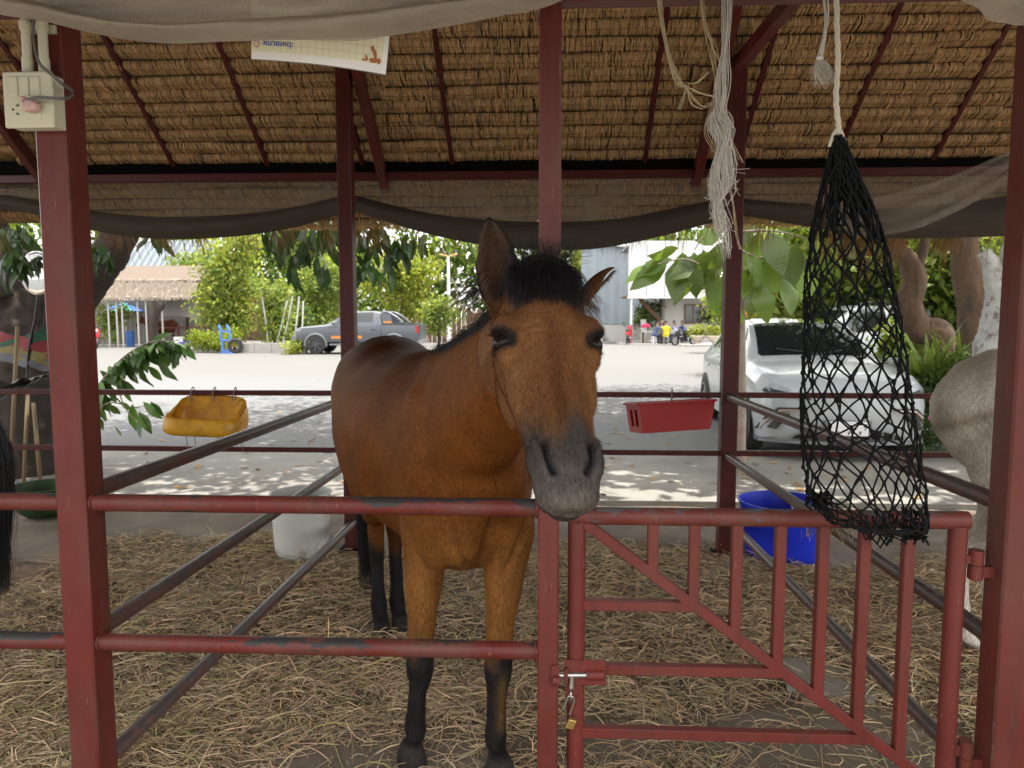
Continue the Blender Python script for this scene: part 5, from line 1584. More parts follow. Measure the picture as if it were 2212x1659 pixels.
V_, F_, C_ = prisms(p, np.full((n_, 4), .0011), np.array([[.4, .3, .15]])*r2.uniform(.4, 1.2, (n_, 1)))
o = obj('hay_wisp', np_mesh('hay_wisp', V_, F_, C_), MAT['straw'], hn); o['kind'] = 'stuff'

# ================================================================== frayed ropes
MAT['jute'] = plain('jute_fibre', (.46, .37, .23), .85, var=.3, scale=60)
MAT['nylon'] = plain('pale_fibre', (.55, .52, .46), .7, var=.2, scale=60)
def fibre_bundle(name, path, n_, spread, rad, mat, parent, seed, frizz=.004, ends=None, seg=4):
    r = np.random.default_rng(seed)
    c = np.array([tuple(p) for p in catmull(path, seg)]); S = len(c)
    sp = np.interp(np.linspace(0, 1, S), np.linspace(0, 1, len(spread)), spread)
    a = r.uniform(0, 6.28, n_); q = np.sqrt(r.uniform(0, 1, n_))
    off = np.stack([np.cos(a)*q, np.sin(a)*q, r.normal(0, .2, n_)], 1)
    p = c[None] + off[:, None]*sp[None, :, None]
    p += np.cumsum(r.normal(0, frizz, (n_, S, 3)), 1)*np.array([1, 1, .5])*.35
    tw = np.sin(np.arange(S)[None]*.7 + a[:, None])*sp[None]*.35
    p[:, :, 0] += tw
    if ends:                                            # strands stop at different places
        stop = r.integers(int(S*ends), S, n_)
        for i in range(n_): p[i, stop[i]:] = p[i, stop[i]] + (np.arange(S - stop[i])[:, None])*r.normal(0, .0016, 3)[None]
    V, Fq, _ = prisms(p, np.full((n_, S), rad)*r.uniform(.7, 1.3, (n_, 1)))
    return obj(name, np_mesh(name, V, Fq, smooth=True), mat, parent)
YP = YF - .07
f1 = thing('frayed_rope', 'pale frayed rope end hanging in front of the right rear post', 'rope', tuple(P(1566, -10, YP)))
fibre_bundle('rope_fibres', [P(x, y, YP) for x, y in ((1570, -60), (1570, 40), (1566, 120), (1560, 190), (1553, 260))], 46, [.008, .009, .011, .013, .011], .0010, MAT['nylon'], f1, 1, .0017)
fibre_bundle('rope_tassel', [P(x, y, YP) for x, y in ((1552, 236), (1556, 275), (1564, 330), (1556, 400), (1550, 440), (1562, 500), (1568, 560))], 130, [.009, .030, .027, .025, .022, .016, .016], .0007, MAT['nylon'], f1, 2, .0042, .40)
f2 = thing('frayed_rope', 'thin tan twine unravelling beside the pale frayed rope', 'rope', tuple(P(1424, 0, YP)))
fibre_bundle('twine', [P(x, y, YP) for x, y in ((1420, -60), (1430, 40), (1447, 130), (1468, 180), (1483, 188))], 10, [.004, .005, .006, .007, .009], .0010, MAT['jute'], f2, 3, .0014)
for q in ([(1483, 186), (1474, 215), (1464, 236)], [(1480, 184), (1500, 215), (1520, 232), (1537, 222)], [(1483, 180), (1505, 178), (1530, 155)], [(1486, 188), (1510, 200), (1545, 208)], [(1484, 188), (1495, 225), (1518, 236)]):
    fibre_bundle('twine_end', [P(x, y, YP) for x, y in q], 3, [.002, .004], .0009, MAT['jute'], f2, int(q[2][0]), .0012)
f3 = thing('frayed_rope', 'tan twine strands hanging loosely left of the right rear post', 'rope', tuple(P(1510, 0, YP)))
for i, q in enumerate(([(1510, -60), (1522, 40), (1535, 90), (1560, 150), (1556, 230), (1580, 300), (1596, 356)], [(1510, -60), (1520, 45), (1540, 100), (1548, 180), (1532, 250), (1528, 290), (1548, 330)], [(1512, -60), (1524, 50), (1550, 110), (1565, 200), (1575, 290), (1600, 350)], [(1508, -60), (1518, 40), (1533, 110), (1552, 200), (1562, 320), (1580, 420), (1590, 510), (1600, 540)])):
    fibre_bundle('twine', [P(x, y, YP + .01) for x, y in q], 3, [.003, .004, .007], .0009, MAT['jute'], f3, 20 + i, .0016)
f4 = thing('frayed_rope', 'short knotted pale cord with a frayed tassel left of the hay net rope', 'rope', tuple(P(1780, -10, YP)))
fibre_bundle('cord', [P(x, y, YP) for x, y in ((1776, -60), (1786, 20), (1782, 70), (1772, 122))], 9, [.006, .005, .005, .004], .0018, MAT['nylon'], f4, 5, .0006)
obj('knot', MB().ball(P(1771, 126, YP), .009, 12, 8, (1.1, 1, .9)), MAT['nylon'], f4, smooth=True)
fibre_bundle('tassel', [P(x, y, YP) for x, y in ((1771, 128), (1776, 150), (1778, 178))], 90, [.005, .018, .036], .0005, MAT['nylon'], f4, 6, .003)
# ================================================================== the neighbours' horses (own frame: nose towards +x)
def plain_horse(size, colour, with_head=True):
    mb = MB(); F0, L0, O0 = Vector((1, 0, 0)), Vector((0, 1, 0)), Vector((0, 0, 0))
    trunk(mb, O0, F0, L0)
    nk = [(Vector((-.25, 0, 1.14)), .17, .28), (Vector((0, 0, 1.18)), .16, .275), (Vector((.22, 0, 1.27)), .135, .22), (Vector((.42, 0, 1.38)), .11, .17), (Vector((.56, 0, 1.46)), .09, .14)]
    rs = []
    for i, (c, rw, rh) in enumerate(nk):
        d = (nk[min(i+1, 4)][0] - nk[max(i-1, 0)][0]).normalized(); x = d.cross(Zu).normalized(); y = x.cross(d)
        rs.append(oval(c, x, y, rw, rh, 24))
    mb.rings(rs)
    if with_head:
        h = Head((.60, 0, 1.60), (.98, 0, 1.14), R(90)); h.build(mb)
        for s in (-1, 1): mb.tube([h.w(-.02, .06*s, 0), h.w(-.10, .075*s, .04), h.w(-.17, .07*s, .06)], [.035, .03, .004], 8)
    for s in (-1, 1):
        front_leg(mb, (.05, .15*s, .74), (.03, .14*s, .37), (.02, .14*s, .135), (.06, .14*s, 0), F0, L0)
        hind_leg(mb, (-1.10, .155*s, .98), (-1.14 - .06*s, .13*s, 0), F0, L0)
    me = voxel(mb, size, 6)
    V = get_co(me)
    set_col(me, colour(V))
    return me
def tail_part(t, mat, root=(-1.42, 0, 1.30), zb=.3, n_=900, w=.0013, spread=.06):
    Vh, Fh = tail_mesh(root, (-.9, 0, 0), zb, n_, 5, spread, w=w)
    return obj('tail', np_mesh('tail', Vh, Fh, smooth=True), mat, t, local=True)
def col_grey(V):
    z = V[:, 2]; C = np.tile([[.43, .395, .335]], (len(V), 1))
    s = .5 + .5*np.sin(V[:, 0]*9 + V[:, 2]*5)*np.sin(V[:, 2]*14 - V[:, 0]*6 + V[:, 1]*8)
    C = mixc(C, (.22, .18, .135), .55*s*smooth01(z, .7, 1.2))
    band = np.exp(-((V[:, 2] - (1.15 + .45*(V[:, 0] + 1.35))) / .03)**2) * (V[:, 0] < -.6)
    C = mixc(C, (.15, .11, .08), band*.7)
    C = mixc(C, (.50, .46, .40), 1 - smooth01(z, .35, .6))
    return mixc(C, (.08, .075, .07), 1 - smooth01(z, .05, .085))
def col_black(V): return np.tile([[.014, .013, .014]], (len(V), 1))
def col_brown(V):
    C = np.tile([[.085, .03, .016]], (len(V), 1)); return mixc(C, (.02, .015, .012), 1 - smooth01(V[:, 2], .3, .5))
MAT['coat_grey'] = coat_mat('grey_coat', .15, .6)
MAT['coat_black'] = coat_mat('black_coat', .05, .4)
MAT['hair_grey'] = hair_mat('grey_hair', (.25, .23, .21), .6)
gh = thing('horse', 'pale grey horse seen from behind at the right edge, in the next stall', 'horse', (3.06, 2.78, FLOOR_Z + .015), R(-27))
obj('body', plain_horse(.014, col_grey), MAT['coat_grey'], gh, local=True)
bh_ = thing('horse', 'black horse at the far left edge, only its long tail in view', 'horse', (-3.72, 2.85, FLOOR_Z + .015), R(178))
obj('body', plain_horse(.02, col_black), MAT['coat_black'], bh_, local=True)
tail_part(bh_, MAT['hair'], (-1.40, 0, 1.30), .46, 1500, .0014, .075)
# ================================================================== plants
MAT['leaf_dark'] = colored('leaf_dark', .38, .30, (1, 1, 1), .5)
MAT['leaf_far'] = colored('leaf_far', .55, .46, (1, 1, 1), .3)
MAT['leaf_bark'] = plain('bark', (.042, .032, .025), .95, var=.5, scale=6, bmp=.9, bscale=22, stretch=(1, 1, .25), dirt=(.045, .035, .03), dirt_at=.5)
MAT['bark_pale'] = plain('bark_pale', (.30, .25, .20), .95, var=.4, scale=9, bmp=.6, bscale=30, dirt=(.15, .11, .08), dirt_at=.55)
MAT['bark_lichen'] = plain('bark_lichen', (.34, .34, .32), .95, var=.3, scale=14, bmp=.6, bscale=30, dirt=(.13, .11, .10), dirt_at=.52)
MAT['bark_brown'] = plain('bark_brown', (.10, .062, .038), .95, var=.7, scale=12, bmp=1.0, bscale=26, stretch=(1, 1, .3), dirt=(.06, .045, .035), dirt_at=.52)
GREENS = {'yellow': (.27, .30, .065), 'bright': (.17, .235, .055), 'mid': (.075, .125, .03), 'dark': (.026, .056, .013), 'grey': (.075, .11, .055), 'lime': (.20, .24, .015)}
def cloud(name, blobs, n_, L, W, hue, mat, parent=None, seed=1, cl=14, rad=.16, up=.5, droop=0.0, shape='diamond', hue2=None, shell=.55):
    """leaf clumps spread through ellipsoids: blobs = (centre, (rx, ry, rz), share)"""
    r = np.random.default_rng(seed); P_, S_ = [], []
    tot = sum(b[2] for b in blobs)
    for c, rr, sh in blobs:
        m = max(1, int(n_ * sh / tot / cl))
        u = unit(r.normal(0, 1, (m, 3))); q = (shell + (1 - shell) * r.random((m, 1)) ** .6) * r.uniform(.82, 1.12, (m, 1))
        cc = np.array(c)[None] + u * q * np.array(rr)[None]
        P_.append(np.repeat(cc, cl, 0) + r.normal(0, rad, (m * cl, 3)) * np.array([1, 1, .7])); S_.append(np.repeat(r.uniform(.62, 1.35, m), cl))
    p = np.concatenate(P_); sh = np.concatenate(S_); m = len(p)
    d = r.normal(0, 1, (m, 3)) + np.array([0, 0, -droop]); n = r.normal(0, .55, (m, 3)) + np.array([0, 0, up + .4])
    base = np.array(GREENS[hue]) if isinstance(hue, str) else np.array(hue)
    tint = base[None] * (sh * r.uniform(.7, 1.35, m))[:, None] * (1 + r.normal(0, .08, (m, 3)))
    if hue2: k = r.random(m) < .3; tint[k] = np.array(GREENS[hue2])[None] * r.uniform(.7, 1.3, (k.sum(), 1))
    Ls = r.uniform(.7, 1.3, m) * L
    me = (diamonds if shape == 'diamond' else leaf_mesh)(name, p, d, n, Ls, Ls * W / L, tint)
    return obj(name, me, mat, parent)
def limb(pts, r0, r1, n=12, seg=9):
    c = catmull(pts, seg); m = len(c)
    rr = [lerp(r0, r1, i/(m-1)) * (1 + .03*math.sin(i*2.1)) for i in range(m)]
    big = r0 > .09
    mb = MB().tube(c, rr, n * 2 if big else n)
    if big:                                          # furrows and lumps along the trunk
        from mathutils import noise as mn
        m2 = n * 2
        for i in range(len(c)):
            for k in range(m2):
                v = Vector(mb.v[i*m2 + k]); d = v - c[i]; q = Vector((v.x*4, v.y*4, v.z*1.1))
                f = 1 + .13*mn.noise(q) + .09*mn.noise(q*3.1) + .05*math.sin(k*2.4 + i*.35)
                mb.v[i*m2 + k] = tuple(c[i] + d*f)
    return mb
def tree(name, label, cat, base, trunk_pts, r0, r1, blobs, n_, L, W, hue, bark='leaf_bark', seed=1, cl=14, rad=.16, group=None, mat='leaf_far', limbs=(), **kw):
    t = thing(name, label, cat, tuple(base), 0, group)
    if trunk_pts: obj('trunk', limb(trunk_pts, r0, r1), MAT[bark], t, smooth=True)
    for lp, a, b in limbs: obj('limb', limb(lp, a, b, 9), MAT[bark], t, smooth=True)
    if n_: cloud('crown', blobs, n_, L, W, hue, MAT[mat], t, seed, cl, rad, **kw)
    return t
# single large leaves that share a few meshes
def big_leaf(seed, wide=.42, curl=.18):
    r = np.random.default_rng(seed); mb = MB(); S = 7
    prof = [0.0, .55, .9, 1.0, .85, .5, .02]
    for j in range(S):
        q = j/(S-1); x = q; z = -curl*q*q + .02*math.sin(q*9 + seed)
        for s in (-1, -.5, 0, .5, 1):
            w = prof[j]*wide/2*s
            mb.v.append((x, w, z + .10*abs(w)*1.6 + .012*math.sin(q*14 + s*3 + seed)*abs(s)))
    for j in range(S-1):
        for k in range(4): mb.f.append((j*5+k, (j+1)*5+k, (j+1)*5+k+1, j*5+k+1))
    return mb.mesh('leaf')
def leaf_shader(name, hue, trans, rough=.35):
    m, t, b, o = new_mat(name)
    oi = N(t, 'ObjectInfo')
    v = coords(t)
    c = mix(t, oi.outputs['Random'], [k*.65 for k in hue], [k*1.45 for k in hue])
    w = N(t, 'TexWave', wave_type='BANDS', bands_direction='X'); w.inputs['Scale'].default_value = 4.5; w.inputs['Distortion'].default_value = 1.2
    t.links.new(v, w.inputs['Vector'])
    c = mix(t, 1.0, c, ramp(t, w.outputs['Fac'], [(.0, .93), (.9, 1.04)]), 'MULTIPLY')
    t.links.new(c, b.inputs['Base Color']); b.inputs['Roughness'].default_value = rough; b.inputs['Specular IOR Level'].default_value = .5
    tr = N(t, 'BsdfTranslucent'); c2 = mix(t, 1.0, c, (1.5, 1.5, .5), 'MULTIPLY'); t.links.new(c2, tr.inputs['Color'])
    mx = N(t, 'MixShader'); mx.inputs[0].default_value = trans
    t.links.new(b.outputs[0], mx.inputs[1]); t.links.new(tr.outputs[0], mx.inputs[2]); t.links.new(mx.outputs[0], o.inputs['Surface'])
    bump(t, b, w.outputs['Fac'], .06, .01)
    return m
MAT['leaf_teak'] = leaf_shader('teak_leaf', (.15, .225, .07), .55, .25)
MAT['leaf_mango'] = leaf_shader('mango_leaf', (.022, .055, .012), .30, .33)
MAT['leaf_branch'] = leaf_shader('fig_leaf', (.06, .12, .028), .34, .35)
def leaf_set(mat, wide, curl, k=4):
    ms = [big_leaf(s, wide, curl*(.6 + .3*s)) for s in range(k)]
    for m in ms:
        m.materials.append(MAT[mat]); m.polygons.foreach_set('use_smooth', [True]*len(m.polygons))
    return ms
def put_leaf(ms, parent, base, tip, face, r, name='leaf'):
    base, tip = Vector(base), Vector(tip); ax = tip - base; L = ax.length; ax.normalize()
    n = Vector(face); n = (n - ax*n.dot(ax)).normalized(); y = n.cross(ax)
    o = bpy.data.objects.new(name, ms[r.integers(len(ms))])
    M = Matrix((ax, y, n)).transposed().to_4x4() @ Matrix.Scale(L, 4)
    M.translation = base - Vector(parent.location)
    o.parent = parent; o.matrix_basis = M
    return link(o)

# ---- mango tree at the left, forked trunk; its leaves hang behind the rear posts
YT = 7.3
def TP(x, y, Y=YT): return tuple(P(x, y, Y))
mg = thing('mango_tree', 'dark forked mango tree at the left with a leaning limb and hanging leaves', 'tree', (P(70, 900, YT).x, YT, 0))
b_ = P(70, 900, YT)
obj('trunk', limb([(b_.x - .1, YT, -.1), (b_.x - .05, YT, .5), TP(72, 790), TP(50, 720), TP(10, 640), TP(-40, 540), TP(-110, 380)], .52, .27, 18), MAT['leaf_bark'], mg, smooth=True)
obj('limb', limb([TP(90, 880), TP(105, 790), TP(130, 720), TP(168, 640), TP(215, 575), TP(255, 520), TP(310, 400), TP(380, 250)], .26, .13, 16), MAT['leaf_bark'], mg, smooth=True)
obj('limb', limb([TP(-10, 640, 7.0), TP(-30, 520, 6.9), TP(20, 420, 6.9)], .16, .08, 10), MAT['leaf_bark'], mg, smooth=True)
obj('limb', limb([TP(310, 400), (-2.6, 7.6, 4.2), (-1.6, 8.0, 4.4), (-.4, 8.2, 4.3)], .17, .05, 10), MAT['leaf_bark'], mg, smooth=True)
cloud('crown', [((-4.5, 9.0, 5.6), (3.2, 3.0, 1.3), 2), ((-1.8, 9.4, 5.4), (2.6, 2.9, 1.1), 1.7), ((-6.5, 8.0, 6.2), (2.6, 2.4, 1.6), 1.3), ((-2.6, 13.0, 5.8), (3.6, 2.6, 1.2), .6)], 15000, .27, .10, 'dark', MAT['leaf_dark'], mg, 3, 9, .26, droop=.5, shell=.15)
r = np.random.default_rng(12)
ms_m = leaf_set('leaf_mango', .30, .20)
def hang_cluster(parent, ms, cl, Y0, Ls, r, spread=.55, k=6, dr=(0, 0, -1)):
    for vx, vy in cl:
        c = P(vx, vy, Y0 + r.normal(0, .25))
        for _ in range(k):
            d = Vector((r.normal(0, spread), r.normal(0, spread), 0)) + Vector(dr)
            d.normalize(); L = r.uniform(*Ls)
            b0 = c + Vector((r.normal(0, .03), r.normal(0, .05), r.normal(0, .03)))
            put_leaf(ms, parent, b0, b0 + d*L, Vector((r.normal(0, .6), -1 + r.normal(0, .5), .5)), r)
twigs = MB()
cl_m = [(578, 505), (600, 530), (618, 518), (640, 545), (655, 525), (672, 505), (688, 548), (705, 520), (722, 500), (742, 520), (590, 490), (620, 488), (660, 488), (700, 480), (735, 480), (785, 500), (800, 530), (820, 505), (838, 545), (815, 475), (780, 470), (850, 515), (868, 535), (884, 515), (905, 520), (795, 570), (632, 575), (700, 575), (845, 580), (760, 540), (770, 580)]
hang_cluster(mg, ms_m, cl_m, 7.9, (.18, .30), r, .38, 6)
for vx, vy in cl_m[::2]:
    a = P(vx, vy, 7.9); twigs.tube(catmull([a, a + Vector((-.04, .02, .2)), a + Vector((-.2, .1, .6)), a + Vector((-.35, .2, 1.7))], 3), .006, 5, cap=False)
obj('twigs', twigs, MAT['leaf_bark'], mg)
hang_cluster(mg, ms_m, [(20, 490), (45, 500), (62, 515), (30, 540), (8, 560), (50, 560), (5, 500)], 6.6, (.16, .30), r, .5, 6)
hang_cluster(mg, ms_m, [(205, 525), (222, 530), (235, 545), (200, 545), (330, 510), (345, 512)], 6.7, (.14, .24), r, .5, 5)

# ---- low leafy branch beside the left post
fb_ = thing('fig_sapling', 'low leafy branch of a young tree above the left rear bar', 'sapling', tuple(G(190, 985, 0)))
YL = 6.6
bp = [P(150, 1000, YL), P(178, 900, YL), P(215, 830, YL), P(270, 770, YL), P(330, 738, YL), P(382, 742, YL)]
obj('stem', limb(bp, .016, .005, 8), MAT['bark_pale'], fb_, smooth=True)
bp2 = [P(172, 930, YL), P(230, 872, YL - .1), P(290, 880, YL - .1), P(330, 872, YL - .1)]
obj('stem', limb(bp2, .009, .003, 6), MAT['bark_pale'], fb_, smooth=True)
bp3 = [P(240, 800, YL), P(270, 880, YL - .15), P(300, 915, YL - .2)]
obj('stem', limb(bp3, .008, .003, 6), MAT['bark_pale'], fb_, smooth=True)
ms_f = leaf_set('leaf_branch', .36, .22)
cb_ = catmull(bp, 9)
for i, p_ in enumerate(cb_[14:]):
    for s in (-1, 0, 1):
        d = Vector((.55 + r.normal(0, .35), r.normal(0, .5), -.55 + .35*s + r.normal(0, .25))).normalized(); L = r.uniform(.15, .27)
        put_leaf(ms_f, fb_, p_, p_ + d*L, Vector((r.normal(0, .4), -.5 + r.normal(0, .4), 1)), r)
for vx, vy in ((215, 800), (235, 790), (250, 820), (225, 830), (275, 800), (300, 790), (320, 790), (262, 835), (340, 775), (240, 845)):
    p_ = P(vx, vy, YL + r.normal(0, .12)); d = Vector((.6 + r.normal(0, .3), r.normal(0, .5), -.6 + r.normal(0, .3))).normalized()
    put_leaf(ms_f, fb_, p_, p_ + d*r.uniform(.16, .3), Vector((r.normal(0, .5), -.6, .8)), r)
for vx, vy, tx, ty in ((287, 872, 285, 935), (300, 905, 300, 945), (300, 890, 326, 935), (262, 868, 285, 890), (218, 880, 230, 915), (232, 872, 262, 900), (310, 868, 340, 905), (325, 868, 352, 900), (215, 900, 222, 930), (250, 920, 262, 945)):
    put_leaf(ms_f, fb_, P(vx, vy, YL - .15), P(tx, ty, YL - .15 + r.normal(0, .08)), Vector((r.normal(0, .5), -1, .3)), r)

# ---- slender pale tree behind the right rear post, with very large leaves
YK2 = 7.4
tk = thing('teak_tree', 'slender pale-barked tree with very large leaves behind the right rear post', 'tree', (P(1599, 960, YK2).x, YK2, 0))
obj('trunk', limb([(P(1599, 960, YK2).x, YK2, -.1), TP(1598, 860, YK2), TP(1597, 700, YK2), TP(1595, 560, YK2), TP(1590, 420, YK2), TP(1600, 250, YK2), (P(1590, 420, YK2).x + .2, YK2 + .4, 6.2)], .065, .045, 12), MAT['bark_pale'], tk, smooth=True)
ms_t = leaf_set('leaf_teak', .50, .14)
for q in ([(1592, 560), (1540, 580), (1480, 560), (1420, 570)], [(1592, 520), (1560, 560), (1545, 600)], [(1596, 540), (1660, 560), (1720, 545)], [(1593, 470), (1530, 500), (1500, 540)], [(1596, 500), (1680, 500), (1760, 520)]):
    obj('limb', limb([TP(x, y, YK2 - .2) for x, y in q], .013, .005, 7), MAT['bark_pale'], tk, smooth=True)
LV = [(1425, 568, 1348, 600), (1440, 575, 1360, 618), (1452, 560, 1372, 590), (1475, 545, 1465, 610), (1480, 548, 1450, 640), (1488, 560, 1470, 660), (1500, 545, 1498, 640), (1505, 575, 1502, 640), (1465, 535, 1405, 560), (1500, 520, 1560, 510),
      (1585, 520, 1515, 590), (1545, 545, 1490, 580), (1575, 500, 1600, 600), (1560, 575, 1500, 625), (1550, 590, 1530, 650), (1570, 590, 1540, 690), (1580, 610, 1555, 672), (1598, 580, 1620, 650), (1540, 560, 1450, 590), (1520, 540, 1530, 620),
      (1610, 540, 1640, 640), (1630, 545, 1655, 630), (1650, 550, 1690, 640), (1670, 540, 1700, 610), (1690, 545, 1740, 600), (1660, 500, 1690, 580), (1640, 500, 1620, 580), (1710, 540, 1760, 590), (1605, 500, 1640, 540), (1720, 520, 1700, 640), (1740, 520, 1790, 560), (1615, 600, 1632, 690), (1640, 610, 1660, 690), (1570, 470, 1530, 520), (1600, 470, 1650, 490), (1670, 480, 1720, 510), (1560, 650, 1610, 700), (1430, 550, 1400, 600), (1520, 490, 1540, 530), (1700, 470, 1760, 500), (1620, 470, 1600, 540), (1760, 500, 1800, 600), (1780, 520, 1830, 580), (1800, 500, 1850, 560), (1735, 560, 1750, 660), (1690, 600, 1720, 670)]
for x0, y0, x1, y1 in LV:
    dY = r.normal(0, .12)
    put_leaf(ms_t, tk, P(x0, y0, YK2 - .15 + dY), P(x1, y1, YK2 - .2 + dY + r.normal(0, .12)), Vector((r.normal(0, .5), -1 + r.normal(0, .3), .35 + r.normal(0, .5))), r)
cloud('crown', [((2.6, 10.2, 5.2), (3.0, 3.6, .9), 2), ((5.2, 9.5, 5.4), (2.4, 3.0, 1.0), 1.4), ((1.2, 13.6, 5.2), (3.0, 2.2, .9), .4)], 7000, .34, .16, 'mid', MAT['leaf_far'], tk, 9, 6, .3, droop=.4, shell=.1)

# ---- trees and shrubs at the right
rt = thing('shade_tree', 'crooked grey-brown tree with a fork behind the hay net', 'tree', (P(2020, 760, 11).x, 11, 0))
obj('trunk', limb([(P(2050, 760, 11).x, 11, -.1), TP(2030, 740, 11), TP(1985, 710, 11), TP(1962, 660, 11), TP(1975, 610, 11), TP(1962, 565, 11), TP(1935, 530, 11), TP(1925, 470, 11)], .24, .10, 14), MAT['bark_brown'], rt, smooth=True)
obj('limb', limb([TP(1972, 600, 11), TP(1990, 555, 11), TP(2003, 500, 11), TP(2030, 420, 11)], .085, .05, 10), MAT['bark_brown'], rt, smooth=True)
cloud('crown', [((6.6, 12.5, 5.8), (3.4, 2.6, 1.2), .25), ((3.8, 15, 5.6), (3.4, 2.8, 1.3), .8), ((3.6, 9.8, 4.6), (1.8, 2.6, .7), 2.2)], 15000, .22, .10, 'mid', MAT['leaf_far'], rt, 15, 10, .26, shell=.2)
rt2 = thing('shade_tree', 'straight rough brown trunk between the fork and the pale trunk', 'tree', (P(2110, 760, 9.6).x, 9.6, 0))
obj('trunk', limb([(P(2118, 760, 9.6).x, 9.6, -.1), TP(2106, 700, 9.6), TP(2097, 640, 9.6), TP(2086, 570, 9.6), TP(2078, 500, 9.6), TP(2060, 380, 9.6)], .20, .15, 14), MAT['bark_brown'], rt2, smooth=True)
cloud('crown', [((8.0, 8.6, 5.6), (2.2, 2.0, 1.1), 1)], 1800, .2, .08, 'mid', MAT['leaf_far'], rt2, 16, 10, .26, shell=.2)
rt3 = thing('shade_tree', 'pale lichen-covered forked trunk beside the right front post', 'tree', (P(2165, 900, 8.2).x, 8.2, 0))
obj('trunk', limb([(P(2165, 900, 8.2).x, 8.2, -.1), TP(2152, 790, 8.2), TP(2160, 720, 8.2), TP(2172, 660, 8.2), TP(2200, 560, 8.2), TP(2230, 400, 8.2)], .24, .16, 14), MAT['bark_lichen'], rt3, smooth=True)
obj('limb', limb([TP(2165, 690, 8.2), TP(2150, 620, 8.2), TP(2140, 570, 8.2), TP(2125, 545, 8.2)], .12, .07, 10), MAT['bark_lichen'], rt3, smooth=True)
# spiky plants
MAT['blade'] = colored('blade_leaf', .45, .3, (1, 1, 1), .4)
def blades(t, c, n_, L, w, hue, seed, el=(.6, 1.4), droop=.5):
    r = np.random.default_rng(seed); S = 6; s = np.linspace(0, 1, S)[None]
    az = r.uniform(0, 6.28, n_); e = r.uniform(*el, n_); Ls = r.uniform(.6, 1.1, n_)*L
    ex = e[:, None] - droop*s*(1.5 - e[:, None]*.6)
    dx = np.cos(ex)*Ls[:, None]/(S-1); dz = np.sin(ex)*Ls[:, None]/(S-1)
    hx = np.cumsum(dx, 1) - dx[:, :1]; hz = np.cumsum(dz, 1) - dz[:, :1]
    p = np.stack([c[0] + np.cos(az)[:, None]*hx, c[1] + np.sin(az)[:, None]*hx, c[2] + hz], -1) + r.normal(0, .05, (n_, 1, 3))*np.array([1, 1, 0])
    wd = w*np.array([.5, .9, 1, .9, .6, .05])[None]*r.uniform(.7, 1.2, (n_, 1))
    side = np.stack([-np.sin(az)[:, None]*wd, np.cos(az)[:, None]*wd, np.zeros_like(wd)], -1)
    tint = np.array(GREENS[hue])[None]*r.uniform(.6, 1.5, (n_, 1))
    V, Fq, C = ribbons(p, side, tint)
    return obj('blades', np_mesh('blades', V, Fq, C, smooth=True), MAT['blade'], t)
sp1 = thing('spider_lily', 'clump of long strap leaves at the foot of the brown trunk', 'plant', (P(2030, 760, 9.2).x, 9.2, 0))
c_ = P(2030, 760, 8.7); blades(sp1, (c_.x, 8.9, .75), 50, .85, .03, 'bright', 3)
c_ = P(2080, 740, 8.9); blades(sp1, (c_.x, 9.0, .8), 36, .75, .026, 'bright', 4)
c_ = P(1985, 770, 8.9); blades(sp1, (c_.x, 8.9, .75), 34, .8, .03, 'bright', 5, (.3, 1.0))
fl1 = thing('flowering_bush', 'feathery green bush with small pink flowers beside the white car', 'bush', (P(2030, 900, 8.6).x, 8.6, 0))
cb0 = P(2020, 830, 8.7)
cloud('foliage', [((cb0.x + .05, 8.8, .55), (.50, .5, .55), 2), ((cb0.x + .45, 8.8, .75), (.5, .5, .5), 1.4), ((cb0.x - .25, 8.6, .3), (.2, .35, .3), .5)], 9000, .085, .016, 'mid', MAT['leaf_far'], fl1, 31, 18, .09, shell=.3, hue2='grey')
MAT['petal'] = plain('pink_petal', (.62, .12, .30), .6, var=.2, bmp=0)
fm = MB()
for vx, vy in ((2032, 838), (2026, 844), (2040, 846), (2012, 868), (2034, 885), (2018, 890), (2010, 903), (2022, 872), (2048, 838), (2015, 880)):
    p_ = P(vx, vy, 8.25)
    for k in range(5):
        a = 2*math.pi*k/5; fm.ball(p_ + Vector((.018*math.cos(a), 0, .018*math.sin(a))), .013, 6, 4, (1, .6, 1))
o = obj('flowers', fm, MAT['petal'], fl1, smooth=True); o['kind'] = 'stuff'
def far_bush(name, label, vx, vy0, vy1, hwv, Y, hue, n_, L, seed, cat='bush', hue2=None, dy=None, trunk_=False, **kw):
    b = P(vx, vy1, Y); t_ = P(vx, vy0, Y); hw = (P(vx + hwv, vy1, Y).x - b.x); h = (t_.z - max(b.z, 0))/2
    t = thing(name, label, cat, (b.x, Y, 0))
    z0 = max(b.z, 0.0)
    rr = np.random.default_rng(seed); bl = [((b.x, Y, z0 + h), (hw*.62, (dy or hw*.6), h*.85), 1.5)]
    for k in range(8):
        q = rr.uniform(.22, .5)
        bl.append(((b.x + rr.uniform(-.95, .95)*hw, Y + rr.uniform(-.5, .5)*hw, z0 + h*rr.uniform(.3, 1.85)), (hw*q, hw*q, h*q), .9*q))
    if trunk_: obj('trunk', limb([(b.x, Y, -.05), (b.x + .08, Y, z0*.5 + .4), (b.x - .05, Y, z0 + h), (b.x + .05, Y, z0 + h*1.5)], .09, .03, 8), MAT['leaf_bark'], t, smooth=True)
    cloud('crown' if trunk_ else 'foliage', bl, n_, L, L*.5, hue, MAT['leaf_far'], t, seed, kw.pop('cl', 12), kw.pop('rad', L*1.1), hue2=hue2, **kw)
    return t
far_bush('broadleaf_tree', 'sunlit green tree behind the white car, left of the crooked trunk', 1800, 470, 715, 130, 17, 'bright', 7000, .26, 41, 'tree', 'yellow', trunk_=True)
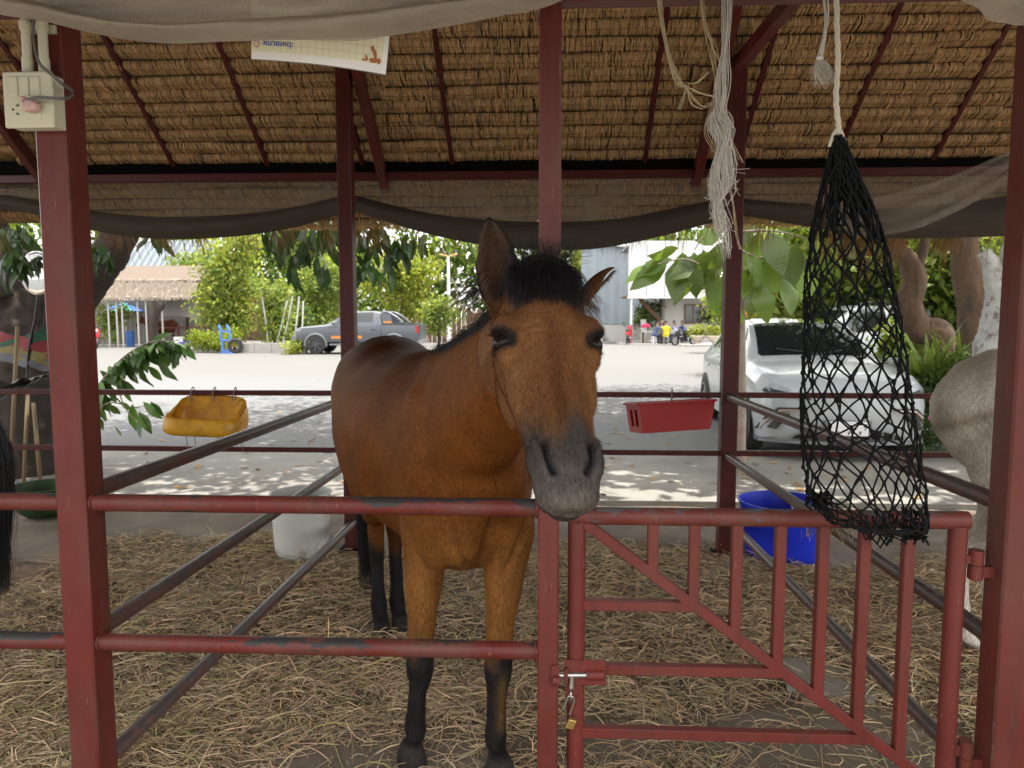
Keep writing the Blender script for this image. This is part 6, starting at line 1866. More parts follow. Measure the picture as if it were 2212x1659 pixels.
far_bush('broadleaf_tree', 'dense green tree behind the brown and lichen trunks', 2070, 460, 800, 120, 16, 'bright', 9000, .22, 42, 'tree', 'yellow', trunk_=True)
far_bush('broadleaf_tree', 'green tree between the pale slim trunk and the hay net', 1680, 520, 720, 75, 21, 'bright', 4500, .24, 43, 'tree', 'yellow', trunk_=True)
far_bush('broadleaf_tree', 'shadowy green tree at the far right beyond the posts', 2260, 430, 830, 120, 14, 'bright', 6000, .24, 44, 'tree', trunk_=True)
far_bush('shrub', 'bright green shrub between the white car and the crooked trunk', 1945, 700, 860, 45, 12, 'bright', 3500, .14, 45, 'shrub', 'yellow')
far_bush('shrub', 'yellow-green shrub between the white building and the pale slim trunk', 1580, 610, 730, 38, 33, 'yellow', 2600, .22, 46, 'shrub', 'bright')
far_bush('orange_bush', 'orange flowering bush above the roof of the white car', 1640, 655, 720, 22, 19, (.55, .20, .02), 500, .16, 47, 'bush')
# ================================================================== far side of the yard
far_bush('broadleaf_tree', 'yellow-green tree beside the far thatched shed', 505, 500, 735, 82, 35, 'yellow', 7000, .25, 51, 'tree', 'bright', trunk_=True)
far_bush('broadleaf_tree', 'paler green tree behind the yellow-green tree and the shed', 400, 540, 640, 50, 43, 'bright', 2500, .28, 52, 'tree', 'yellow', trunk_=True)
far_bush('broadleaf_tree', 'bright yellow-green tree behind the grey pickup', 870, 560, 715, 75, 41, 'yellow', 5500, .26, 53, 'tree', 'lime', trunk_=True)
far_bush('broadleaf_tree', 'green tree behind the pickup bonnet, right of the saplings', 690, 540, 730, 75, 46, 'bright', 5500, .28, 54, 'tree', 'yellow', trunk_=True)
far_bush('sapling', 'young feathery tree with a thin pale trunk by the old tyre', 590, 610, 745, 42, 34, 'bright', 2500, .2, 55, 'sapling', 'yellow', trunk_=True)
far_bush('sapling', 'leafy young tree just in front of the pickup bonnet', 640, 650, 755, 36, 36, 'mid', 2200, .2, 56, 'sapling', 'bright', trunk_=True)
far_bush('sapling', 'slim young tree behind the pickup tailgate', 945, 640, 735, 34, 34, 'bright', 1700, .2, 57, 'sapling', 'yellow', trunk_=True)
far_bush('broadleaf_tree', 'yellow-green tree top showing between the horse ears and the metal wall', 1262, 530, 640, 42, 56, 'yellow', 2600, .32, 58, 'tree', 'bright', trunk_=True)
far_bush('shrub', 'lime green bush behind the blue hand truck', 458, 718, 762, 42, 32.5, 'lime', 2600, .13, 59, 'shrub', 'bright')
far_bush('grass_tuft', 'tuft of tall grass in front of the pickup front wheel', 636, 742, 767, 16, 31, 'yellow', 700, .14, 60, 'grass')
far_bush('shrub', 'green shrubs under the left end of the far thatched shed', 235, 655, 745, 28, 40, 'bright', 1500, .2, 61, 'shrub', 'yellow')
far_bush('shrub', 'leafy shrub under the awning of the white building', 1400, 650, 705, 34, 48, 'bright', 1500, .22, 62, 'shrub', 'grey')
far_bush('climbing_plant', 'dark climbing plant on the corner of the white building', 1540, 640, 715, 16, 46, 'dark', 900, .2, 63, 'plant')
# bare frangipani
fg = thing('bare_tree', 'bare pale branches of a small tree behind the horse neck', 'tree', tuple(G(1005, 745, 0)))
Y_ = fg.location.y
obj('trunk', limb([tuple(fg.location), TP(1004, 700, Y_), TP(1002, 670, Y_)], .09, .07, 8), MAT['bark_pale'], fg, smooth=True)
for q in ([(1002, 670), (990, 650), (985, 620), (975, 600)], [(1002, 672), (1020, 655), (1028, 630)], [(1003, 668), (1008, 640), (1000, 612)], [(990, 650), (970, 640), (965, 615)], [(1020, 655), (1040, 645), (1046, 620)]):
    obj('limb', limb([TP(x, y, Y_) for x, y in q], .06, .03, 7), MAT['bark_pale'], fg, smooth=True)
# wood behind everything
tw = cloud('treeline', [((-80 + 11*k + 3*math.sin(k*2), 74 + 6*math.sin(k*1.7), 6.5 + 1.6*math.sin(k*2.3)), (8.5, 6, 8.0 + 1.8*math.sin(k)), 1) for k in range(18)], 95000, .8, .42, 'bright', MAT['leaf_far'], None, 71, 16, .8, shell=.75, hue2='mid')
tag(tw, 'far-off green wood behind the yard', 'wood', kind='stuff')

# ---- materials for the far things
MAT['metal_sheet'] = plain('corrugated_zinc', (.26, .30, .33), .5, metal=.1, var=.12, scale=1.2, bmp=.05, dirt=(.24, .25, .25), dirt_at=.6)
MAT['white_wall'] = plain('white_wall', (.62, .62, .60), .8, var=.06, scale=2, bmp=.05, dirt=(.5, .49, .45), dirt_at=.6)
MAT['cream_wall'] = plain('cream_wall', (.46, .45, .42), .85, var=.07, scale=1.5, bmp=.05)
MAT['brown_wood'] = plain('brown_wood', (.14, .075, .045), .85, var=.3, scale=5)
MAT['far_thatch'] = plain('weathered_thatch', (.30, .25, .20), .95, var=.35, scale=5, bmp=.8, bscale=20, stretch=(1, 1, 3))
MAT['far_thatch_top'] = plain('old_thatch', (.13, .10, .078), .95, var=.35, scale=5, bmp=.8, bscale=20, stretch=(1, 1, 3))
MAT['tarp'] = plain('grey_tarp', (.20, .185, .17), .85, var=.15, scale=2)
MAT['glass_dark'] = plain('window_glass', (.03, .045, .035), .06, var=.3, scale=3, bmp=0, spec=.6)
MAT['concrete_far'] = plain('kerb_concrete', (.36, .34, .31), .9, var=.3, scale=3, bmp=.2, dirt=(.2, .17, .14), dirt_at=.55)
MAT['post_pale'] = plain('pale_post', (.48, .46, .42), .7, var=.15)
MAT['pink_paint'] = plain('faded_pink_paint', (.50, .16, .18), .7, var=.2)
MAT['blue_paint'] = plain('blue_paint', (.07, .19, .50), .5, var=.2, scale=4)
MAT['leaf_paint'] = plain('green_cloth', (.05, .30, .15), .7, var=.1, bmp=0)
MAT['rubber'] = plain('tyre_rubber', (.035, .034, .033), .85, var=.3, scale=12, bmp=.2)
MAT['red_plast'] = plain('red_bodywork', (.48, .02, .03), .3, var=.1, bmp=0)
MAT['black_plast'] = plain('black_plastic', (.022, .022, .024), .45, var=.2, bmp=0)
def corrugated(x0, x1, z0, z1, y0, y1, pitch, depth):
    """sheet from (x0..x1), lower edge y0,z0 to upper edge y1,z1, ribs running up it"""
    n_ = int(abs(x1 - x0)/pitch)*4; mb = MB()
    for i in range(n_ + 1):
        x = lerp(x0, x1, i/n_); o = depth*(1 if i % 4 in (1, 2) else 0)
        mb.v += [(x, y0 - o, z0), (x, y1 - o, z1)]
    mb.f = [(2*i, 2*i+2, 2*i+3, 2*i+1) for i in range(n_)]
    k = len(mb.v)
    mb.v += [(x, y + .05, z) for x, y, z in mb.v[:k]]
    mb.f += [(k+2*i, k+2*i+1, k+2*i+3, k+2*i+2) for i in range(n_)]
    return mb
# ---- far thatched horse shed
YS2 = 38.0
ax0, ax1 = P(150, 640, YS2).x, P(414, 640, YS2).x
z_lo, z_mid, z_hi = P(300, 648, YS2).z, P(300, 614, YS2).z, P(300, 598, YS2).z
shd = thing('thatched_shed', 'far open shed with a shaggy thatched awning on thin posts', 'shed', ((ax0 + ax1)/2, YS2, 0))
def thatch_slab(x0, x1, y0, z0, y1, z1, th, n=40, seed=1):
    r = np.random.default_rng(seed); mb = MB()
    for i in range(n + 1):
        x = lerp(x0, x1, i/n); d = r.normal(0, .05)
        mb.v += [(x, y0 + r.normal(0, .03), z0 + d), (x, y1, z1 + r.normal(0, .02)), (x, y1, z1 + th), (x, y0 - .05, z0 + th*.6 + d*.5)]
    for i in range(n):
        a, b = 4*i, 4*i + 4
        mb.f += [(a, a+1, b+1, b), (a+1, a+2, b+2, b+1), (a+2, a+3, b+3, b+2), (a+3, a, b, b+3)]
    mb.f += [(0, 3, 2, 1), (4*n, 4*n+1, 4*n+2, 4*n+3)]
    return mb
obj('thatch_awning', thatch_slab(ax0, ax1, YS2, z_lo, YS2 + .9, z_mid + .12, .22, 46, 3), MAT['far_thatch'], shd)
V, Fq, C = fringe(10, 0, 1, 1, .1, .2, 1)
rr_ = np.random.default_rng(9); n_ = 2600
pp = np.zeros((n_, 3, 3)); pp[:, :, 0] = rr_.uniform(ax0, ax1, (n_, 1)); q_ = rr_.uniform(0, 1, (n_, 1)); tt_ = np.linspace(0, 1, 3)[None]
pp[:, :, 1] = YS2 - .07 + q_*.85 - .06*tt_; pp[:, :, 2] = lerp(z_lo + .2, z_mid + .36, q_) - .22*tt_ + rr_.normal(0, .02, (n_, 1))
sd_ = np.zeros_like(pp); sd_[:, :, 0] = .018
tuft = ribbons(pp, sd_, np.array([[.34, .28, .225]])*rr_.uniform(.6, 1.25, (n_, 1)))
o = obj('thatch_straws', np_mesh('thatch_straws', *tuft), MAT['thatch'], shd); o['kind'] = 'stuff'
obj('thatch_roof', thatch_slab(ax0 - 2, P(440, 600, YS2 + 1).x, YS2 + .7, z_mid + .05, YS2 + 3.2, z_hi + .55, .25, 40, 5), MAT['far_thatch_top'], shd)
for vx in (228, 246, 258, 292, 310, 345):
    x = P(vx, 700, YS2).x; obj('post', MB().bar((x, YS2 + .3, -.05), (x, YS2 + .3, z_lo + .25), .07, .07), MAT['post_pale'], shd)
x0, x1 = P(295, 700, YS2 + 5).x, P(470, 700, YS2 + 5).x
obj('wall', corrugated(x0 - 6, x1, 0, 2.6, YS2 + 5.0, YS2 + 5.0, .25, .04), MAT['tarp'], shd)
tb = MB(); nx, nz = 24, 6
for j in range(nz + 1):
    for i in range(nx + 1):
        u, v = i/nx, j/nz
        vx = lerp(330, 478, u); vt = 640 + 6*u; vb = 688 - 12*math.sin(u*3.0) + 34*u*u
        p_ = P(vx, lerp(vt, vb, v), YS2 + 1.0); tb.v.append((p_.x, p_.y + .12*math.sin(u*9) + .2*math.sin(v*3), p_.z))
tb.f = [(j*(nx+1)+i, j*(nx+1)+i+1, (j+1)*(nx+1)+i+1, (j+1)*(nx+1)+i) for j in range(nz) for i in range(nx)]
obj('tarpaulin', tb, MAT['tarp'], shd, smooth=True)
rx0, rx1 = P(318, 700, YS2 + 1.4).x, P(452, 700, YS2 + 1.4).x
rl = thing('red_fence', 'low dark red rails in front of the far brown horse', 'fence', ((rx0 + rx1)/2, YS2 + 1.4, 0))
for vy in (708, 740):
    z = P(400, vy, YS2 + 1.4).z; obj('rail', MB().bar((rx0, YS2 + 1.4, z), (rx1, YS2 + 1.4, z), .07, .08), MAT['red'], rl)
for x in (rx0, (rx0 + rx1)/2, rx1): obj('post', MB().bar((x, YS2 + 1.4, -.05), (x, YS2 + 1.4, P(400, 700, YS2 + 1.4).z), .09, .09), MAT['red'], rl)
fh = thing('horse', 'dark brown horse standing inside the far thatched shed', 'horse', (P(328, 700, YS2 + 2.6).x, YS2 + 2.6, 0), R(180))
obj('body', plain_horse(.03, col_brown), MAT['coat'], fh, local=True)
Vh, Fh = tail_mesh((-1.42, 0, 1.30), (-.9, 0, 0), .35, 120, 5, .06, w=.004)
obj('tail', np_mesh('tail', Vh, Fh), MAT['hair'], fh, local=True)
# trunk in front of the shed
ft = thing('shade_tree', 'forked grey trunk standing under the far thatched awning', 'tree', tuple(G(333, 752, 0)))
Yq = ft.location.y
obj('trunk', limb([tuple(ft.location), TP(332, 700, Yq), TP(340, 670, Yq), TP(336, 649, Yq)], .22, .16, 10), MAT['leaf_bark'], ft, smooth=True)
obj('limb', limb([TP(338, 680, Yq), TP(352, 660, Yq), TP(352, 650, Yq)], .12, .09, 8), MAT['leaf_bark'], ft, smooth=True)
# metal roofed hall behind
h0, h1 = P(225, 600, 46).x, P(432, 600, 46).x
hall = thing('metal_hall', 'hall with a pale blue-grey corrugated roof behind the far shed', 'building', ((h0 + h1)/2, 46, 0))
MAT['roof_sheet'] = plain('blue_grey_roofing', (.10, .125, .145), .5, var=.1, scale=1.2, bmp=0)
obj('roof', corrugated(h0 - 3, h1, P(300, 602, 46).z, P(300, 520, 49).z, 46, 49, .42, .07), MAT['roof_sheet'], hall)
obj('wall', MB().box((h0 - 3, 46.4, 0), (h1, 50, P(300, 602, 46).z - .1)), MAT['white_wall'], hall)
# low brown shed behind the saplings
l0, l1 = P(520, 650, 50).x, P(735, 650, 50).x
low = thing('brown_shed', 'low brown shed with a grey roof edge behind the saplings', 'shed', ((l0 + l1)/2, 50, 0))
obj('wall', MB().box((l0, 50, 0), (l1, 53, P(600, 632, 50).z)), MAT['brown_wood'], low)
obj('roof', MB().box((l0 - .3, 49.6, P(600, 632, 50).z + .003), (l1 + .3, 53.5, P(600, 622, 50).z)), MAT['metal_sheet'], low)
ln0, ln1 = P(880, 700, 46).x, P(1050, 700, 46).x
rw = thing('board_fence', 'weathered brown board fence behind the pickup tailgate', 'fence', ((ln0 + ln1)/2, 46, 0))
for k in range(16):
    x = lerp(ln0, ln1, k/16); obj('board', MB().box((x + .03, 46, -.05), (x + (ln1 - ln0)/16 - .03, 46.06, P(950, 672 + 4*math.sin(k*3), 46).z)), MAT['brown_wood'], rw)
# ---- right: corrugated wall, white building with awning
w0, w1 = P(1255, 650, 52).x, P(1378, 650, 52).x
mw = thing('metal_building', 'tall corrugated metal wall to the right of the horse head', 'building', ((w0 + w1)/2, 52, 0))
obj('wall', corrugated(w0, w1 + 4, P(1320, 700, 52).z, P(1320, 528, 52).z, 52, 52, .62, .09), MAT['metal_sheet'], mw)
obj('plinth', MB().box((w0, 52.06, -.1), (w1 + 4, 56, P(1320, 700, 52).z)), MAT['concrete_far'], mw)
obj('roof', MB().add([tuple(P(1255, 522, 51.5)), tuple(P(1440, 545, 51.5)), tuple(P(1440, 538, 54)), tuple(P(1255, 510, 54)), tuple(P(1255, 519, 51.5)), tuple(P(1440, 541, 51.5)), tuple(P(1440, 534, 54)), tuple(P(1255, 506, 54))], [(0,1,2,3), (7,6,5,4), (0,4,5,1), (1,5,6,2), (2,6,7,3), (3,7,4,0)]), MAT['white_wall'], mw)
lw0, lw1 = P(1285, 730, 47).x, P(1372, 730, 47).x
lwall = thing('low_wall', 'low pale rubble wall at the foot of the corrugated building', 'wall', ((lw0 + lw1)/2, 48, 0))
obj('wall', MB().box((lw0, 48, -.05), (lw1, 48.3, P(1320, 702, 48).z)), MAT['cream_wall'], lwall)
YW = 46.0
wb = thing('white_building', 'white building with a deep white fascia over an open porch', 'building', (P(1450, 740, YW).x, YW, 0))
fx0, fx1 = P(1357, 600, YW - 2).x, P(1556, 600, YW - 2).x
fz0, fz1 = P(1430, 641, YW - 2).z, P(1430, 520, YW - 2).z
for k in range(5):
    a, b = lerp(fx0, fx1, k/5), lerp(fx0, fx1, (k+1)/5)
    obj('fascia_panel', MB().box((a + .02, YW - 2 - .004*k, fz0), (b - .02, YW - 1.9, fz1)), MAT['white_wall'], wb)
obj('fascia_trim', MB().box((fx0 - .05, YW - 2.08, fz0 - .10), (fx1 + .05, YW - 1.95, fz0 - .003)), MAT['white_wall'], wb)
obj('porch_roof', MB().box((fx0, YW - 1.88, fz1 - .3), (fx1, YW + 3, fz1 - .2)), MAT['metal_sheet'], wb)
obj('soffit', MB().box((fx0 + .1, YW - 1.88, fz0 + .02), (fx1, YW + 2.96, fz0 + .12)), MAT['brown_wood'], wb)
wx0, wx1 = P(1438, 690, YW).x, P(1530, 690, YW).x
obj('wall', MB().box((wx0, YW + .3, -.05), (wx1 + .6, YW + 3, fz0)), MAT['cream_wall'], wb)
wn0, wn1 = P(1481, 660, YW + .3), P(1512, 697, YW + .3)
fr_o = obj('window', MB().box((wn0.x - .07, YW + .22, wn1.z - .07), (wn1.x + .07, YW + .297, wn1.z)).box((wn0.x - .07, YW + .22, wn0.z), (wn1.x + .07, YW + .297, wn0.z + .07)).box((wn0.x - .07, YW + .22, wn1.z), (wn0.x, YW + .297, wn0.z)).box((wn1.x, YW + .22, wn1.z), (wn1.x + .07, YW + .297, wn0.z)).box(((wn0.x+wn1.x)/2 - .03, YW + .22, wn1.z), ((wn0.x+wn1.x)/2 + .03, YW + .297, wn0.z)), MAT['brown_wood'], wb)
fr_o.name = 'window'
pane = obj('pane', MB().box((wn0.x, YW + .25, wn1.z), (wn1.x, YW + .27, wn0.z)), MAT['glass_dark'], None)
pane.parent = fr_o; pane.matrix_parent_inverse = Matrix.Translation(wb.location).inverted()
px_ = P(1363, 700, YW - 1.9)
zp = P(1363, 702, YW - 1.9).z
obj('porch_post', MB().bar((px_.x, YW - 1.95, -.05), (px_.x, YW - 1.95, zp), .13, .13), MAT['pink_paint'], wb)
obj('porch_post', MB().bar((px_.x, YW - 1.95, zp + .002), (px_.x, YW - 1.95, fz0 - .1), .12, .12), MAT['white_wall'], wb)
obj('strut', MB().tube([P(1380, 642, YW - .5), P(1412, 678, YW - .3), P(1440, 708, YW)], [.12, .13, .09], 8), MAT['brown_wood'], wb)
obj('strut', MB().bar(P(1400, 640, YW - .4), P(1440, 665, YW + .2), .06, .06), MAT['brown_wood'], wb)
cp0 = G(1392, 742, 0)
obj('column', MB().tube([P(1392, 745, YW - .6), P(1390, 690, YW - .6)], [.22, .17], 12), MAT['cream_wall'], wb, autos=.8)
tag(obj('porch_floor', MB().box((fx0 - .5, YW - 3.2, -.2), (fx1 + 1, YW + .3, .05)), MAT['concrete_far']), kind='structure')
# ---- lamp post
lp_ = thing('street_lamp', 'white lamp post with two flat lamp heads behind the horse', 'street lamp', tuple(P(970, 760, 40)))
lp_.location.z = 0
zt_ = P(970, 553, 40).z; xb = P(970, 700, 40).x
MAT['white_paint'] = plain('white_paint', (.75, .75, .74), .5, var=.05, bmp=0)
MAT['amber'] = plain('amber_lamp', (.62, .42, .18), .4, var=.1, bmp=0)
obj('pole', MB().tube([(xb, 40, -.1), (xb, 40, zt_*.5), (xb - .02, 40, zt_)], [.10, .09, .075], 12), MAT['white_paint'], lp_, autos=.8)
for s in (-1, 1):
    obj('lamp_head', MB().cbox((xb + s*.27, 40, zt_ + .06), (.42, .25, .09), Matrix.Rotation(-s*.22, 3, 'Y')), MAT['amber'], lp_)
# ---- kerb, tyre, hand truck
k0, k1 = G(512, 764), G(642, 764); k0 = Vector((P(512, 764, 32).x, 32, 0)); k1 = Vector((P(662, 764, 32).x, 32, 0))
kb = thing('kerb', 'grey concrete kerb blocks in front of the saplings', 'kerb', tuple((k0 + k1)/2))
for k in range(4):
    a, b = lerp(k0.x, k1.x, k/4), lerp(k0.x, k1.x, (k+1)/4)
    obj('kerb_block', MB().box((a + .01, 32, -.05), (b - .01, 32.25, .44 + .01*(k % 2))), MAT['concrete_far'], kb)
ty = thing('old_tyre', 'old car tyre standing upright beside the kerb', 'tyre', (P(515, 760, 32).x, 31.7, 0))
tm = MB().lathe([(.17, -.09), (.21, -.11), (.30, -.10), (.335, -.06), (.335, .06), (.30, .10), (.21, .11), (.17, .09), (.17, -.09)], (0, 0, .33), 24, Matrix.Rotation(R(90), 3, 'X') @ Matrix.Rotation(0, 3, 'Z'))
obj('tyre', tm, MAT['rubber'], ty, local=True, autos=.7); ty.rotation_euler = (0, 0, R(25))
ht = thing('hand_truck', 'blue upright hand truck standing in front of the lime green bush', 'hand truck', (P(484, 765, 31.6).x, 31.6, 0))
def hp(x, y, Y=31.6): return P(x, y, Y)
for a in ([(472, 702), (476, 712), (482, 764)], [(489, 702), (495, 712), (500, 764)]):
    obj('side_rail', MB().tube([hp(*q) for q in a], .05, 8), MAT['blue_paint'], ht)
for y in (716, 735, 758): obj('cross_bar', MB().bar(hp(475 + (y-700)*.12, y), hp(495 + (y-700)*.09, y), .07, .07), MAT['blue_paint'], ht)
obj('toe_plate', MB().cbox(hp(491, 764) + Vector((0, -.1, .03)), (.55, .3, .03)), MAT['blue_paint'], ht)
for x in (480, 503): obj('wheel', MB().lathe([(.0, -.04), (.13, -.04), (.13, .04), (0, .04)], hp(x, 762, 31.75), 14, Matrix.Rotation(R(90), 3, 'Y')), MAT['rubber'], ht)

# ---- odds and ends in front of the far shed
gs = thing('garden_stakes', 'pale leaning garden stakes among the saplings', 'stakes', (P(620, 740, 33.5).x, 33.5, 0))
for (x0, y0, x1, y1) in ((632, 640, 610, 745), (646, 640, 634, 745), (620, 650, 598, 740), (655, 650, 650, 742), (566, 640, 580, 745)):
    obj('stake', MB().tube([P(x0, y0, 33.6), P((x0+x1)/2 + 1, (y0+y1)/2, 33.5), P(x1, y1, 33.4)], .035, 6), MAT['post_pale'], gs)
MAT['drum'] = plain('blue_drum_plastic', (.03, .10, .30), .5, var=.15); MAT['purple'] = plain('violet_plastic', (.12, .13, .36), .5, var=.1); MAT['yellow_p'] = plain('yellow_plastic', (.62, .38, .03), .5, var=.1)
def far_tub(label, vx, vy0, vy1, hwv, Y, mat, nm='plastic_tub'):
    x = P(vx, vy1, Y).x; h = P(vx, vy0, Y).z - max(P(vx, vy1, Y).z, 0); r_ = P(vx + hwv, vy1, Y).x - x
    t = thing(nm, label, 'tub', (x, Y, max(P(vx, vy1, Y).z, 0)))
    obj('tub_body', MB().lathe([(0, 0), (r_*.85, 0), (r_*.97, h*.5), (r_, h*.94), (r_*1.06, h*.95), (r_*1.06, h), (r_*.92, h), (r_*.85, h*.2), (0, h*.15)], n=20), MAT[mat], t, local=True, autos=.7)
far_tub('violet plastic tub in front of the far red rails', 400, 738, 754, 12, 35.5, 'purple')
far_tub('blue drum under the far thatched awning', 282, 715, 752, 9, 39, 'drum')
far_tub('white tub by the foot of the far brown horse', 386, 728, 752, 9, 36.5, 'white_paint')
far_tub('yellow tub beside the violet tub and the lime green bush', 500, 728, 750, 12, 35.0, 'yellow_p')
um = thing('parasol', 'blue and green parasol beyond the posts of the far thatched shed', 'parasol', (P(270, 750, 43).x, 43, 0))
zc = P(270, 672, 43).z; xc = P(270, 672, 43).x
for k in range(8):
    a0, a1 = k*math.pi/4, (k + 1)*math.pi/4
    obj('panel', MB().add([(xc, 43, zc + .55), (xc + 1.25*math.cos(a0), 43 + 1.25*math.sin(a0), zc), (xc + 1.25*math.cos(a1), 43 + 1.25*math.sin(a1), zc), (xc, 43, zc + .57)], [(0, 1, 2), (3, 2, 1)]), MAT['drum' if k % 2 else 'leaf_paint'], um)
obj('pole', MB().tube([(xc, 43, 0), (xc, 43, zc + .55)], .03, 8), MAT['white_paint'], um)

# ================================================================== vehicles
def car_paint(name, col, rough=.25):
    m, t, b, o = new_mat(name)
    f = noise(t, coords(t), 2, 3)
    t.links.new(mix(t, f, [k*.93 for k in col], [min(1, k*1.05) for k in col]), b.inputs['Base Color'])
    b.inputs['Roughness'].default_value = rough; b.inputs['Coat Weight'].default_value = .45; b.inputs['Coat Roughness'].default_value = .06
    return m
MAT['car_white'] = car_paint('white_car_paint', (.37, .395, .41))
MAT['car_grey'] = car_paint('grey_car_paint', (.075, .085, .10), .35)
MAT['car_silver'] = car_paint('silver_car_paint', (.45, .47, .48))
MAT['glass'] = plain('tinted_glass', (.012, .014, .015), .04, var=.1, bmp=0, spec=.9)
MAT['lamp_glass'] = plain('lamp_glass', (.30, .33, .36), .08, var=.3, scale=30, bmp=0, spec=.8)
MAT['tail_red'] = plain('tail_lamp_red', (.40, .015, .02), .2, var=.2, bmp=0)
MAT['rim'] = plain('alloy_rim', (.28, .28, .29), .3, metal=.7, var=.15, bmp=0)
MAT['rim_dark'] = plain('dark_rim', (.07, .07, .075), .35, metal=.5, var=.15, bmp=0)
MAT['chrome'] = plain('bronze_trim', (.42, .34, .27), .3, metal=.6, var=.1, bmp=0)
MAT['orange'] = plain('orange_decal', (.60, .24, .06), .4, var=.1, bmp=0)
MAT['grey_plast'] = plain('grey_plastic', (.17, .175, .185), .55, var=.1, bmp=0)
class Car:
    """stations: x, z_bottom, z_belt, z_top, w_belt, w_top ; x runs from nose to tail, y to the car's side, z up"""
    def __init__(s, t, st):
        s.t = t; s.a = np.array(st)
    def half(s, x):
        zb, zs, zt, wb, wt = [np.interp(x, s.a[:, 0], s.a[:, k]) for k in range(1, 6)]
        zm = zb + (zs - zb)*.45
        return [(0, zb), (wb*.80, zb), (wb*.955, zb + .05), (wb*.995, zm), (wb, zs - .09), (wb*.975, zs), (lerp(wb, wt, .10), zs + .015), (lerp(wb, wt, .86), lerp(zs, zt, .80)), (wt*.97, lerp(zs, zt, .93)), (wt*.80, zt - .012), (wt*.4, zt), (0, zt + .006)]
    def body(s, mat, n=60, name='body'):
        xs = np.linspace(s.a[0, 0], s.a[-1, 0], n); rs = []
        for x in xs:
            h = s.half(x); rs.append([(x, y, z) for y, z in h] + [(x, -y, z) for y, z in h[-2:0:-1]])
        return obj(name, MB().rings(rs), mat, s.t, local=True, autos=.55)
    def patch(s, x0, x1, k0, k1, mat, name, side=None, n=14, off=.008, tx0=0, tx1=0, full=False):
        """skin patch between profile points k0..k1 (may be fractional) and stations x0..x1; t shifts the ends at the k1 edge"""
        mb = MB(); ks = np.linspace(k0, k1, 7)
        def pt(x, k):
            h = s.half(x); i = int(min(math.floor(k), len(h) - 2)); f = k - i
            y, z = lerp(h[i][0], h[i+1][0], f), lerp(h[i][1], h[i+1][1], f)
            return Vector((x, y, z))
        g = []
        for i in range(n + 1):
            row = []
            for k in ks:
                u = i/n; v = (k - k0)/(k1 - k0)
                x = lerp(lerp(x0, x0 + tx0, v), lerp(x1, x1 + tx1, v), u)
                e = .01; a = pt(x + e, k) - pt(x - e, k); b = pt(x, min(k + .05, 11)) - pt(x, k - .05)
                nn = a.cross(b); nn = nn.normalized() if nn.length > 1e-9 else Vector((0, 0, 1))
                if nn.y < 0 and k < 10.9: nn = -nn
                if nn.z < 0 and k > 9: nn = -nn
                row.append(pt(x, k) + nn*off)
            g.append(row)
        rows = [row + ([Vector((p.x, -p.y, p.z)) for p in row[::-1]] if full else []) for row in g]
        sg = [1] if (full or side == 1) else [-1]
        for q in sg:
            o = len(mb.v); m = len(rows[0])
            mb.v += [(p.x, p.y*q, p.z) for row in rows for p in row]
            mb.f += [(o+i*m+k, o+i*m+k+1, o+(i+1)*m+k+1, o+(i+1)*m+k) for i in range(n) for k in range(m - 1)]
        return obj(name, mb, mat, s.t, local=True, smooth=True)
    def wheel(s, x, side, w, r, rimmat, spokes=5, wide=.215):
        y = side*(w - wide/2 + .01)
        M = Matrix.Rotation(R(90), 3, 'X')
        pr = [(r*.62, -wide/2), (r*.86, -wide/2*1.02), (r*.97, -wide/2*.85), (r, -wide/2*.5), (r, wide/2*.5), (r*.97, wide/2*.85), (r*.86, wide/2*1.02), (r*.62, wide/2)]
        wl = obj('wheel', MB().lathe(pr, (x, y, r), 36, M), MAT['rubber'], s.t, local=True, autos=.6)
        mb = MB().lathe([(0, .0), (r*.16, .0), (r*.16, .02), (0, .03)], (x, y + side*wide*.36, r), 16, Matrix.Rotation(R(-90*side), 3, 'X'))
        mb.lathe([(r*.60, 0), (r*.66, .0), (r*.66, .03), (r*.60, .03)], (x, y + side*wide*.38, r), 36, Matrix.Rotation(R(-90*side), 3, 'X'))
        for k in range(spokes):
            a = 2*math.pi*k/spokes + .3
            d = Vector((math.cos(a), 0, math.sin(a)))
            mb.bar(Vector((x, y + side*wide*.40, r)) + d*r*.1, Vector((x, y + side*wide*.40, r)) + d*r*.63, r*.17, .02, up=(0, 1, 0))
        rm = obj('rim', mb, rimmat, None); rm.parent = wl
        dk = obj('rim_well', MB().lathe([(0, 0), (r*.62, 0)], (x, y + side*wide*.2, r), 30, Matrix.Rotation(R(-90*side), 3, 'X')), MAT['black_plast'], None); dk.parent = wl
        return wl
    def arch(s, x, side, w, r, mat=None, lip=None, out=.006):
        mb = MB(); n_ = 22; y = side*(w + out)
        for i in range(n_ + 1):
            a = math.pi*(-.08 + 1.16*i/n_)
            for rr in (0.0, r*1.14): mb.v.append((x + rr*math.cos(a), y, max(r + rr*math.sin(a), .16)))
        mb.f = [(2*i, 2*i+1, 2*i+3, 2*i+2) for i in range(n_)]
        obj('wheel_arch', mb, MAT['black_plast'], s.t, local=True)
        if lip:
            mb = MB().tube([(x + r*1.17*math.cos(math.pi*(-.05 + 1.1*i/18)), side*(w + .0), max(r + r*1.17*math.sin(math.pi*(-.05 + 1.1*i/18)), .2)) for i in range(19)], .045, 8)
            obj('fender_flare', mb, lip, s.t, local=True, smooth=True)
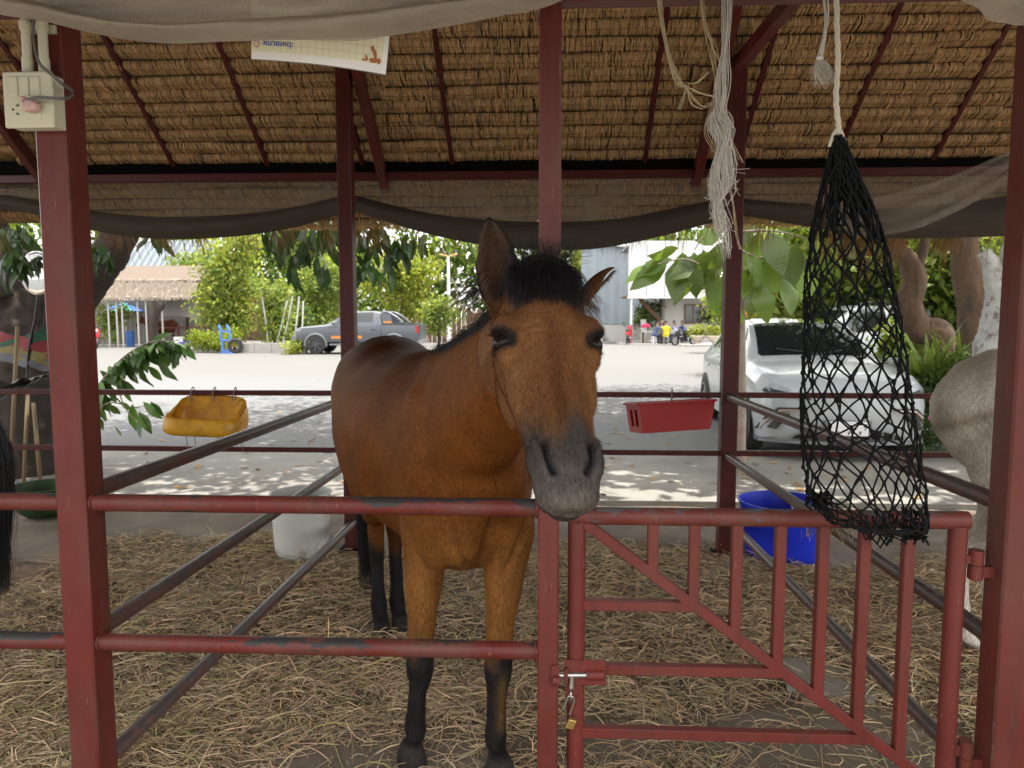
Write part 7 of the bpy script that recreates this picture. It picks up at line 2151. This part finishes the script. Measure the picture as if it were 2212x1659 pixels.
    def mirror(s, x, z, w, mat):
        for q in (-1, 1):
            mb = MB(); soft_box(mb, Vector((x, q*(w + .12), z)), Vector((.07, 0, 0)), Vector((0, .10, 0)), Vector((0, 0, .07)), 16, 8, .7)
            mb.bar((x, q*(w - .04), z - .05), (x, q*(w + .06), z - .03), .04, .03)
            obj('mirror', mb, mat, s.t, local=True, smooth=True)
# ---- white electric hatchback facing us
nose = Vector((P(1826, 900, 8.05).x, 8.0, 0))
wcar = thing('parked_car', 'white hatchback parked facing us behind the hay net', 'car', tuple(nose), R(90) - .05)
C1 = Car(wcar, [(0.0, .30, .62, .74, .62, .50), (.05, .24, .66, .80, .76, .62), (.14, .20, .73, .875, .86, .74), (.35, .17, .81, .945, .905, .80), (.75, .17, .88, 1.0, .92, .80), (1.10, .17, .92, 1.045, .92, .78), (1.25, .17, .94, 1.09, .92, .76), (1.60, .17, .94, 1.31, .92, .70),
               (1.95, .17, .95, 1.49, .92, .655), (2.35, .17, .96, 1.56, .92, .64), (3.0, .17, .97, 1.565, .92, .63), (3.55, .17, .98, 1.49, .92, .62), (3.95, .19, .98, 1.30, .90, .64), (4.15, .24, .95, 1.06, .86, .68), (4.27, .32, .88, .96, .78, .62)])
C1.body(MAT['car_white'], 70)
C1.patch(1.27, 1.97, 8.6, 11, MAT['glass'], 'windscreen', full=True, off=.008, n=12)
C1.patch(1.99, 3.4, 8.7, 11, MAT['glass'], 'roof_panel', full=True, off=.006, n=14)
for q in (1, -1):
    C1.patch(1.52, 2.42, 6.3, 7.75, MAT['glass'], 'side_window', side=q, off=.008, tx0=.38)
    C1.patch(2.48, 3.45, 6.3, 7.75, MAT['glass'], 'side_window', side=q, off=.008, tx1=-.25)
    C1.patch(2.5, 2.505, 2.2, 6, MAT['black_plast'], 'door_seam', side=q, off=.003, n=2)
    C1.patch(3.4, 3.405, 2.2, 6, MAT['black_plast'], 'door_seam', side=q, off=.003, n=2)
    C1.patch(1.5, 1.505, 2.2, 6, MAT['black_plast'], 'door_seam', side=q, off=.003, n=2)
    for x in (.80, 3.60):
        C1.arch(x, q, .918, .335); C1.wheel(x, q, .93, .335, MAT['rim'])
    for x in (2.3, 3.25): obj('door_handle', MB().bar((x, q*.925, .86), (x + .17, q*.925, .87), .02, .03), MAT['car_white'], wcar, local=True)
    # front end trim
    def fp(y, z, x=None, d=.0):                            # point on the nose at half width y, height z, found by marching in
        x = 0.0
        while x < .9:
            h = C1.half(x); w = np.interp(z, [h[1][1], h[2][1], h[3][1], h[4][1], h[5][1], h[8][1]], [h[1][0], h[2][0], h[3][0], h[4][0], h[5][0], h[8][0]])
            if w >= y and h[0][1] <= z <= h[9][1]: break
            x += .01
        return Vector((x - .012 - d, q*y, z))
    for nm, mt, us, (ta, tb), dd in (('headlight', 'lamp_glass', (0, 1), (0, 1), .028), ('headlight_bezel', 'black_plast', (.06, .94), (.0, .42), .036)):
        mb = MB()
        for i in range(13):
            u = lerp(*us, i/12)
            for j in range(5):
                v = lerp(ta, tb, j/4); y = lerp(.36, .885, u); zlo = lerp(.68, .765, u); zhi = lerp(.705, .905, u**.9)
                mb.v.append(tuple(fp(y, lerp(zlo, zhi, v), d=dd)))
        mb.f = [(5*i + j, 5*i + j + 1, 5*i + j + 6, 5*i + j + 5) for i in range(12) for j in range(4)]
        obj(nm, mb, MAT[mt], wcar, local=True, smooth=True)
    o_ = [fp(.74, .56), fp(.86, .53), fp(.83, .30), fp(.60, .30)]
    obj('side_vent', MB().poly([fp(.70, .545, d=.02), fp(.60, .53, d=.02), fp(.74, .36, d=.02), fp(.82, .37, d=.02)], (-.01, 0, 0)), MAT['black_plast'], wcar, local=True)
    obj('vent_trim', MB().tube([fp(.50, .575, d=.025), fp(.70, .565, d=.025), fp(.78, .50, d=.025), fp(.86, .34, d=.025)], [.010, .016, .018, .012], 8), MAT['chrome'], wcar, local=True)
    obj('vent_edge', MB().tube([fp(.46, .59, d=.022), fp(.72, .588, d=.022), fp(.82, .50, d=.022), fp(.88, .33, d=.022)], .012, 8), MAT['black_plast'], wcar, local=True)
def fpn(y, z, d=0.0):
    s = 1 if y >= 0 else -1; x = 0.0; yy = abs(y)
    while x < .9:
        h = C1.half(x); w = np.interp(z, [h[1][1], h[2][1], h[3][1], h[4][1], h[5][1], h[8][1]], [h[1][0], h[2][0], h[3][0], h[4][0], h[5][0], h[8][0]])
        if w >= yy and h[0][1] <= z <= h[9][1]: break
        x += .01
    return Vector((x - .012 - d, y, z))
# lower grille, splitter, number plate
ring_up = [(y, .40 - .10*(abs(y)/.55)**2) for y in np.linspace(-.55, .55, 13)]; ring_dn = [(y, .255) for y in np.linspace(.58, -.58, 13)]
mb = MB(); mb.v = [tuple(fpn(y, max(z, .262), .05)) for y, z in ring_up] + [tuple(fpn(y, max(z, .262), .05)) for y, z in ring_dn[::-1]]
mb.f = [(i, i+1, 13+i+1, 13+i) for i in range(12)]
obj('grille', mb, MAT['black_plast'], wcar, local=True)
for k in range(9):
    y = lerp(-.46, .46, k/8)
    obj('grille_bar', MB().bar(fpn(y, .27, .065), fpn(y, .36, .065), .02, .02, up=(1, 0, 0)), MAT['grey_plast'], wcar, local=True)
mb = MB(); ys = np.linspace(-.88, .88, 25)
for y in ys:
    x = .02 + .25*(abs(y)/.88)**2.4
    mb.v += [(x - .05, y, .235), (x - .06, y, .20), (x + .14, y, .19), (x + .14, y, .25)]
mb.f = [(4*i+a, 4*i+(a+1) % 4, 4*i+4+(a+1) % 4, 4*i+4+a) for i in range(24) for a in range(4)]
obj('splitter', mb, MAT['grey_plast'], wcar, local=True, autos=.6)
obj('number_plate', MB().box((-.075, -.20, .31), (-.055, .20, .46)), MAT['white_paint'], wcar, local=True)
obj('plate_holder', MB().box((-.053, -.24, .30), (.05, .24, .47)), MAT['grey_plast'], wcar, local=True)
for i, ch in enumerate(('0', '9')):
    cu = bpy.data.curves.new('lettering', 'FONT'); cu.body = ch; cu.size = .10
    o = bpy.data.objects.new('plate_lettering', cu); link(o)
    cu.materials.append(MAT['black_plast'])
    text_mesh(o, wcar, Matrix.Translation((-.078, -.03 if i == 0 else -.14, .37)) @ Matrix(((0, 0, -1), (-1, 0, 0), (0, 1, 0))).to_4x4())
C1.mirror(1.42, 1.0, .90, MAT['car_white'])
obj('wiper', MB().tube([(1.20, .1, 1.10), (1.34, -.45, 1.175)], .010, 6).tube([(1.22, -.2, 1.11), (1.36, .42, 1.18)], .010, 6), MAT['black_plast'], wcar, local=True)
# ---- dark-windowed silver car behind it
c2n = Vector((P(1610, 720, 15.5).x, 15.5, 0))
c2 = thing('parked_car', 'silver estate with dark windows parked behind the white hatchback', 'car', tuple(c2n), R(14))
C2 = Car(c2, [(0.0, .34, .7, .85, .66, .55), (.12, .25, .85, 1.0, .88, .76), (.9, .22, 1.02, 1.14, .95, .82), (1.25, .22, 1.08, 1.22, .95, .80), (1.9, .22, 1.10, 1.72, .95, .70), (2.3, .22, 1.12, 1.82, .95, .69), (3.6, .22, 1.14, 1.82, .95, .69), (4.3, .24, 1.14, 1.70, .93, .68), (4.6, .3, 1.1, 1.2, .88, .7), (4.7, .4, 1.0, 1.1, .8, .6)])
C2.body(MAT['car_silver'], 50)
C2.patch(1.27, 1.92, 8.6, 11, MAT['glass'], 'windscreen', full=True)
for q in (1, -1):
    C2.patch(1.7, 2.7, 6.3, 7.8, MAT['glass'], 'side_window', side=q, tx0=.3); C2.patch(2.78, 3.7, 6.3, 7.8, MAT['glass'], 'side_window', side=q); C2.patch(3.78, 4.35, 6.3, 7.8, MAT['glass'], 'side_window', side=q, tx1=-.15)
    for x in (.85, 3.75): C2.arch(x, q, .94, .36); C2.wheel(x, q, .95, .36, MAT['rim'])
    obj('roof_rail', MB().tube([(2.1, q*.66, 1.83), (2.4, q*.66, 1.88), (3.8, q*.66, 1.88), (4.1, q*.66, 1.82)], .02, 8), MAT['black_plast'], c2, local=True)
C2.mirror(1.55, 1.2, .93, MAT['car_silver'])
# ---- grey pickup, side on
YP2 = 31.0
pn = Vector((P(634, 765, YP2).x, YP2 + .95, 0))
pk = thing('pickup_truck', 'grey double-cab pickup truck parked side-on across the yard', 'pickup truck', tuple(pn), 0)
LT = P(905, 700, YP2).x - pn.x
k_ = LT/5.3
C3 = Car(pk, [(x*k_, *rest) for x, *rest in [(0.0, .62, .85, .98, .68, .6), (.06, .5, .95, 1.08, .86, .74), (.25, .48, 1.08, 1.16, .93, .80), (.9, .48, 1.14, 1.22, .95, .80), (1.35, .48, 1.17, 1.27, .95, .78), (1.55, .48, 1.19, 1.36, .95, .76), (2.05, .48, 1.21, 1.70, .95, .70), (2.4, .48, 1.22, 1.83, .95, .68),
               (3.3, .48, 1.23, 1.85, .95, .68), (3.62, .48, 1.23, 1.80, .95, .68), (3.70, .48, 1.23, 1.30, .95, .80)]])
C3.body(MAT['car_grey'], 50, 'cab')
bed = MB(); w_ = .94
bx0, bx1 = 3.715*k_, 5.27*k_
rs = []
for x, zt in ((bx0, 1.27), (bx0 + .05, 1.27), (bx1 - .04, 1.29), (bx1, 1.27)):
    rs.append([(x, -w_*.95, .55), (x, -w_, .75), (x, -w_, 1.15), (x, -w_*.97, zt), (x, w_*.97, zt), (x, w_, 1.15), (x, w_, .75), (x, w_*.95, .55)])
obj('cargo_bed', bed.rings(rs), MAT['car_grey'], pk, local=True, autos=.5)
obj('bed_rim', MB().box((bx0 + .02, -.93, 1.272), (bx1 - .03, .93, 1.31)), MAT['black_plast'], pk, local=True)
obj('tailgate', MB().box((bx1 + .003, -.80, .66), (bx1 + .04, .80, 1.26)), MAT['car_grey'], pk, local=True)
obj('bumper', MB().box((bx1 + .003, -.90, .46), (bx1 + .17, .90, .63)), MAT['rim'], pk, local=True)
for q in (1, -1):
    C3.patch(1.75*k_, 2.55*k_, 6.3, 7.8, MAT['glass'], 'side_window', side=q, tx0=.34)
    C3.patch(2.62*k_, 3.35*k_, 6.3, 7.8, MAT['glass'], 'side_window', side=q)
    for x in (1.55, 2.58, 3.55): C3.patch(x*k_, x*k_ + .008, 2.2, 6, MAT['black_plast'], 'door_seam', side=q, off=.003, n=2)
    for x in (.95*k_, 4.25*k_):
        C3.arch(x, q, .95, .40, lip=MAT['grey_plast'], out=.008); C3.wheel(x, q, .965, .40, MAT['rim_dark'], 6, .26)
    for x in (2.36, 3.30): obj('door_handle', MB().bar((x*k_, q*.958, 1.05), (x*k_ + .2, q*.958, 1.05), .03, .035), MAT['black_plast'], pk, local=True)
    obj('tail_lamp', MB().box((bx1 - .10, q*.90, .92), (bx1 + .012, q*.955, 1.22)), MAT['tail_red'], pk, local=True)
    obj('running_board', MB().bar((1.55*k_, q*.93, .42), (3.5*k_, q*.93, .42), .18, .07), MAT['grey_plast'], pk, local=True)
    C3.patch(1.6*k_, 2.9*k_, 2.5, 2.95, MAT['orange'], 'side_decal', side=q, off=.006)
    # sports bar behind the cab
    a = [(3.72*k_, q*.74, 1.31), (3.72*k_, q*.70, 1.78), (4.05*k_, q*.70, 1.74), (4.62*k_, q*.76, 1.31)]
    obj('sports_bar', MB().tube(catmull([a[1], (3.9*k_, q*.70, 1.79), a[2], (4.35*k_, q*.73, 1.56), a[3]], 4), .055, 8), MAT['car_grey'], pk, local=True, smooth=True)
    obj('bar_panel', MB().poly([(3.74*k_, q*.76, 1.315), (4.18*k_, q*.76, 1.315), (4.06*k_, q*.74, 1.72), (3.74*k_, q*.74, 1.76)], (0, q*.02, 0)), MAT['car_grey'], pk, local=True)
    obj('bar_decal', MB().box((3.78*k_, q*.785, 1.33), (4.12*k_, q*.79, 1.42)), MAT['orange'], pk, local=True)
    obj('headlight', MB().box((.10, q*.80, .98), (.34, q*.925, 1.12)), MAT['lamp_glass'], pk, local=True)
obj('bumper', MB().box((-.10, -.88, .45), (.12, .88, .78)), MAT['grey_plast'], pk, local=True)
obj('grille', MB().box((-.02, -.55, .82), (.03, .55, 1.05)), MAT['black_plast'], pk, local=True)
C3.patch(1.60*k_, 2.2*k_, 8.6, 11, MAT['glass'], 'windscreen', full=True)
C3.mirror(1.75*k_, 1.32, .95, MAT['car_grey'])

# ---- motorbikes
def motorbike(label, loc, rz, body, s=1.0):
    t = thing('motorbike', label, 'motorbike', loc, rz)
    for x in (-.62, .62):
        M = Matrix.Rotation(R(90), 3, 'X')
        w = obj('wheel', MB().lathe([(.20, -.04), (.27, -.045), (.29, 0), (.27, .045), (.20, .04), (.20, -.04)], (x, 0, .29), 22, M), MAT['rubber'], t, local=True, autos=.7)
        sp = MB()
        for k in range(6):
            a = k*math.pi/6*2; sp.bar((x, 0, .29), (x + .21*math.cos(a), 0, .29 + .21*math.sin(a)), .02, .02)
        rm = obj('rim', sp, MAT['rim'], None); rm.parent = w
    mb = MB(); soft_box(mb, Vector((-.30, 0, .62)), Vector((.42, 0, .06)), Vector((0, .13, 0)), Vector((0, 0, .15)), 18, 8, .7)
    soft_box(mb, Vector((.10, 0, .45)), Vector((.30, 0, -.05)), Vector((0, .09, 0)), Vector((0, 0, .10)), 18, 8, .7)
    soft_box(mb, Vector((.44, 0, .72)), Vector((.10, 0, .08)), Vector((0, .17, 0)), Vector((-.08, 0, .26)), 18, 8, .7)
    obj('body', mb, MAT[body], t, local=True, smooth=True)
    mb = MB(); soft_box(mb, Vector((-.28, 0, .80)), Vector((.38, 0, .03)), Vector((0, .12, 0)), Vector((0, 0, .06)), 16, 8, .6)
    obj('seat', mb, MAT['black_plast'], t, local=True, smooth=True)
    obj('fork', MB().bar((.62, .05, .29), (.42, .05, .95), .04, .04).bar((.62, -.05, .29), (.42, -.05, .95), .04, .04), MAT['rim'], t, local=True)
    obj('handlebar', MB().tube([(.34, -.34, 1.02), (.40, -.12, .98), (.40, .12, .98), (.34, .34, 1.02)], .02, 8), MAT['black_plast'], t, local=True)
    mb = MB()
    for q in (-1, 1): mb.tube([(.38, q*.25, 1.0), (.38, q*.32, 1.18)], .008, 6).ball((.38, q*.34, 1.2), .06, 8, 6, (.3, 1, .7))
    obj('mirror', mb, MAT['black_plast'], t, local=True)
    mb = MB().ball((.54, 0, .86), .09, 10, 8); obj('headlight', mb, MAT['lamp_glass'], t, local=True, smooth=True)
    obj('engine', MB().cbox((.05, 0, .32), (.34, .22, .2)), MAT['rim_dark'], t, local=True)
    obj('exhaust', MB().tube([(.0, -.14, .25), (-.3, -.16, .27), (-.75, -.17, .38)], [.03, .035, .05], 8), MAT['rim'], t, local=True)
    return t
m1 = P(1357, 745, YW - 2.6); motorbike('red motorbike parked to the left of the pink porch post', (m1.x, YW - 2.6, .05), R(78), 'red_plast')
m2 = P(1478, 752, YW - 4.2); motorbike('black and red motorbike leaning beside the flower pots', (m2.x, YW - 4.2, 0), R(205), 'black_plast')
m3 = P(207, 755, 36.5); motorbike('red and white motorbike under the left end of the far thatched awning', (m3.x, 36.6, 0), R(-60), 'red_plast')

# ---- people round the porch table
def person(label, loc, rz, shirt, trousers, hair=(.012, .010, .009), lean=.12, reach=.35, stool='white_paint', elbow=0.0):
    t = thing('person', label, 'person', loc, rz)
    mb = MB(); X, Y_, Z = Vector((1, 0, 0)), Vector((0, 1, 0)), Vector((0, 0, 1))
    sh = Vector((lean*1.0, 0, .98)); hp_ = Vector((0, 0, .48)); hd_ = sh + Vector((.06, 0, .22))
    mb.rings([oval(hp_ - Z*.08, Y_, X, .15, .12, 18), oval(hp_ + Z*.05, Y_, X, .17, .125, 18), oval(hp_.lerp(sh, .5), Y_, X, .165, .11, 18), oval(hp_.lerp(sh, .85), Y_, X, .20, .115, 18), oval(sh + Z*.02, Y_, X, .17, .09, 18), oval(sh + Z*.07, Y_, X, .06, .06, 18), oval(hd_ - Z*.06, Y_, X, .055, .06, 18)])
    ball(mb, hd_ + Z*.04, X*.095, Y_*.076, Z*.115)
    for s in (-1, 1):
        a0 = sh + Vector((0, .19*s, -.02)); a1 = a0 + Vector((reach*.35 + .05, .06*s + elbow*s, -.25)); a2 = a1 + Vector((.22, -.08*s, .06))
        mb.tube([a0, a0.lerp(a1, .5), a1], [.055, .048, .040], 10); mb.tube([a1, a2], [.040, .030], 10); ball(mb, a2 + X*.06, X*.075, Y_*.035, Z*.028)
        l0 = hp_ + Vector((0, .09*s, -.02)); l1 = l0 + Vector((.42, .05*s, .0)); l2 = l1 + Vector((-.04, .0, -.42))
        mb.tube([l0, l0.lerp(l1, .5), l1], [.09, .08, .06], 12); mb.tube([l1, l1.lerp(l2, .4), l2], [.058, .052, .036], 10)
        ball(mb, l2 + Vector((.07, 0, -.01)), X*.13, Y_*.045, Z*.04)
    me = voxel(mb, .016, 3)
    V = get_co(me); C = np.tile([[.30, .17, .11]], (len(V), 1))
    tors = (V[:, 2] > .42) & (V[:, 2] < 1.03) & (V[:, 0] < .30 + lean)
    st_ = np.where(np.sin(V[:, 2]*95) > .55, .72, 1.0)
    C[tors] = np.array(shirt)[None]*st_[tors][:, None]
    leg_ = (V[:, 2] < .56) & ~tors | ((V[:, 2] < .60) & (V[:, 0] > .14))
    C[leg_] = trousers; C[(V[:, 2] < .08)] = (.03, .03, .03)
    hh = (V[:, 2] > hd_.z + .03) & (V[:, 0] < hd_.x + .05) | (V[:, 2] > hd_.z + .10); C[hh & (V[:, 2] > 1.1)] = hair
    set_col(me, C); obj('body', me, MAT['cloth'], t, local=True)
    s2 = thing('stool', None, 'stool', loc, rz)
    s2['label'] = 'plastic stool under the ' + ' '.join(label.split()[:9])
    obj('seat', MB().lathe([(0, .38), (.15, .38), (.165, .40), (.15, .42), (0, .42)], n=18), MAT[stool], s2, local=True)
    for k in range(4):
        a = math.pi/4 + k*math.pi/2; obj('leg', MB().bar((.11*math.cos(a), .11*math.sin(a), .385), (.16*math.cos(a), .16*math.sin(a), 0), .05, .03), MAT[stool], s2, local=True)
    return t
MAT['cloth'] = colored('clothing', .85)
zf_ = .05
def seat(vx, Y): return (P(vx, 745, Y).x, Y, zf_)
person('person in a yellow striped polo shirt, seen from behind', seat(1438, YW - 3.0), R(90), (.62, .48, .02), (.13, .12, .10), lean=.06, stool='grey_plast', elbow=.06)
person('person in a dark blue shirt and shorts at the left of the table', seat(1412, YW - 2.9), R(25), (.06, .08, .16), (.03, .03, .035), lean=.22)
person('person in grey with a pale cap behind the table', seat(1425, YW - 1.2), R(-70), (.30, .30, .33), (.08, .08, .1), (.5, .5, .5), lean=.2, stool='grey_plast')
person('person in a lilac shirt at the right of the table', seat(1463, YW - 1.5), R(190), (.42, .40, .62), (.10, .13, .22), lean=.18)
person('person in a navy checked shirt nearest the window', seat(1480, YW - .9), R(215), (.10, .14, .35), (.08, .08, .1), lean=.25, stool='grey_plast')
tb_ = thing('table', 'low wooden table with the people sitting round it', 'table', (P(1440, 745, YW - 1.9).x, YW - 1.9, zf_))
tx0_, tx1_ = P(1385, 740, YW - 1.9).x, P(1468, 740, YW - 1.9).x
obj('tabletop', MB().box((tx0_, YW - 2.3, zf_ + .66), (tx1_, YW - 1.6, zf_ + .71)), MAT['cream_wall'], tb_)
for x in (tx0_ + .1, tx1_ - .1):
    for y in (YW - 2.2, YW - 1.7): obj('leg', MB().bar((x, y, zf_ - .02), (x, y, zf_ + .66), .07, .07), MAT['brown_wood'], tb_)
bg_ = thing('bag', 'bright pink bag lying on the porch table', 'bag', tuple(P(1398, 722, YW - 1.95)))
mb = MB(); c0 = Vector((P(1396, 722, YW - 1.95).x, YW - 1.95, zf_ + .84)); soft_box(mb, c0, Vector((.28, 0, .02)), Vector((0, .16, 0)), Vector((0, 0, .12)), 18, 8, .8)
MAT['pink'] = plain('pink_cloth', (.62, .04, .13), .7, var=.15, bmp=0); obj('bag_body', mb, MAT['pink'], bg_, smooth=True); bg_.location = c0 - Vector((0, 0, .12))
# ---- pedestal pots
MAT['pot'] = plain('pale_terracotta', (.62, .54, .45), .8, var=.1)
def pot(label, vx, Y, seed, hue):
    x = P(vx, 750, Y).x; t = thing('flower_pot', label, 'flower pot', (x, Y, 0))
    obj('pot_body', MB().lathe([(0, 0), (.20, 0), (.20, .05), (.12, .12), (.12, .18), (.30, .36), (.42, .52), (.46, .54), (.44, .57), (.36, .55), (0, .52)], n=24), MAT['pot'], t, local=True, autos=.7)
    cloud('plant', [((x, Y, .85), (.5, .45, .32), 1)], 900, .14, .06, hue, MAT['leaf_far'], t, seed, 9, .1, shell=.2, hue2='lime')
pot('pale pedestal pot with a yellow-green plant, left of the two', 1506, YW - 4.6, 81, 'yellow')
pot('pale pedestal pot partly behind the white hatchback, right of the two', 1542, YW - 4.9, 82, 'yellow')
tag(obj('kerb_strip', MB().box((P(1470, 755, YW - 5.6).x, YW - 5.8, -.05), (P(1600, 755, YW - 5.6).x, YW - 5.2, .10)), MAT['concrete_far']), kind='structure')
# ---- things round the left tree: sash, poles, tarpaulin, mirror
YQ = 6.75
ss = thing('tree_sash', 'green, red and yellow cloth sashes tied round the dark tree', 'sash', tuple(P(60, 745, YQ)))
for nm, colr, pts, wd in (('green', (.008, .055, .03), [(-10, 748), (60, 736), (110, 712), (175, 682)], .055), ('red', (.16, .012, .016), [(-10, 728), (50, 742), (110, 756), (180, 768)], .06), ('yellow', (.15, .12, .035), [(-10, 752), (60, 768), (120, 780), (180, 792)], .06), ('pale', (.08, .085, .10), [(-10, 765), (50, 780), (100, 790), (150, 796)], .05)):
    MAT['sash_' + nm] = plain('sash_' + nm, colr, .7, var=.2, bmp=.1)
    c = catmull([P(x, y, YQ - .15*math.sin((x + 10)/190*3.1)) for x, y in pts], 6); mb = MB()
    for i, p_ in enumerate(c):
        w2 = wd*(1 + .15*math.sin(i*1.3)); mb.v += [(p_.x, p_.y, p_.z - w2), (p_.x, p_.y - .02*math.sin(i), p_.z), (p_.x, p_.y, p_.z + w2)]
    for i in range(len(c) - 1): mb.f += [(3*i, 3*i+3, 3*i+4, 3*i+1), (3*i+1, 3*i+4, 3*i+5, 3*i+2)]
    obj('sash_band', mb, MAT['sash_' + nm], ss, smooth=True)
MAT['bamboo'] = plain('bamboo_pole', (.17, .12, .065), .6, var=.25, scale=6, bmp=.1)
for (x0, y0, x1, y1), lb in (((38, 705, 26, 1000), 'pale bamboo pole standing against the dark tree at the left'), ((72, 870, 92, 975), 'short bamboo pole leaning behind the left rear bar'), ((60, 850, 55, 985), 'dull brown pole upright between the two bamboo poles')):
    a, b = P(x0, y0, 6.5), P(x1, y1, 6.5); b.z = 0.0 if b.z < .4 else b.z
    b = Vector((P(x1, y1, 6.5).x, 6.45, 0)); t = thing('bamboo_pole', lb, 'pole', tuple(b))
    obj('pole', MB().tube([b, b.lerp(a, .5), a], .017, 8), MAT['bamboo'], t, smooth=True)
tp_ = thing('folded_tarpaulin', 'dark folded tarpaulin draped over the bar at the far left', 'tarpaulin', tuple(P(40, 840, 5.2)))
mb = MB(); nx, nz = 20, 8
for j in range(nz + 1):
    for i in range(nx + 1):
        u, v = i/nx, j/nz; p_ = P(lerp(-60, 104, u), lerp(834 - 20*u, 838 - 16*u + 26*(1-u) + 10*math.sin(u*5), v), 5.15 + .25*math.sin(v*3.1)); p_.z += .02*math.sin(u*21 + v*9); mb.v.append(tuple(p_))
mb.f = [(j*(nx+1)+i, j*(nx+1)+i+1, (j+1)*(nx+1)+i+1, (j+1)*(nx+1)+i) for j in range(nz) for i in range(nx)]
obj('tarpaulin_sheet', mb, MAT['tarp'], tp_, smooth=True)
mi = thing('round_mirror', 'round mirror on a bent stalk in front of the dark tree', 'mirror', tuple(P(60, 745, 6.6)))
m_, t_, b_, o_ = new_mat('mirror_glass'); b_.inputs['Base Color'].default_value = (.6, .62, .6, 1); b_.inputs['Metallic'].default_value = 1; b_.inputs['Roughness'].default_value = .06
MAT['mirror'] = m_
mc = P(80, 590, 6.5)
mb = MB(); ball(mb, mc, Vector((.16, 0, 0)), Vector((0, .02, 0)), Vector((0, 0, .20)), 28, 12)
obj('mirror_glass', mb, MAT['mirror'], mi, smooth=True)
obj('stalk', MB().tube(catmull([mc - Vector((0, 0, .2)), P(76, 690, 6.55), P(62, 760, 6.6), P(58, 850, 6.6)], 5), .012, 7), MAT['black_plast'], mi, smooth=True)
# fallen leaves on the yard
MAT['dead_leaf'] = colored('fallen_leaf', .8)
r = np.random.default_rng(91); n_ = 240
p = np.stack([r.uniform(-5, 5, n_), r.uniform(6.3, 13, n_), np.full(n_, .004)], 1); d = np.stack([r.normal(size=n_), r.normal(size=n_), np.full(n_, .05)], 1); nn = np.tile([[0.1, 0, 1.0]], (n_, 1)) + r.normal(0, .1, (n_, 3))
lf = leaf_mesh('fallen_leaves', p, d, nn, r.uniform(.06, .16, n_), r.uniform(.03, .06, n_), np.array([[.30, .18, .07]])*r.uniform(.4, 1.4, (n_, 1)), .1, -.1)
tag(obj('fallen_leaves', lf, MAT['dead_leaf']), 'dry fallen leaves scattered on the yard behind the stall', 'leaves', kind='stuff')
